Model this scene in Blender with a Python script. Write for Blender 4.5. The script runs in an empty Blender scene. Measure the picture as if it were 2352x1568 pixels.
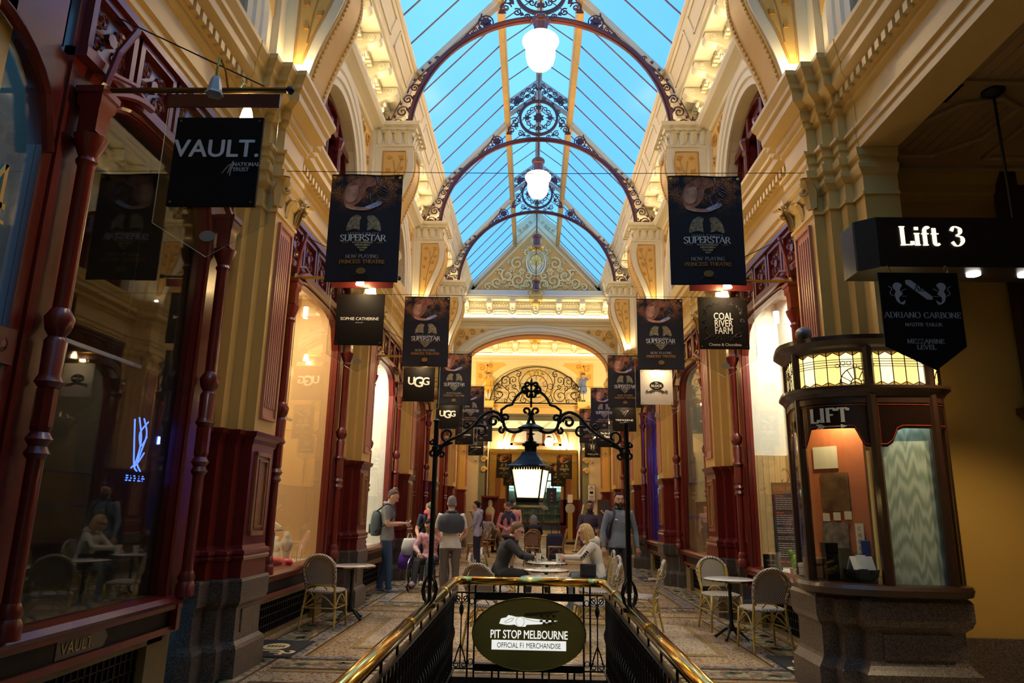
import bpy, bmesh, math, random
from mathutils import Vector, Matrix
random.seed(7)
PI = math.pi
SC = bpy.context.scene
COL = SC.collection

# ------------------------------------------------------------------ camera
def set_camera():
    f, pitch, roll, yaw = 1607.5, .2329, .018, .031
    cy, sy, cp, sp = math.cos(yaw), math.sin(yaw), math.cos(pitch), math.sin(pitch)
    F = Vector((-sy*cp, cy*cp, sp)); R = Vector((cy, sy, 0)); U = R.cross(F)
    c, s = math.cos(roll), math.sin(roll)
    Rc = R*c + U*s; Uc = U*c - R*s
    cam = bpy.data.cameras.new('camera'); o = bpy.data.objects.new('camera', cam); COL.objects.link(o)
    m = Matrix((Rc, Uc, -F)).transposed().to_4x4(); m.translation = Vector((-.0763, 0, 1.5))
    o.matrix_world = m
    cam.sensor_fit = 'HORIZONTAL'; cam.sensor_width = 36; cam.lens = 36*f/2352
    cam.clip_start = .05; cam.clip_end = 300
    SC.camera = o
set_camera()

# ------------------------------------------------------------------ sky, exposure
def set_world():
    w = bpy.data.worlds.new('dusk_sky'); SC.world = w; w.use_nodes = True
    nt = w.node_tree; n = nt.nodes; l = nt.links; n.clear()
    out = n.new('ShaderNodeOutputWorld'); bg = n.new('ShaderNodeBackground')
    tc = n.new('ShaderNodeTexCoord'); no = n.new('ShaderNodeTexNoise'); no.inputs['Scale'].default_value = 2.2
    no.inputs['Detail'].default_value = 3
    rp = n.new('ShaderNodeValToRGB')
    rp.color_ramp.elements[0].position = .3; rp.color_ramp.elements[0].color = (.10, .40, 1, 1)
    rp.color_ramp.elements[1].position = .75; rp.color_ramp.elements[1].color = (.20, .58, 1, 1)
    l.new(tc.outputs['Generated'], no.inputs['Vector']); l.new(no.outputs['Fac'], rp.inputs['Fac'])
    l.new(rp.outputs['Color'], bg.inputs['Color']); bg.inputs['Strength'].default_value = 1.2
    l.new(bg.outputs['Background'], out.inputs['Surface'])
set_world()
SC.view_settings.view_transform = 'Standard'
SC.view_settings.look = 'None'
SC.view_settings.gamma = 1
SC.view_settings.use_curve_mapping = False
SC.view_settings.exposure = 0.5
try:
    SC.cycles.max_bounces = 6; SC.cycles.diffuse_bounces = 3; SC.cycles.glossy_bounces = 3; SC.cycles.transmission_bounces = 4; SC.cycles.transparent_max_bounces = 16
    SC.cycles.caustics_reflective = False; SC.cycles.caustics_refractive = False
    SC.cycles.sample_clamp_indirect = 4; SC.cycles.adaptive_threshold = .04; SC.cycles.light_sampling_threshold = .03
except Exception: pass

# ------------------------------------------------------------------ materials
MAT = {}
def mat(name, col, rough=.5, metal=0., noise=None, bump=None, emit=None, spec=.5, coat=0., col2=None, nscale=8., trans=0.):
    """procedural principled material; noise = strength of colour variation towards col2"""
    if name in MAT: return MAT[name]
    m = bpy.data.materials.new(name); m.use_nodes = True
    nt = m.node_tree; n = nt.nodes; l = nt.links
    b = n['Principled BSDF']
    b.inputs['Base Color'].default_value = (*col, 1)
    b.inputs['Roughness'].default_value = rough; b.inputs['Metallic'].default_value = metal
    b.inputs['Specular IOR Level'].default_value = spec
    if coat: b.inputs['Coat Weight'].default_value = coat; b.inputs['Coat Roughness'].default_value = .12
    if noise or bump:
        tc = n.new('ShaderNodeTexCoord'); no = n.new('ShaderNodeTexNoise')
        no.inputs['Scale'].default_value = nscale; no.inputs['Detail'].default_value = 5
        l.new(tc.outputs['Object'], no.inputs['Vector'])
        if noise:
            c2 = col2 or tuple(x*.55 for x in col)
            mr = n.new('ShaderNodeMapRange'); mr.inputs['From Min'].default_value = .35; mr.inputs['From Max'].default_value = .7
            mr.inputs['To Max'].default_value = noise
            mx = n.new('ShaderNodeMix'); mx.data_type = 'RGBA'
            mx.inputs[6].default_value = (*col, 1); mx.inputs[7].default_value = (*c2, 1)
            l.new(no.outputs['Fac'], mr.inputs['Value']); l.new(mr.outputs['Result'], mx.inputs[0]); l.new(mx.outputs[2], b.inputs['Base Color'])
        if bump:
            bp = n.new('ShaderNodeBump'); bp.inputs['Strength'].default_value = bump; bp.inputs['Distance'].default_value = .02
            l.new(no.outputs['Fac'], bp.inputs['Height']); l.new(bp.outputs['Normal'], b.inputs['Normal'])
    if emit:
        b.inputs['Emission Color'].default_value = (*emit[0], 1); b.inputs['Emission Strength'].default_value = emit[1]
    MAT[name] = m
    return m

def mat_glass(name, tint=(1, 1, 1), refl=.08, rough=.02, graze=.9):
    """thin pane: fresnel mirror over tinted see-through"""
    m = bpy.data.materials.new(name); m.use_nodes = True; nt = m.node_tree; n = nt.nodes; l = nt.links; n.clear()
    out = n.new('ShaderNodeOutputMaterial'); mix = n.new('ShaderNodeMixShader'); tr = n.new('ShaderNodeBsdfTransparent'); gl = n.new('ShaderNodeBsdfGlossy')
    fr = n.new('ShaderNodeLayerWeight'); pw = n.new('ShaderNodeMath'); pw.operation = 'POWER'; pw.inputs[1].default_value = 4
    mr = n.new('ShaderNodeMapRange'); mr.inputs['To Min'].default_value = refl*.4; mr.inputs['To Max'].default_value = graze
    l.new(fr.outputs['Facing'], pw.inputs[0])
    tr.inputs['Color'].default_value = (*tint, 1); gl.inputs['Roughness'].default_value = rough
    l.new(pw.outputs[0], mr.inputs['Value']); l.new(mr.outputs['Result'], mix.inputs['Fac'])
    l.new(tr.outputs[0], mix.inputs[1]); l.new(gl.outputs[0], mix.inputs[2]); l.new(mix.outputs[0], out.inputs['Surface'])
    MAT[name] = m; return m

def mat_lampglass(name, col=(1, .85, .55), see=.5, extra=None):
    """milky lamp glass: lets part of the bulb's light straight through and glows with the rest"""
    m = bpy.data.materials.new(name); m.use_nodes = True; nt = m.node_tree; n = nt.nodes; l = nt.links; n.clear()
    out = n.new('ShaderNodeOutputMaterial'); mix = n.new('ShaderNodeMixShader'); tr = n.new('ShaderNodeBsdfTransparent'); tl = n.new('ShaderNodeBsdfTranslucent')
    tr.inputs['Color'].default_value = (*col, 1); tl.inputs['Color'].default_value = (*col, 1); mix.inputs['Fac'].default_value = 1-see
    l.new(tr.outputs[0], mix.inputs[1]); l.new(tl.outputs[0], mix.inputs[2])
    last = mix.outputs[0]
    if extra:
        em = n.new('ShaderNodeEmission'); em.inputs['Color'].default_value = (*extra[0], 1); em.inputs['Strength'].default_value = extra[1]
        ad = n.new('ShaderNodeAddShader'); l.new(last, ad.inputs[0]); l.new(em.outputs[0], ad.inputs[1]); last = ad.outputs[0]
    l.new(last, out.inputs['Surface']); MAT[name] = m; return m

def mat_emit(name, col, s):
    if name in MAT: return MAT[name]
    m = bpy.data.materials.new(name); m.use_nodes = True; nt = m.node_tree; n = nt.nodes; l = nt.links; n.clear()
    out = n.new('ShaderNodeOutputMaterial'); em = n.new('ShaderNodeEmission'); em.inputs['Color'].default_value = (*col, 1); em.inputs['Strength'].default_value = s
    l.new(em.outputs[0], out.inputs['Surface']); MAT[name] = m; return m

def mat_speckle(name, c1, c2, c3, scale=60., rough=.3, bump=0.):
    """stone / mosaic chips: voronoi cells in three colours"""
    m = bpy.data.materials.new(name); m.use_nodes = True; nt = m.node_tree; n = nt.nodes; l = nt.links
    b = n['Principled BSDF']; b.inputs['Roughness'].default_value = rough
    tc = n.new('ShaderNodeTexCoord'); v = n.new('ShaderNodeTexVoronoi'); v.inputs['Scale'].default_value = scale
    sp = n.new('ShaderNodeSeparateColor'); rp = n.new('ShaderNodeValToRGB'); rp.color_ramp.interpolation = 'CONSTANT'
    e = rp.color_ramp.elements; e[0].color = (*c1, 1); e[1].position = .55; e[1].color = (*c2, 1); e2 = e.new(.82); e2.color = (*c3, 1)
    l.new(tc.outputs['Object'], v.inputs['Vector']); l.new(v.outputs['Color'], sp.inputs[0]); l.new(sp.outputs[0], rp.inputs['Fac'])
    no = n.new('ShaderNodeTexNoise'); no.inputs['Scale'].default_value = 1.3; no.inputs['Detail'].default_value = 4; l.new(tc.outputs['Object'], no.inputs['Vector'])
    mr = n.new('ShaderNodeMapRange'); mr.inputs['From Min'].default_value = .3; mr.inputs['From Max'].default_value = .7; mr.inputs['To Min'].default_value = .72; mr.inputs['To Max'].default_value = 1.08
    l.new(no.outputs['Fac'], mr.inputs['Value'])
    mx = n.new('ShaderNodeMix'); mx.data_type = 'RGBA'; mx.blend_type = 'MULTIPLY'; mx.inputs[0].default_value = 1
    l.new(rp.outputs['Color'], mx.inputs[6]); l.new(mr.outputs['Result'], mx.inputs[7]); l.new(mx.outputs[2], b.inputs['Base Color'])
    if bump:
        bp = n.new('ShaderNodeBump'); bp.inputs['Strength'].default_value = bump; bp.inputs['Distance'].default_value = .004
        l.new(v.outputs['Distance'], bp.inputs['Height']); l.new(bp.outputs['Normal'], b.inputs['Normal'])
    MAT[name] = m; return m

CREAM = mat('cream_plaster', (.87, .75, .48), .55, noise=.25, col2=(.79, .65, .37), nscale=3)
CREAM2 = mat('pale_moulding', (.90, .80, .54), .5, noise=.15, col2=(.83, .70, .43), nscale=5)
OCHRE = mat('ochre_paint', (.74, .47, .13), .45, noise=.3, col2=(.64, .38, .09), nscale=4)
OCHRE2 = mat('ochre_moulding', (.80, .56, .20), .4, noise=.2, col2=(.68, .44, .13), nscale=6)
GOLDP = mat('golden_panel', (.83, .52, .14), .5, noise=.3, col2=(.7, .4, .1), nscale=6)
PINK = mat('dusty_pink_paint', (.50, .20, .12), .45)
RED = mat('oxblood_gloss', (.15, .014, .009), .28, noise=.4, col2=(.09, .008, .007), nscale=5, coat=.15)
REDDK = mat('dark_oxblood', (.085, .012, .012), .3, coat=.3)
WOODP = mat('grained_wood', (.34, .15, .05), .35, noise=.6, col2=(.2, .08, .02), nscale=14)
GRANITE = mat_speckle('granite', (.10, .075, .055), (.17, .13, .10), (.04, .03, .025), 130, .4)
BLACKM = mat('black_iron', (.012, .011, .010), .4, metal=.3)
BLACKP = mat('black_panel', (.008, .006, .006), .5, spec=.25)
BLACKG = mat('black_gloss', (.01, .008, .008), .15)
MAROON = mat('maroon_iron', (.075, .022, .03), .35, metal=.2)
BRASS = mat('polished_brass', (.78, .52, .12), .13, metal=1)
BRASSD = mat('dull_brass', (.35, .25, .06), .32, metal=1, noise=.4, col2=(.25, .18, .04), nscale=3)
WHITEP = mat('white_lettering', (.85, .84, .8), .5)
GREYL = mat('grey_lettering', (.42, .42, .42), .5)
GOLDL = mat('gold_lettering', (.62, .42, .12), .4)
ORANGEL = mat('orange_lettering', (.62, .26, .03), .5)
IVORY = mat('ivory_lettering', (.8, .72, .5), .5)
MARBLE = mat('white_marble', (.82, .79, .76), .12, noise=.5, col2=(.6, .55, .52), nscale=7, coat=.3)
GLASS = mat_glass('window_glass', (.95, .96, .93), .08)
GLASSD = mat_glass('smoky_glass', (.55, .5, .4), .25)
ACRYL = mat_glass('clear_acrylic', (.93, .93, .9), .1)
ROOFG = mat_glass('frosted_roof_glass', (.90, .93, 1), .01, .3, .06)
LANTG = mat_glass('lantern_roof_glass', (1, 1, 1), .01, .2, .06)

# ------------------------------------------------------------------ mesh builder
class MB:
    def __init__(s): s.v = []; s.f = []; s.m = []; s.cur = 0
    def add(s, vs, fs):
        b = len(s.v); s.v += [tuple(p) for p in vs]
        for f in fs: s.f.append(tuple(b+i for i in f)); s.m.append(s.cur)
        return s
    def box(s, x0, x1, y0, y1, z0, z1):
        v = [(x, y, z) for z in (z0, z1) for y in (y0, y1) for x in (x0, x1)]
        return s.add(v, [(0, 2, 3, 1), (4, 5, 7, 6), (0, 1, 5, 4), (2, 6, 7, 3), (0, 4, 6, 2), (1, 3, 7, 5)])
    def prism(s, poly, axis, a, b):
        """poly (list of 2-D points) extruded along axis: x->(y,z)  y->(x,z)  z->(x,y)"""
        def P(p, t):
            return {'x': (t, p[0], p[1]), 'y': (p[0], t, p[1]), 'z': (p[0], p[1], t)}[axis]
        n = len(poly); v = [P(p, a) for p in poly] + [P(p, b) for p in poly]
        f = [tuple(range(n)), tuple(range(2*n-1, n-1, -1))] + [(i, (i+1) % n, n+(i+1) % n, n+i) for i in range(n)]
        return s.add(v, f)
    def strip(s, A, B):
        """quads between two equal poly-lines of 3-D points"""
        n = len(A); return s.add(list(A)+list(B), [(i, i+1, n+i+1, n+i) for i in range(n-1)])
    def loft(s, rings, cap=True, closed=True):
        n = len(rings[0]); v = [p for r in rings for p in r]; f = []
        for k in range(len(rings)-1):
            for i in range(n if closed else n-1):
                j = (i+1) % n; f.append((k*n+i, k*n+j, (k+1)*n+j, (k+1)*n+i))
        if cap: f.append(tuple(range(n-1, -1, -1))); f.append(tuple((len(rings)-1)*n+i for i in range(n)))
        return s.add(v, f)
    def lathe(s, prof, c=(0, 0, 0), n=12, axis='z', sq=False):
        rings = []
        for r, h in prof:
            ring = []
            for i in range(n):
                a = 2*PI*(i+.5)/n; k = 1/max(abs(math.cos(a)), abs(math.sin(a))) if sq else 1
                p = (r*k*math.cos(a), r*k*math.sin(a), h)
                if axis == 'y': p = (p[0], p[2], p[1])
                if axis == 'x': p = (p[2], p[0], p[1])
                ring.append((p[0]+c[0], p[1]+c[1], p[2]+c[2]))
            rings.append(ring)
        return s.loft(rings)
    def tube(s, pts, r, n=6, closed=False):
        pts = [Vector(p) for p in pts]; N = len(pts); rings = []
        up = None
        for i, p in enumerate(pts):
            a = pts[i-1] if (i > 0 or closed) else p; b = pts[(i+1) % N] if (i < N-1 or closed) else p
            t = (b-a)
            if t.length < 1e-9: t = Vector((0, 0, 1))
            t.normalize()
            if up is None:
                up = Vector((0, 0, 1)) if abs(t.z) < .9 else Vector((1, 0, 0))
            u = up - t*up.dot(t)
            if u.length < 1e-6: u = t.orthogonal()
            u.normalize(); w = t.cross(u); up = u
            rr = r[i] if isinstance(r, (list, tuple)) else r
            ru, rw = rr if isinstance(rr, (list, tuple)) else (rr, rr)
            rings.append([tuple(p+u*(ru*math.cos(2*PI*k/n))+w*(rw*math.sin(2*PI*k/n))) for k in range(n)])
        if closed: rings.append(rings[0])
        return s.loft(rings, cap=not closed)
    def ball(s, c, r, nu=10, nv=7):
        rx, ry, rz = r if isinstance(r, (list, tuple)) else (r, r, r)
        rings = []
        for j in range(nv+1):
            ph = -PI/2+PI*j/nv; k = max(math.cos(ph), .02)
            rings.append([(c[0]+rx*k*math.cos(2*PI*i/nu), c[1]+ry*k*math.sin(2*PI*i/nu), c[2]+rz*math.sin(ph)) for i in range(nu)])
        return s.loft(rings)
    def merge(s, o, M=None):
        b = len(s.v); s.v += [tuple(M @ Vector(p)) for p in o.v] if M else o.v
        for f, m in zip(o.f, o.m): s.f.append(tuple(b+i for i in f)); s.m.append(m)
        return s
    def mesh(s, name, mats=None, smooth=False):
        me = bpy.data.meshes.new(name); me.from_pydata(s.v, [], s.f)
        for m in (mats or []): me.materials.append(m)
        bm = bmesh.new(); bm.from_mesh(me)
        bmesh.ops.recalc_face_normals(bm, faces=bm.faces)
        bm.to_mesh(me); bm.free()
        if len(mats or []) > 1: me.polygons.foreach_set('material_index', s.m)
        if smooth:
            me.polygons.foreach_set('use_smooth', [True]*len(me.polygons))
            if smooth == 'auto': me.set_sharp_from_angle(angle=.75)
        return me

def link(o, parent=None, loc=None, rot=None, scale=None):
    COL.objects.link(o)
    if parent is not None: o.parent = parent
    if loc is not None: o.location = loc
    if rot is not None: o.rotation_euler = rot if isinstance(rot, (list, tuple)) else (0, 0, rot)
    if scale is not None: o.scale = scale if isinstance(scale, (list, tuple)) else (scale,)*3
    return o
def obj(name, mb, m, parent=None, loc=None, rot=None, smooth=False, kind=None, scale=None):
    me = mb.mesh(name, m if isinstance(m, (list, tuple)) else [m], smooth) if isinstance(mb, MB) else mb
    o = link(bpy.data.objects.new(name, me), parent, loc, rot, scale)
    if kind: o['kind'] = kind
    return o
def part(name, me, parent, loc=None, rot=None, scale=None):
    return link(bpy.data.objects.new(name, me), parent, loc, rot, scale)
def empty(name, parent=None, loc=(0, 0, 0), rot=0, kind=None):
    o = link(bpy.data.objects.new(name, None), parent, loc, rot); o.empty_display_size = .1
    if kind: o['kind'] = kind
    return o
def thing(name, label, cat, loc=(0, 0, 0), rot=0, group=None):
    o = empty(name, None, loc, rot); return tag(o, label, cat, group)
def tag(o, label, cat, group=None, kind=None):
    o['label'] = label; o['category'] = cat
    if group: o['group'] = group
    if kind: o['kind'] = kind
    return o
def dup(root, loc=None, rot=None, label=None, parent=None, group=None):
    c = root.copy(); COL.objects.link(c)
    if parent is not None: c.parent = parent
    if loc is not None: c.location = loc
    if rot is not None: c.rotation_euler = (0, 0, rot)
    if label: c['label'] = label
    if group: c['group'] = group
    for ch in list(root.children): dup(ch, parent=c)
    return c
def lamp(name, kind, loc, energy, col, parent=None, size=.1, rot=None, spot=None, size_y=None):
    L = bpy.data.lights.new(name, kind); L.energy = energy; L.color = col
    if kind == 'AREA':
        L.size = size
        if size_y: L.shape = 'RECTANGLE'; L.size_y = size_y
    else: L.shadow_soft_size = size
    if spot: L.spot_size = spot; L.spot_blend = .5
    o = link(bpy.data.objects.new(name, L), parent, loc, rot); return o

def scroll(c, r0, a0, turns, n=22, hand=1, plane='xz', shrink=.12):
    """spiral poly-line from radius r0 inwards round c"""
    pts = []
    for i in range(n+1):
        t = i/n; r = r0*(1-t)+r0*shrink*t; a = a0+hand*turns*2*PI*t
        u, v = c[0]+r*math.cos(a), c[1]+r*math.sin(a)
        pts.append((u, v))
    return pts
def arc(c, r, a0, a1, n=16, ry=None):
    ry = ry or r
    return [(c[0]+r*math.cos(a0+(a1-a0)*i/n), c[1]+ry*math.sin(a0+(a1-a0)*i/n)) for i in range(n+1)]
def bez(p, n=10):
    """cubic bezier through 4 control points (any dimension)"""
    out = []
    for i in range(n+1):
        t = i/n; k = ((1-t)**3, 3*t*(1-t)**2, 3*t*t*(1-t), t**3)
        out.append(tuple(sum(k[j]*p[j][d] for j in range(4)) for d in range(len(p[0]))))
    return out
def catmull(P, n=6):
    out = []
    for i in range(len(P)-1):
        a, b, c, d = P[max(i-1, 0)], P[i], P[i+1], P[min(i+2, len(P)-1)]
        for k in range(n):
            t = k/n; out.append(tuple(.5*((2*b[j])+(-a[j]+c[j])*t+(2*a[j]-5*b[j]+4*c[j]-d[j])*t*t+(-a[j]+3*b[j]-3*c[j]+d[j])*t**3) for j in range(len(b))))
    out.append(tuple(P[-1])); return out

# ------------------------------------------------------------------ lettering
def _cv(*p): return catmull(list(p), 5)
GL = {
 'A': (.86, [[(.02, 0), (.43, 1)], [(.43, 1), (.84, 0)], [(.17, .36), (.69, .36)]]),
 'B': (.72, [[(.14, 0), (.14, 1)], _cv((.14, 1), (.45, .99), (.58, .76), (.45, .54), (.14, .53)), _cv((.14, .53), (.5, .52), (.66, .27), (.5, .02), (.14, 0))]),
 'C': (.82, [_cv((.74, .76), (.62, .96), (.42, 1), (.14, .8), (.06, .5), (.14, .2), (.42, 0), (.62, .04), (.76, .24))]),
 'D': (.86, [[(.14, 0), (.14, 1)], _cv((.14, 1), (.5, .98), (.76, .76), (.8, .5), (.76, .24), (.5, .02), (.14, 0))]),
 'E': (.68, [[(.14, 0), (.14, 1)], [(.14, .97), (.6, .97)], [(.14, .52), (.48, .52)], [(.14, .03), (.62, .03)], [(.6, .97), (.6, .8)], [(.62, .03), (.62, .2)], [(.48, .44), (.48, .6)]]),
 'F': (.64, [[(.14, 0), (.14, 1)], [(.14, .97), (.6, .97)], [(.14, .52), (.48, .52)], [(.6, .97), (.6, .8)]]),
 'G': (.86, [_cv((.74, .78), (.62, .96), (.42, 1), (.14, .8), (.06, .5), (.14, .2), (.42, 0), (.62, .04), (.74, .18)), [(.74, .1), (.74, .44)], [(.58, .44), (.84, .44)]]),
 'H': (.88, [[(.14, 0), (.14, 1)], [(.74, 0), (.74, 1)], [(.14, .52), (.74, .52)]]),
 'I': (.34, [[(.17, 0), (.17, 1)]]),
 'J': (.44, [_cv((.26, 1), (.26, .5), (.25, .1), (.14, -.08), (0, -.06))]),
 'K': (.84, [[(.14, 0), (.14, 1)], [(.14, .42), (.7, 1)], [(.34, .58), (.78, 0)]]),
 'L': (.64, [[(.14, 0), (.14, 1)], [(.14, .03), (.6, .03)], [(.6, .03), (.6, .22)]]),
 'M': (1.02, [[(.1, 0), (.14, 1)], [(.14, 1), (.5, .06)], [(.5, .06), (.86, 1)], [(.86, 1), (.9, 0)]]),
 'N': (.92, [[(.12, 0), (.12, 1)], [(.12, 1), (.78, 0)], [(.78, 0), (.78, 1)]]),
 'O': (.92, [_cv((.46, 1), (.74, .9), (.86, .5), (.74, .1), (.46, 0), (.18, .1), (.06, .5), (.18, .9), (.46, 1))]),
 'P': (.68, [[(.14, 0), (.14, 1)], _cv((.14, 1), (.46, .99), (.62, .74), (.46, .48), (.14, .47))]),
 'R': (.8, [[(.14, 0), (.14, 1)], _cv((.14, 1), (.46, .99), (.6, .75), (.46, .52), (.14, .5)), [(.4, .5), (.78, 0)]]),
 'S': (.62, [_cv((.52, .8), (.44, .97), (.28, 1), (.1, .88), (.1, .68), (.3, .53), (.5, .38), (.53, .18), (.36, .01), (.18, .02), (.07, .22))]),
 'T': (.76, [[(.38, 0), (.38, 1)], [(.04, .97), (.72, .97)], [(.04, .97), (.04, .8)], [(.72, .97), (.72, .8)]]),
 'U': (.86, [_cv((.14, 1), (.14, .4), (.22, .08), (.44, 0), (.66, .08), (.74, .4), (.74, 1))]),
 'V': (.84, [[(.02, 1), (.43, 0)], [(.43, 0), (.82, 1)]]),
 'W': (1.2, [[(.02, 1), (.34, 0)], [(.34, 0), (.6, .96)], [(.6, .96), (.86, 0)], [(.86, 0), (1.18, 1)]]),
 'Y': (.82, [[(.02, 1), (.41, .45)], [(.41, .45), (.8, 1)], [(.41, 0), (.41, .45)]]),
 'Z': (.72, [[(.08, .97), (.66, .97)], [(.64, .97), (.06, .03)], [(.06, .03), (.66, .03)], [(.08, .97), (.08, .8)], [(.66, .03), (.66, .2)]]),
 'i': (.32, [[(.16, 0), (.16, .64)], [(.16, .82), (.16, .98)]]),
 'f': (.42, [_cv((.42, .9), (.32, 1), (.2, .86), (.18, .6), (.18, .3), (.18, 0)), [(.02, .62), (.38, .62)]]),
 't': (.42, [_cv((.18, .92), (.18, .5), (.18, .12), (.28, .0), (.4, .1)), [(.02, .62), (.4, .62)]]),
 '3': (.62, [_cv((.08, .78), (.18, .97), (.32, 1), (.5, .88), (.48, .66), (.28, .53)), _cv((.28, .53), (.54, .44), (.58, .22), (.42, .02), (.22, .0), (.06, .2))]),
}
def serif_mb(txt, h, thick=.15, thin=.055, gap=.1, t=.003, align='C', squash=1.):
    """serif lettering in the xz-plane, front at y=-t, centred on x"""
    mb = MB(); x = 0
    for ch in txt:
        if ch == ' ': x += .5; continue
        w, strokes = GL[ch]
        for st in strokes:
            n = len(st); L = []; Rr = []
            for i, p in enumerate(st):
                a = st[max(i-1, 0)]; b = st[min(i+1, n-1)]; dx, dz = b[0]-a[0], b[1]-a[1]; d = math.hypot(dx, dz) or 1
                vert = abs(dz)/d; wd = (thin+(thick-thin)*vert**2)/2
                if n == 2 and dx*dz > 0 and vert < .99: wd *= .55
                nx, nz = -dz/d, dx/d
                L.append((x+p[0]+nx*wd, p[1]+nz*wd)); Rr.append((x+p[0]-nx*wd, p[1]-nz*wd))
            poly = L+Rr[::-1]
            for i in range(n-1):
                q = [L[i], L[i+1], Rr[i+1], Rr[i]]
                mb.prism([(u*h*squash, v*h) for u, v in q], 'y', 0, -t)
            if n == 2 and abs(st[0][1]-st[1][1]) > .5 or (ch in 'UJfi'):
                for p in (st[0], st[-1]):
                    if (p[1] in (0, 1) or (ch == 'i' and p[1] in (.64,))) and not (ch in 'AVMWNY' and p in ((.43, 1), (.43, 0), (.5, .06), (.34, 0), (.86, 0)) and ch in 'AVMW' and p[1] == (1 if ch == 'A' else 0) and ch != 'M'):
                        z = p[1]-.03 if p[1] > .5 else .0
                        mb.prism([((x+p[0]-.14)*h*squash, z*h), ((x+p[0]+.14)*h*squash, z*h), ((x+p[0]+.14)*h*squash, (z+.045)*h), ((x+p[0]-.14)*h*squash, (z+.045)*h)], 'y', 0, -t)
        x += w+gap
    W = (x-gap)*h*squash
    off = {'C': -W/2, 'L': 0, 'R': -W}[align]
    mb.v = [(p[0]+off, p[1], p[2]) for p in mb.v]
    mb.w = W
    return mb
def text(name, txt, size, m, parent, loc, rotz=0, align='CENTER', ext=.001, sx=1., weight=0., rx=PI/2):
    """flat sans lettering that faces -y (before rotz)"""
    cu = bpy.data.curves.new(name, 'FONT'); cu.body = txt; cu.size = size; cu.align_x = align; cu.extrude = ext; cu.offset = 0
    cu.resolution_u = 3; cu.materials.append(m)
    tmp = bpy.data.objects.new(name, cu); COL.objects.link(tmp)
    me = bpy.data.meshes.new_from_object(tmp.evaluated_get(bpy.context.evaluated_depsgraph_get())); me.name = name
    bpy.data.objects.remove(tmp); bpy.data.curves.remove(cu)
    if weight:                     # bolder: the same outline laid a little to each side
        v0 = [tuple(v.co) for v in me.vertices]; f0 = [tuple(p.vertices) for p in me.polygons]; V = []; Fc = []; w = weight*size
        for i, (dx, dy) in enumerate(((0, 0), (w, 0), (-w, 0), (0, w*.7), (0, -w*.7))):
            b = len(V); V += [(x+dx, y+dy, z+.00025*i) for x, y, z in v0]; Fc += [tuple(b+q for q in f) for f in f0]
        bpy.data.meshes.remove(me); me = bpy.data.meshes.new(name); me.from_pydata(V, [], Fc); me.materials.append(m)
    o = link(bpy.data.objects.new(name, me), parent, loc); o.rotation_euler = (rx, 0, rotz); o.scale = (sx, 1, 1)
    return o
def serif(name, txt, h, m, parent, loc, **k):
    return obj(name, serif_mb(txt, h, **k), m, parent, loc)
def flat(pts, t=.002):
    """closed outline in xz, thickness t towards -y"""
    return MB().prism(pts, 'y', 0, -t)

# ------------------------------------------------------------------ the arcade shell
BAY = 4.316
def yc(k): return 6.88+BAY*k
HOLE = (-.74, .57, .4, 6.36)          # stairwell x0 x1 y0 y1

FIELD = mat_speckle('mosaic_field', (.58, .45, .27), (.44, .29, .17), (.24, .11, .07), 55, .22, .15)
PALE = mat_speckle('mosaic_pale', (.70, .59, .41), (.58, .45, .28), (.36, .2, .12), 60, .2, .15)
LEAFB = mat_speckle('mosaic_leaf_band', (.50, .40, .23), (.19, .22, .14), (.34, .19, .11), 17, .22)
LINED = mat_speckle('mosaic_dark_line', (.11, .06, .04), (.16, .07, .05), (.08, .06, .06), 70, .25)
LINEO = mat_speckle('mosaic_ochre_line', (.40, .27, .10), (.34, .2, .08), (.45, .33, .16), 70, .25)
BLUET = mat_speckle('mosaic_blue_dash', (.24, .25, .26), (.42, .36, .26), (.18, .09, .07), 35, .25)
VINEG = mat('mosaic_vine_green', (.045, .07, .04), .3, noise=.6, col2=(.09, .1, .05), nscale=60)
VINER = mat('mosaic_vine_red', (.17, .04, .025), .3)
VINEB = mat('mosaic_vine_blue', (.09, .11, .14), .3)

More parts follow.
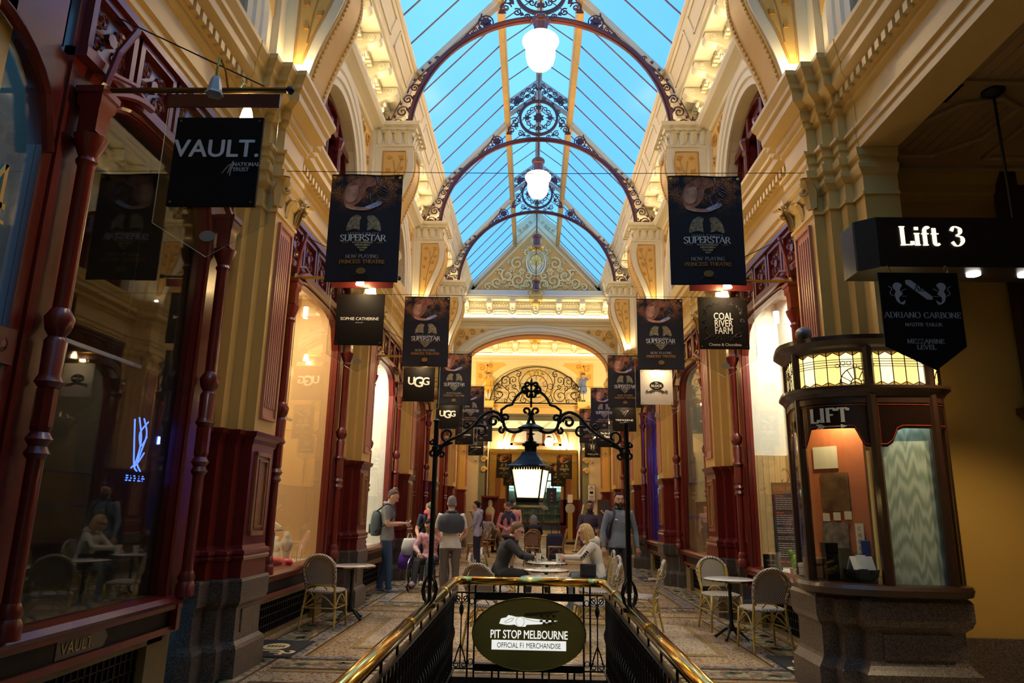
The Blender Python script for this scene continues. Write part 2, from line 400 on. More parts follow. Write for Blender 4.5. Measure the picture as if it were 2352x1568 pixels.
def build_floor():
    x0, x1, y0, y1 = HOLE
    mb = MB(); W = 3.6
    for a, b, c, d in ((-W, x0, -6, 38), (x1, W+3.5, -6, 38), (x0, x1, y1, 38), (x0, x1, -6, y0)):
        mb.box(a, b, c, d, -.12, 0)
    fl = obj('floor', mb, FIELD, kind='structure')
    z = .002
    def inlay(name, m, rects, h=z):
        b = MB()
        for r in rects:
            a, bb, c, d = r[:4]
            # keep out of the stairwell
            if bb > x0-.12 and a < x1+.12 and c < y1+.12 and d > y0:
                if a < x0-.12: b.box(a, min(bb, x0-.12), c, d, -.01, h)
                if bb > x1+.12: b.box(max(a, x1+.12), bb, c, d, -.01, h)
                if d > y1+.12: b.box(max(a, x0-.12), min(bb, x1+.12), max(c, y1+.12), d, -.01, h)
            else: b.box(a, bb, c, d, -.01, h)
        return obj(name, b, m, fl)
    for s in (-1, 1):
        def R(a, b, c, d): return (min(s*a, s*b), max(s*a, s*b), c, d)
        for k in range(-1, 6):
            ya, yb = yc(k)-.62, yc(k)+.62
            yA, yB = yc(k)+.62, yc(k+1)-.62
            # border of leaves beside the shopfront
            inlay('leaf_border', LEAFB, [R(2.60, 2.94, ya, yB)])
            inlay('ochre_line', LINEO, [R(2.97, 3.02, ya, yB), R(2.28, 2.33, yA, yB)], .0025)
            inlay('dark_line', LINED, [R(2.945, 2.965, ya, yB), R(2.565, 2.595, ya, yB), R(2.335, 2.36, yA, yB)], .003)
            inlay('blue_dash_band', BLUET, [R(2.40, 2.54, yA, yB)], .0035)
            # cross bands at the pilasters
            inlay('cross_leaf_band', LEAFB, [R(0, 2.5, yc(k)+.18, yc(k)+.5)], .004)
            inlay('cross_line', LINED, [R(0, 2.5, yc(k)+.12, yc(k)+.15), R(0, 2.5, yc(k)+.53, yc(k)+.56), R(0, 2.5, yc(k)-.42, yc(k)-.39)], .0045)
            inlay('cross_ochre', LINEO, [R(0, 2.5, yc(k)+.0, yc(k)+.09), R(0, 2.5, yc(k)-.5, yc(k)-.44)], .005)
            inlay('cross_dash', BLUET, [R(0, 2.5, yc(k)+.59, yc(k)+.68)], .0055)
            # centre panels
            yp, yq = yc(k)+1.15, yc(k)+3.3
            inlay('panel_frame', LINEO, [R(.5, 2.02, yp, yq)], .006)
            inlay('pale_panel', PALE, [R(.58, 1.94, yp+.1, yq-.1)], .0075)
            # vine motif in the panel and in the bands
            v = MB(); w = MB(); q = MB()
            cx, cyy = s*1.26, (yp+yq)/2
            for j in range(4):
                a = PI/2*j+PI/4
                pts = scroll((cx+.28*math.cos(a), cyy+.28*math.sin(a)), .16, a+PI, 1.1, 12)
                q.tube([(p[0], p[1], .006) for p in pts], [(.004, .022)]*len(pts), 4)
            w.tube([(cx-.5, cyy, .006), (cx, cyy+.03, .006), (cx+.5, cyy, .006)], [(.004, .02)]*3, 4)
            for j in range(9):
                yy = ya+.2+j*.42; xx = s*(2.77+.07*math.sin(j*2.1))
                for t in range(3):
                    a = j*1.3+t*2.1; v.prism([(xx+.10*math.cos(a+b)*r, yy+.13*math.sin(a+b)*r) for b, r in ((0, 1), (.5, .55), (1.2, .8), (2, .3), (-1.2, .7), (-.5, .5))], 'z', 0, .0045)
                pts = scroll((xx, yy+.2), .09, j, .9, 9); w.tube([(p[0], p[1], .003) for p in pts], [(.003, .008)]*len(pts), 4)
            if not (k <= 0 and False):
                for j in range(6):
                    xx = s*(.35+j*.38); yy = yc(k)+.34+.05*math.sin(j*2)
                    if x0-.1 < xx < x1+.1 and yy < y1+.1: continue
                    for t in range(2):
                        a = j*1.7+t*2.6; v.prism([(xx+.13*math.cos(a+b)*r, yy+.08*math.sin(a+b)*r) for b, r in ((0, 1), (.6, .5), (1.3, .8), (2.2, .3), (-1.3, .7), (-.6, .5))], 'z', 0, .006)
                    pts = scroll((xx+s*.18, yy), .08, j*2, .9, 9); w.tube([(p[0], p[1], .005) for p in pts], [(.003, .008)]*len(pts), 4)
            obj('vine_leaves', v, VINEG, fl); obj('vine_tendrils', w, VINER, fl); obj('blue_scrolls', q, VINEB, fl)
    return fl
FLOOR = build_floor()

def stairwell():
    x0, x1, y0, y1 = HOLE
    st = MB()
    n = 14
    for i in range(n):          # steps go down away from the viewer
        st.box(x0+.02, x1-.02, y0+i*.42, y0+(i+1)*.42+.02, -.19*(i+1)-.2, -.19*(i+1))
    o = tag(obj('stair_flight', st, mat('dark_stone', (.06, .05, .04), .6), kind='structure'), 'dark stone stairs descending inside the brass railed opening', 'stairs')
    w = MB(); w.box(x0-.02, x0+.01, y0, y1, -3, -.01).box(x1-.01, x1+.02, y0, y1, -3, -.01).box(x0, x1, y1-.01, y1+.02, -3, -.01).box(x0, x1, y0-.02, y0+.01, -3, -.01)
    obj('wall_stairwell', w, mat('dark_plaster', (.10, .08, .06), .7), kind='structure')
    c = MB(); c.box(x0-.10, x0, y0, y1+.1, 0, .11).box(x1, x1+.10, y0, y1+.1, 0, .11).box(x0, x1, y1, y1+.1, 0, .11)
    obj('trim_stair_kerb', c, GRANITE, kind='structure')
stairwell()

# ---- stepped pilaster plan -------------------------------------------------
STEPS = [(2.72, .28), (2.82, .42), (2.92, .56), (3.0, .76)]
def ring(s, e, z, back=3.32, steps=STEPS):
    p = [(back, -(steps[-1][1]+e))]
    for i in range(len(steps)-1, -1, -1):
        p.append((steps[i][0]-e, -(steps[i][1]+e)))
        if i > 0: p.append((steps[i][0]-e, -(steps[i-1][1]+e)))
    p = p+[(x, -y) for x, y in reversed(p)]
    return [(s*x, y, z) for x, y in p]
def stack(s, levels, **k):
    return MB().loft([ring(s, e, z, **k) for z, e in levels])
ENT = [(4.85, .03), (4.93, .03), (4.94, .05), (5.02, .05), (5.03, .08), (5.06, .08), (5.07, .02), (5.33, .02), (5.35, .06), (5.40, .06), (5.41, .09), (5.50, .09), (5.52, .12), (5.56, .20), (5.66, .20), (5.68, .23), (5.72, .235), (5.80, .28), (5.85, .28)]

def acanthus(r=.1, h=.2, n=6):
    """a curled leaf standing in +z, curling towards -y"""
    mb = MB(); prof = [(0, 0, .5), (.25, -.04, .62), (.55, -.1, .72), (.8, -.22, .62), (.95, -.42, .42), (.9, -.6, .22)]
    A = []; B = []; C = []
    for t, y, w in prof:
        A.append((-r*w, y*h, t*h)); C.append((0, y*h-.12*h*w, t*h)); B.append((r*w, y*h, t*h))
    mb.strip(A, C); mb.strip(C, B); mb.strip([(p[0], p[1]+.03, p[2]) for p in A], [(p[0], p[1]+.03, p[2]) for p in B])
    return mb
def build_pilaster_meshes(s):
    d = {}
    pst = [(2.72, .28), (2.83, .42), (2.95, .62)]
    d['plinth'] = stack(s, [(0, .06), (.24, .06), (.27, .045), (.30, .015), (.33, .01), (.58, .01), (.62, .045), (.66, .055), (.81, .055), (.835, .045)], steps=pst).mesh('plinth', [GRANITE])
    d['dado'] = stack(s, [(.835, .02), (.985, .02), (.99, .035), (1.015, .042), (1.03, .03), (1.05, .045), (1.075, .04), (1.09, .008), (1.12, 0), (2.03, 0), (2.05, .015), (2.09, .02), (2.12, .05), (2.16, .055)]).mesh('dado', [RED])
    d['shaft'] = stack(s, [(2.16, 0), (4.40, 0)]).mesh('shaft', [OCHRE])
    d['shaft_top'] = stack(s, [(3.0, 0), (4.40, 0)]).mesh('shaft', [OCHRE])
    d['capital'] = stack(s, [(4.40, .02), (4.43, .02), (4.44, 0), (4.60, 0), (4.61, .015), (4.66, .05), (4.70, .055), (4.72, .03), (4.76, .03), (4.78, .06), (4.85, .07)]).mesh('capital', [OCHRE2])
    d['entablature_block'] = stack(s, ENT).mesh('entablature_block', [OCHRE2])
    # fluted pink panel on the arcade face
    mb = MB(); X = 2.72
    def bx(m, a, b, c, e, f, g): m.box(min(s*a, s*b), max(s*a, s*b), c, e, f, g)
    bx(mb, X-.012, X, -.19, .19, 2.30, 4.33)
    for i in range(5): bx(mb, X-.024, X-.012, -.125+i*.055, -.095+i*.055, 2.42, 4.22)
    for a, b, c, e in ((-.19, -.165, 2.3, 4.33), (.165, .19, 2.3, 4.33), (-.19, .19, 2.3, 2.33), (-.19, .19, 4.30, 4.33)): bx(mb, X-.03, X-.01, a, b, c, e)
    d['fluted_panel'] = mb.mesh('fluted_panel', [PINK])
    mb = MB()
    bx(mb, X-.006, X, -.18, .18, 1.2, 1.98)
    for a, b, c, e in ((-.18, -.14, 1.2, 1.98), (.14, .18, 1.2, 1.98), (-.18, .18, 1.2, 1.24), (-.18, .18, 1.94, 1.98), (-.11, -.09, 1.27, 1.91), (.09, .11, 1.27, 1.91), (-.11, .11, 1.27, 1.29), (-.11, .11, 1.89, 1.91)): bx(mb, X-.025, X-.004, a, b, c, e)
    d['dado_panel'] = mb.mesh('dado_panel', [WOODP])
    mb = MB(); bx(mb, X-.02, X, -.17, .17, .36, .56)
    d['plinth_panel'] = mb.mesh('plinth_panel', [GRANITE])
    # leaves at the capital's outer corners
    mb = MB(); L = acanthus(.075, .2)
    for yy in (-.27, 0, .27):
        mb.merge(L, Matrix.Translation((s*(X-.0), yy, 4.46)) @ Matrix.Rotation(-s*PI/2, 4, 'Z'))
    mb.merge(acanthus(.1, .3), Matrix.Translation((s*(X-.02), -.29, 4.46)) @ Matrix.Rotation(-s*PI/4, 4, 'Z'))
    mb.merge(acanthus(.1, .3), Matrix.Translation((s*(X-.02), .29, 4.46)) @ Matrix.Rotation(-s*3*PI/4, 4, 'Z'))
    for yy in (-.3, .3):
        for q in range(2):
            pts = scroll((0, 0), .075-.02*q, PI, 1.3, 14)
            mb.tube([(s*(X-.06-.03*q+p[0]*.7), yy+p[0]*.4*(1 if yy > 0 else -1), 4.74-.1*q+p[1]) for p in pts], .014, 5)
    for yy in (-.14, .14): mb.ball((s*(X-.03), yy, 4.68), .035, 8, 5)
    d['acanthus_leaves'] = mb.mesh('acanthus_leaves', [OCHRE2], True)
    # egg-and-dart row facing the viewer, triglyph-like studs on the frieze block
    mb = MB()
    for (xa, yy, n) in ((2.72, -.28, 2), (2.82, -.42, 2), (2.92, -.56, 2)):
        for i in range(n): mb.ball((s*(xa+.03+i*.05), yy-.035, 4.685), (.022, .02, .03), 8, 5)
    for xa, yy in ((2.76, -.28), (2.87, -.42)):
        mb.tube([(s*xa, yy-.14, 5.50), (s*xa, yy-.14, 5.44), (s*xa, yy-.08, 5.38)], .035, 6)
    d['egg_and_dart'] = mb.mesh('egg_and_dart', [OCHRE2], True)
    # console
    prof = [(2.9, 7.54), (2.19, 7.54)]+catmull([(2.17, 7.46), (2.15, 7.25), (2.17, 7.02), (2.25, 6.75), (2.37, 6.45), (2.47, 6.15), (2.54, 5.86)], 4)+[(2.9, 5.86)]
    d['console_body'] = MB().prism([(s*x, z) for x, z in prof], 'y', -.30, .30).mesh('console_body', [CREAM2])
    def rect(e, z, X0=2.19, back=2.92): return [(s*back, -.3-e, z), (s*(X0-e), -.3-e, z), (s*(X0-e), .3+e, z), (s*back, .3+e, z)]
    d['console_cap'] = MB().loft([rect(e, z) for z, e in ((7.50, .0), (7.515, .03), (7.54, .03), (7.545, 0), (7.76, 0), (7.765, .03), (7.79, .035), (7.80, .06), (7.84, .075), (7.87, .12), (7.93, .135))]).mesh('console_cap', [CREAM2])
    pan = [(2.68, 7.42), (2.30, 7.42)]+catmull([(2.27, 7.25), (2.30, 7.0), (2.38, 6.75), (2.50, 6.45), (2.60, 6.1)], 4)+[(2.68, 6.1)]
    d['console_panel'] = MB().prism([(s*x, z) for x, z in pan], 'y', -.31, -.29).mesh('console_panel', [GOLDP])
    mb = MB(); mb.tube([(s*x, -.312, z) for x, z in pan], .014, 4, True)
    stem = [(2.56, 6.35), (2.52, 6.7), (2.47, 7.0), (2.50, 7.25)]
    mb.tube([(s*x, -.315, z) for x, z in catmull(stem, 5)], .009, 5)
    mb.tube([(s*x, -.315, z) for x, z in catmull([(2.50, 6.95), (2.42, 7.1), (2.36, 7.28)], 4)], .008, 5)
    for x, z, a, r in ((2.36, 7.3, .6, .06), (2.56, 7.3, 0, .05), (2.58, 7.05, .8, .06), (2.42, 6.95, 2.2, .06), (2.6, 6.85, .7, .05), (2.45, 6.72, 2.4, .05), (2.58, 6.55, .8, .04), (2.36, 7.1, 2.5, .045)):
        mb.prism([(s*(x+r*q*math.cos(a+b)), z+r*q*math.sin(a+b)) for b, q in ((0, 1.2), (.7, .6), (1.5, .8), (2.4, .5), (3.14, .9), (-2.4, .5), (-1.5, .8), (-.7, .6))], 'y', -.30, -.325)
    d['console_relief'] = mb.mesh('console_relief', [mat('gold_relief', (.58, .30, .05), .5)])
    mb = MB()
    cur = catmull([(2.17, 7.46), (2.15, 7.25), (2.17, 7.02), (2.25, 6.75), (2.37, 6.45), (2.47, 6.15), (2.53, 5.9)], 5)
    for x, z in cur: mb.ball((s*(x-.008), -.2, z), (.02, .025, .03), 6, 4).ball((s*(x-.008), .2, z), (.02, .025, .03), 6, 4)
    mb.strip([(s*(x-.004), -.27, z) for x, z in cur], [(s*(x-.004), .27, z) for x, z in cur])
    d['bead_row'] = mb.mesh('bead_row', [GOLDP])
    mb = MB(); L = acanthus(.095, .23)
    for i in range(4): mb.merge(L, Matrix.Translation((s*(2.27+.17*i), -.305, 7.555)))
    for i in range(4): mb.merge(L, Matrix.Translation((s*2.19, -.23+.155*i, 7.555)) @ Matrix.Rotation(-s*PI/2, 4, 'Z'))
    mb.ball((s*2.2, -.31, 7.72), .05, 8, 5)
    for q in range(3): mb.ball((s*2.13, -.1+.1*q, 7.45), (.05, .05, .09), 8, 5)
    d['console_leaves'] = mb.mesh('console_leaves', [CREAM2], True)
    d['pier'] = MB().box(min(s*2.82, s*2.95), max(s*2.82, s*2.95), -.46, .46, 5.85, 7.74).mesh('pier', [CREAM])
    mb = MB(); mb.lathe([(.0, 0), (.03, 0), (.035, .03), (.03, .06), (.022, .07)], n=10)
    d['uplight_can'] = mb.mesh('uplight_can', [BLACKM])
    d['uplight_lens'] = MB().ball((0, 0, .075), .03, 8, 5).mesh('uplight_lens', [mat_emit('spot_lens', (1, .9, .75), 40)])
    return d

def arch_strip(mb, s, r, X, r2, X2, zc=6.25, z0=5.85, n=20):
    A = [(s*X, -r, z0)]+[(s*X, -r*math.cos(PI*i/n), zc+r*math.sin(PI*i/n)) for i in range(n+1)]+[(s*X, r, z0)]
    B = [(s*X2, -r2, z0)]+[(s*X2, -r2*math.cos(PI*i/n), zc+r2*math.sin(PI*i/n)) for i in range(n+1)]+[(s*X2, r2, z0)]
    mb.strip(A, B)
def build_bay_meshes(s):
    d = {}
    mb = MB(); r, zc, H = 1.05, 6.25, 7.76; X = 2.9; n = 20; hw = BAY/2
    arcp = [(-r*math.cos(PI*i/n), zc+r*math.sin(PI*i/n)) for i in range(n+1)]
    mb.strip([(s*X, y, z) for y, z in arcp], [(s*X, y, H) for y, z in arcp])
    for a, b in ((-hw, -r), (r, hw)): mb.strip([(s*X, a, 5.8), (s*X, b, 5.8)], [(s*X, a, H), (s*X, b, H)])
    arch_strip(mb, s, r, X, r, 3.34)
    d['upper_wall'] = mb.mesh('upper_wall', [CREAM])
    mb = MB(); pr = [(1.04, 2.905), (1.04, 2.87), (1.13, 2.86), (1.15, 2.83), (1.25, 2.83), (1.27, 2.855), (1.30, 2.82), (1.38, 2.80), (1.40, 2.84), (1.45, 2.835), (1.48, 2.87), (1.50, 2.905)]
    for p, q in zip(pr, pr[1:]): arch_strip(mb, s, p[0], p[1], q[0], q[1])
    d['archivolt'] = mb.mesh('archivolt', [CREAM2])
    # window joinery
    mb = MB()
    for (a, b, xa) in ((1.06, .92, 3.06), (.92, .90, 3.02), (.88, .76, 3.08)):
        arch_strip(mb, s, a, xa, b, xa); arch_strip(mb, s, b, xa, b, xa+.08); 
    for yy in (-.30, .30):
        mb.box(min(s*3.02, s*3.12), max(s*3.02, s*3.12), yy-.05, yy+.05, 5.85, 7.15)
        mb.lathe([(.04, 5.85), (.06, 5.95), (.045, 6.0), (.045, 6.5), (.075, 6.55), (.05, 6.6), (.09, 6.72), (.09, 6.76)], (s*2.99, yy, 0), 8)
    mb.box(min(s*3.0, s*3.14), max(s*3.0, s*3.14), -1.05, 1.05, 6.72, 6.82).box(min(s*3.0, s*3.14), max(s*3.0, s*3.14), -1.05, 1.05, 5.82, 5.92)
    d['window_joinery'] = mb.mesh('window_joinery', [RED])
    mb = MB()
    mb.prism([(-.98, 5.85)]+[(-.98*math.cos(PI*i/n), zc+.98*math.sin(PI*i/n)) for i in range(n+1)]+[(.98, 5.85)], 'x', s*3.12, s*3.13)
    d['window_glass'] = mb.mesh('window_glass', [MAT['smoky_glass']])
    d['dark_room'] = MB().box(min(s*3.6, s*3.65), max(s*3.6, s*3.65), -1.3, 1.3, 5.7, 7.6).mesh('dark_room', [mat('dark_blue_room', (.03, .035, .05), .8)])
    mb = MB(); n2 = 8
    for q in (-1, 1):
        a0, a1 = math.radians(62), math.radians(20)
        ar = [(q*1.58*math.cos(a0+(a1-a0)*i/n2), zc+1.58*math.sin(a0+(a1-a0)*i/n2)) for i in range(n2+1)]
        mb.prism([(q*1.68, 7.66), (q*.75, 7.66)]+ar+[(q*1.68, 6.55)], 'x', s*2.9, s*2.885)
    d['spandrel_panel'] = mb.mesh('spandrel_panel', [GOLDP])
    mb = MB()
    for q in (-1, 1):
        for c, rr, a in (((1.5, 7.42), .14, 0), ((1.22, 7.5), .1, 2), ((1.56, 7.08), .1, 1), ((1.0, 7.56), .06, 3), ((1.58, 6.82), .07, 4)):
            mb.tube([(s*2.875, q*p[0], p[1]) for p in scroll(c, rr, a, 1.4, 14)], .018, 5)
    d['spandrel_scrolls'] = mb.mesh('spandrel_scrolls', [MAT['gold_relief']])
    # dentil row and panel mouldings
    mb = MB(); nd = 26
    for i in range(nd):
        y = -hw+.62+(BAY-1.24)*(i+.5)/nd
        mb.box(min(s*2.86, s*2.95), max(s*2.86, s*2.95), y-.034, y+.034, 5.41, 5.49)
    d['dentil_row'] = mb.mesh('dentil_row', [OCHRE2])
    mb = MB(); nd = 40
    for i in range(nd):
        y = -hw+BAY*(i+.5)/nd; mb.box(min(s*2.74, s*2.82), max(s*2.74, s*2.82), y-.03, y+.03, 8.44, 8.53)
    d['upper_dentils'] = mb.mesh('upper_dentils', [CREAM2])
    mb = MB(); L = 1.15
    # frame lies on the sloping band (2.42,8.66)->(2.28,9.12)
    def bp(t, off): x = 2.42-.14*t; z = 8.68+.44*t; return (s*(x-off), z)
    for (y0, y1, t0, t1) in ((-L/2, L/2, .16, .22), (-L/2, L/2, .78, .84), (-L/2, -L/2+.04, .16, .84), (L/2-.04, L/2, .16, .84)):
        (xa, za), (xb, zb) = bp(t0, .0), bp(t1, .0); (xc, zc_), (xd, zd) = bp(t1, .022), bp(t0, .022)
        mb.prism([(xa, za), (xb, zb), (xc, zc_), (xd, zd)], 'y', y0, y1)
    d['panel_moulding'] = mb.mesh('panel_moulding', [CREAM2])
    # scroll modillion
    mb = MB(); pr = [(2.9, 8.02), (2.83, 8.02)]+catmull([(2.80, 8.06), (2.76, 8.14), (2.80, 8.26), (2.70, 8.36), (2.54, 8.40), (2.47, 8.46), (2.48, 8.55)], 3)+[(2.9, 8.58)]
    mb.prism([(s*x, z) for x, z in pr], 'y', -.085, .085)
    for q in (-1, 1):
        for c, rr in (((2.80, 8.14), .07), ((2.60, 8.48), .06)):
            mb.lathe([(rr, -.005), (rr, .012), (rr*.7, .02), (rr*.4, .012), (rr*.3, .025), (.005, .03)] if q > 0 else [(rr, .005), (rr, -.012), (rr*.7, -.02), (rr*.4, -.012), (rr*.3, -.025), (.005, -.03)], (s*c[0], q*.085, c[1]), 10, 'y')
    for t in range(3): mb.ball((s*(2.76-.03*t), 0, 8.10+.09*t), (.03, .06, .05), 7, 5)
    d['modillion'] = mb.mesh('modillion', [CREAM2], 'auto')
    return d

def entab_profile(s):
    pts = [(3.32, 4.855)]+[(3.006-e, z+.001) for z, e in ENT]+[(3.32, 5.85)]
    return [(s*x, z) for x, z in pts]
WALLS = {}
LEDS = mat_emit('cove_led', (1, .84, .54), 34)
def build_wall(s, name):
    w = obj(name, MB().box(min(s*3.36, s*3.5), max(s*3.36, s*3.5), -6, 37.6, 5.0, 9.2), CREAM, kind='structure')
    WALLS[s] = w
    P = build_pilaster_meshes(s); B = build_bay_meshes(s)
    y_0, y_1 = -5.9, 23.75
    obj('entablature', MB().prism(entab_profile(s), 'y', y_0, 29.9), OCHRE2, w)
    obj('string_course', MB().prism([(s*x, z) for x, z in ((2.95, 7.70), (2.86, 7.72), (2.84, 7.76), (2.78, 7.80), (2.70, 7.84), (2.66, 7.90), (2.66, 7.95), (2.95, 7.95))], 'y', y_0, y_1), CREAM2, w)
    obj('frieze_wall', MB().box(min(s*2.88, s*3.0), max(s*2.88, s*3.0), y_0, y_1, 7.9, 8.7), CREAM2, w)
    obj('corona', MB().prism([(s*x, z) for x, z in ((2.95, 8.53), (2.83, 8.53), (2.80, 8.57), (2.47, 8.58), (2.47, 8.62), (2.42, 8.66), (2.42, 8.70), (2.95, 8.70))], 'y', y_0, y_1), CREAM2, w)
    obj('panel_band', MB().prism([(s*x, z) for x, z in ((2.9, 8.66), (2.42, 8.68), (2.28, 9.12), (2.26, 9.13), (2.23, 9.17), (2.23, 9.24), (2.45, 9.24), (2.9, 9.3))], 'y', y_0, y_1), CREAM, w)
    ks = range(-2, 6)
    for k in ks:
        y = yc(k)
        if y > 30: continue
        low = not (s > 0 and k < 0)
        pil = empty('pilaster', w, (0, y, 0))
        if low:
            for n_ in ('plinth', 'dado', 'shaft', 'capital', 'fluted_panel', 'dado_panel', 'plinth_panel', 'acanthus_leaves', 'egg_and_dart'):
                if s > 0 and k == 0:
                    if n_ in ('dado_panel', 'plinth_panel', 'dado', 'plinth'): continue
                    if n_ == 'shaft': part(n_, P['shaft_top'], pil); continue
                part(n_, P[n_], pil)
        part('entablature_block', P['entablature_block'], pil)
        if k <= 4 and y < 23.7 or k == 4:
            if k == 4: continue
            con = empty('console', w, (0, y, 0))
            for n_ in ('console_body', 'console_cap', 'console_panel', 'console_relief', 'bead_row', 'console_leaves', 'pier'): part(n_, P[n_], con)
            if k >= 0:
                up = empty('uplight', w, (s*2.60, y-.44, 5.85))
                part('uplight_can', P['uplight_can'], up); part('uplight_lens', P['uplight_lens'], up)
                lamp('uplight_lamp', 'SPOT', (s*2.60, y-.44, 5.97), UPL, (1, .80, .50), w, .05, rot=(PI-.25, s*-.12, 0), spot=2.6)
    for k in range(-2, 4):
        y = yc(k)+BAY/2
        bay = empty('bay', w, (0, y, 0))
        for n_ in ('upper_wall', 'archivolt', 'spandrel_panel', 'spandrel_scrolls', 'window_joinery', 'window_glass', 'dark_room', 'dentil_row', 'upper_dentils'):
            o = part(n_, B[n_], bay)
            if 'dentil' in n_: o['kind'] = 'stuff'
        if k >= -1:
            for i in range(3): part('panel_moulding', B['panel_moulding'], w, (0, y-BAY/3+BAY/3*i, 0))
            for i in range(6): part('modillion', B['modillion'], w, (0, yc(k)+BAY*(i+.5)/6, 0))
        if k >= 0:
            obj('cove_light', MB().box(min(s*2.74, s*2.78), max(s*2.74, s*2.78), y-1.75, y+1.75, 7.952, 7.962), LEDS, w)
    # beyond the end arch the same wall runs on, plain
    m = MB(); m.box(min(s*3.0, s*3.36), max(s*3.0, s*3.36), 24.9, 30, 2.16, 4.9)
    obj('far_wall', m, OCHRE, w)
    obj('far_dado', MB().box(min(s*2.96, s*3.36), max(s*2.96, s*3.36), 24.9, 30, .0, 2.16), RED, w)
    obj('far_upper_wall', MB().box(min(s*3.1, s*3.36), max(s*3.1, s*3.36), 23.9, 30, 5.8, 9.2), CREAM, w)
UPL = 8
build_wall(-1, 'wall_left'); build_wall(1, 'wall_right')

# ------------------------------------------------------------------ glass roof
TIMB = mat('cream_timber', (.72, .58, .34), .5, noise=.2, nscale=5)
TIMO = mat('ochre_timber', (.55, .36, .13), .5, noise=.3, nscale=6)
TIMG = mat('grey_timber', (.50, .48, .44), .5)
BARM = mat('glazing_bar_paint', (.22, .12, .08), .5)
def roof():
    r = obj('ceiling', MB().box(-.07, .07, -6, 23.75, 11.92, 12.06), TIMG, kind='structure')
    E_, Pn, Lb, Rd = (2.27, 9.2), (.80, 10.81), (.76, 11.40), (0, 12.0)
    dx, dz = Pn[0]-E_[0], Pn[1]-E_[1]; L = math.hypot(dx, dz); nx, nz = -dz/L, dx/L   # outward normal for +x side
    nx, nz = (abs(dz)/L, abs(dx)/L)
    pw = BAY/6
    M = {}
    for s in (-1, 1):
        def slab(a, b, t, y0, y1, off=0., m=None):
            px, pz = b[0]-a[0], b[1]-a[1]; l = math.hypot(px, pz); ux, uz = abs(pz)/l, abs(px)/l
            q = [(a[0]+ux*off, a[1]+uz*off), (b[0]+ux*off, b[1]+uz*off), (b[0]+ux*(off+t), b[1]+uz*(off+t)), (a[0]+ux*(off+t), a[1]+uz*(off+t))]
            return (m or MB()).prism([(s*x, z) for x, z in q], 'y', y0, y1)
        M['pane', s] = slab(E_, Pn, .006, -pw/2+.005, pw/2-.005).mesh('pane', [ROOFG])
        M['bar', s] = slab(E_, Pn, .022, -.009, .009, -.02).mesh('glazing_bar', [BARM])
        M['rafter', s] = slab(E_, Pn, .10, -.10, .10, -.12).mesh('rafter', [TIMB])
        M['lpane', s] = slab(Lb, Rd, .006, -pw/2+.005, pw/2-.005).mesh('lantern_pane', [LANTG])
        M['lbar', s] = slab(Lb, Rd, .02, -.008, .008, -.018).mesh('lantern_bar', [BARM])
        M['lraft', s] = slab(Lb, Rd, .07, -.05, .05, -.08).mesh('lantern_rafter', [TIMG])
        M['chord', s] = slab((.75, 10.92), (0, 11.5), .08, -.04, .04, 0).mesh('lantern_chord', [TIMG])
        M['side', s] = MB().box(min(s*.775, s*.78), max(s*.775, s*.78), -BAY/2+.02, BAY/2-.02, 10.98, 11.36).mesh('lantern_side_pane', [LANTG])
    for s in (-1, 1):
        mb = MB().box(min(s*.72, s*.83), max(s*.72, s*.83), -6, 23.75, 10.66, 10.98)
        mb.box(min(s*.70, s*.75), max(s*.70, s*.75), -6, 23.75, 10.72, 10.78)
        obj('purlin', mb, TIMO, r)
        obj('lantern_sill', MB().box(min(s*.72, s*.83), max(s*.72, s*.83), -6, 23.75, 11.34, 11.42), TIMG, r)
        for k in range(-3, 4):
            for i in range(6):
                y = yc(k)+pw*(i+.5)
                part('pane', M['pane', s], r, (0, y, 0)); part('lantern_pane', M['lpane', s], r, (0, y, 0))
                if i:
                    part('glazing_bar', M['bar', s], r, (0, y-pw/2, 0)); part('lantern_bar', M['lbar', s], r, (0, y-pw/2, 0))
            part('rafter', M['rafter', s], r, (0, yc(k)+.1, 0)); part('lantern_rafter', M['lraft', s], r, (0, yc(k)+.1, 0))
            part('lantern_chord', M['chord', s], r, (0, yc(k)+.1, 0)); part('lantern_side_pane', M['side', s], r, (0, yc(k)+BAY/2, 0))
        part('rafter', M['rafter', s], r, (0, 23.68, 0))
    return r
ROOF = roof()

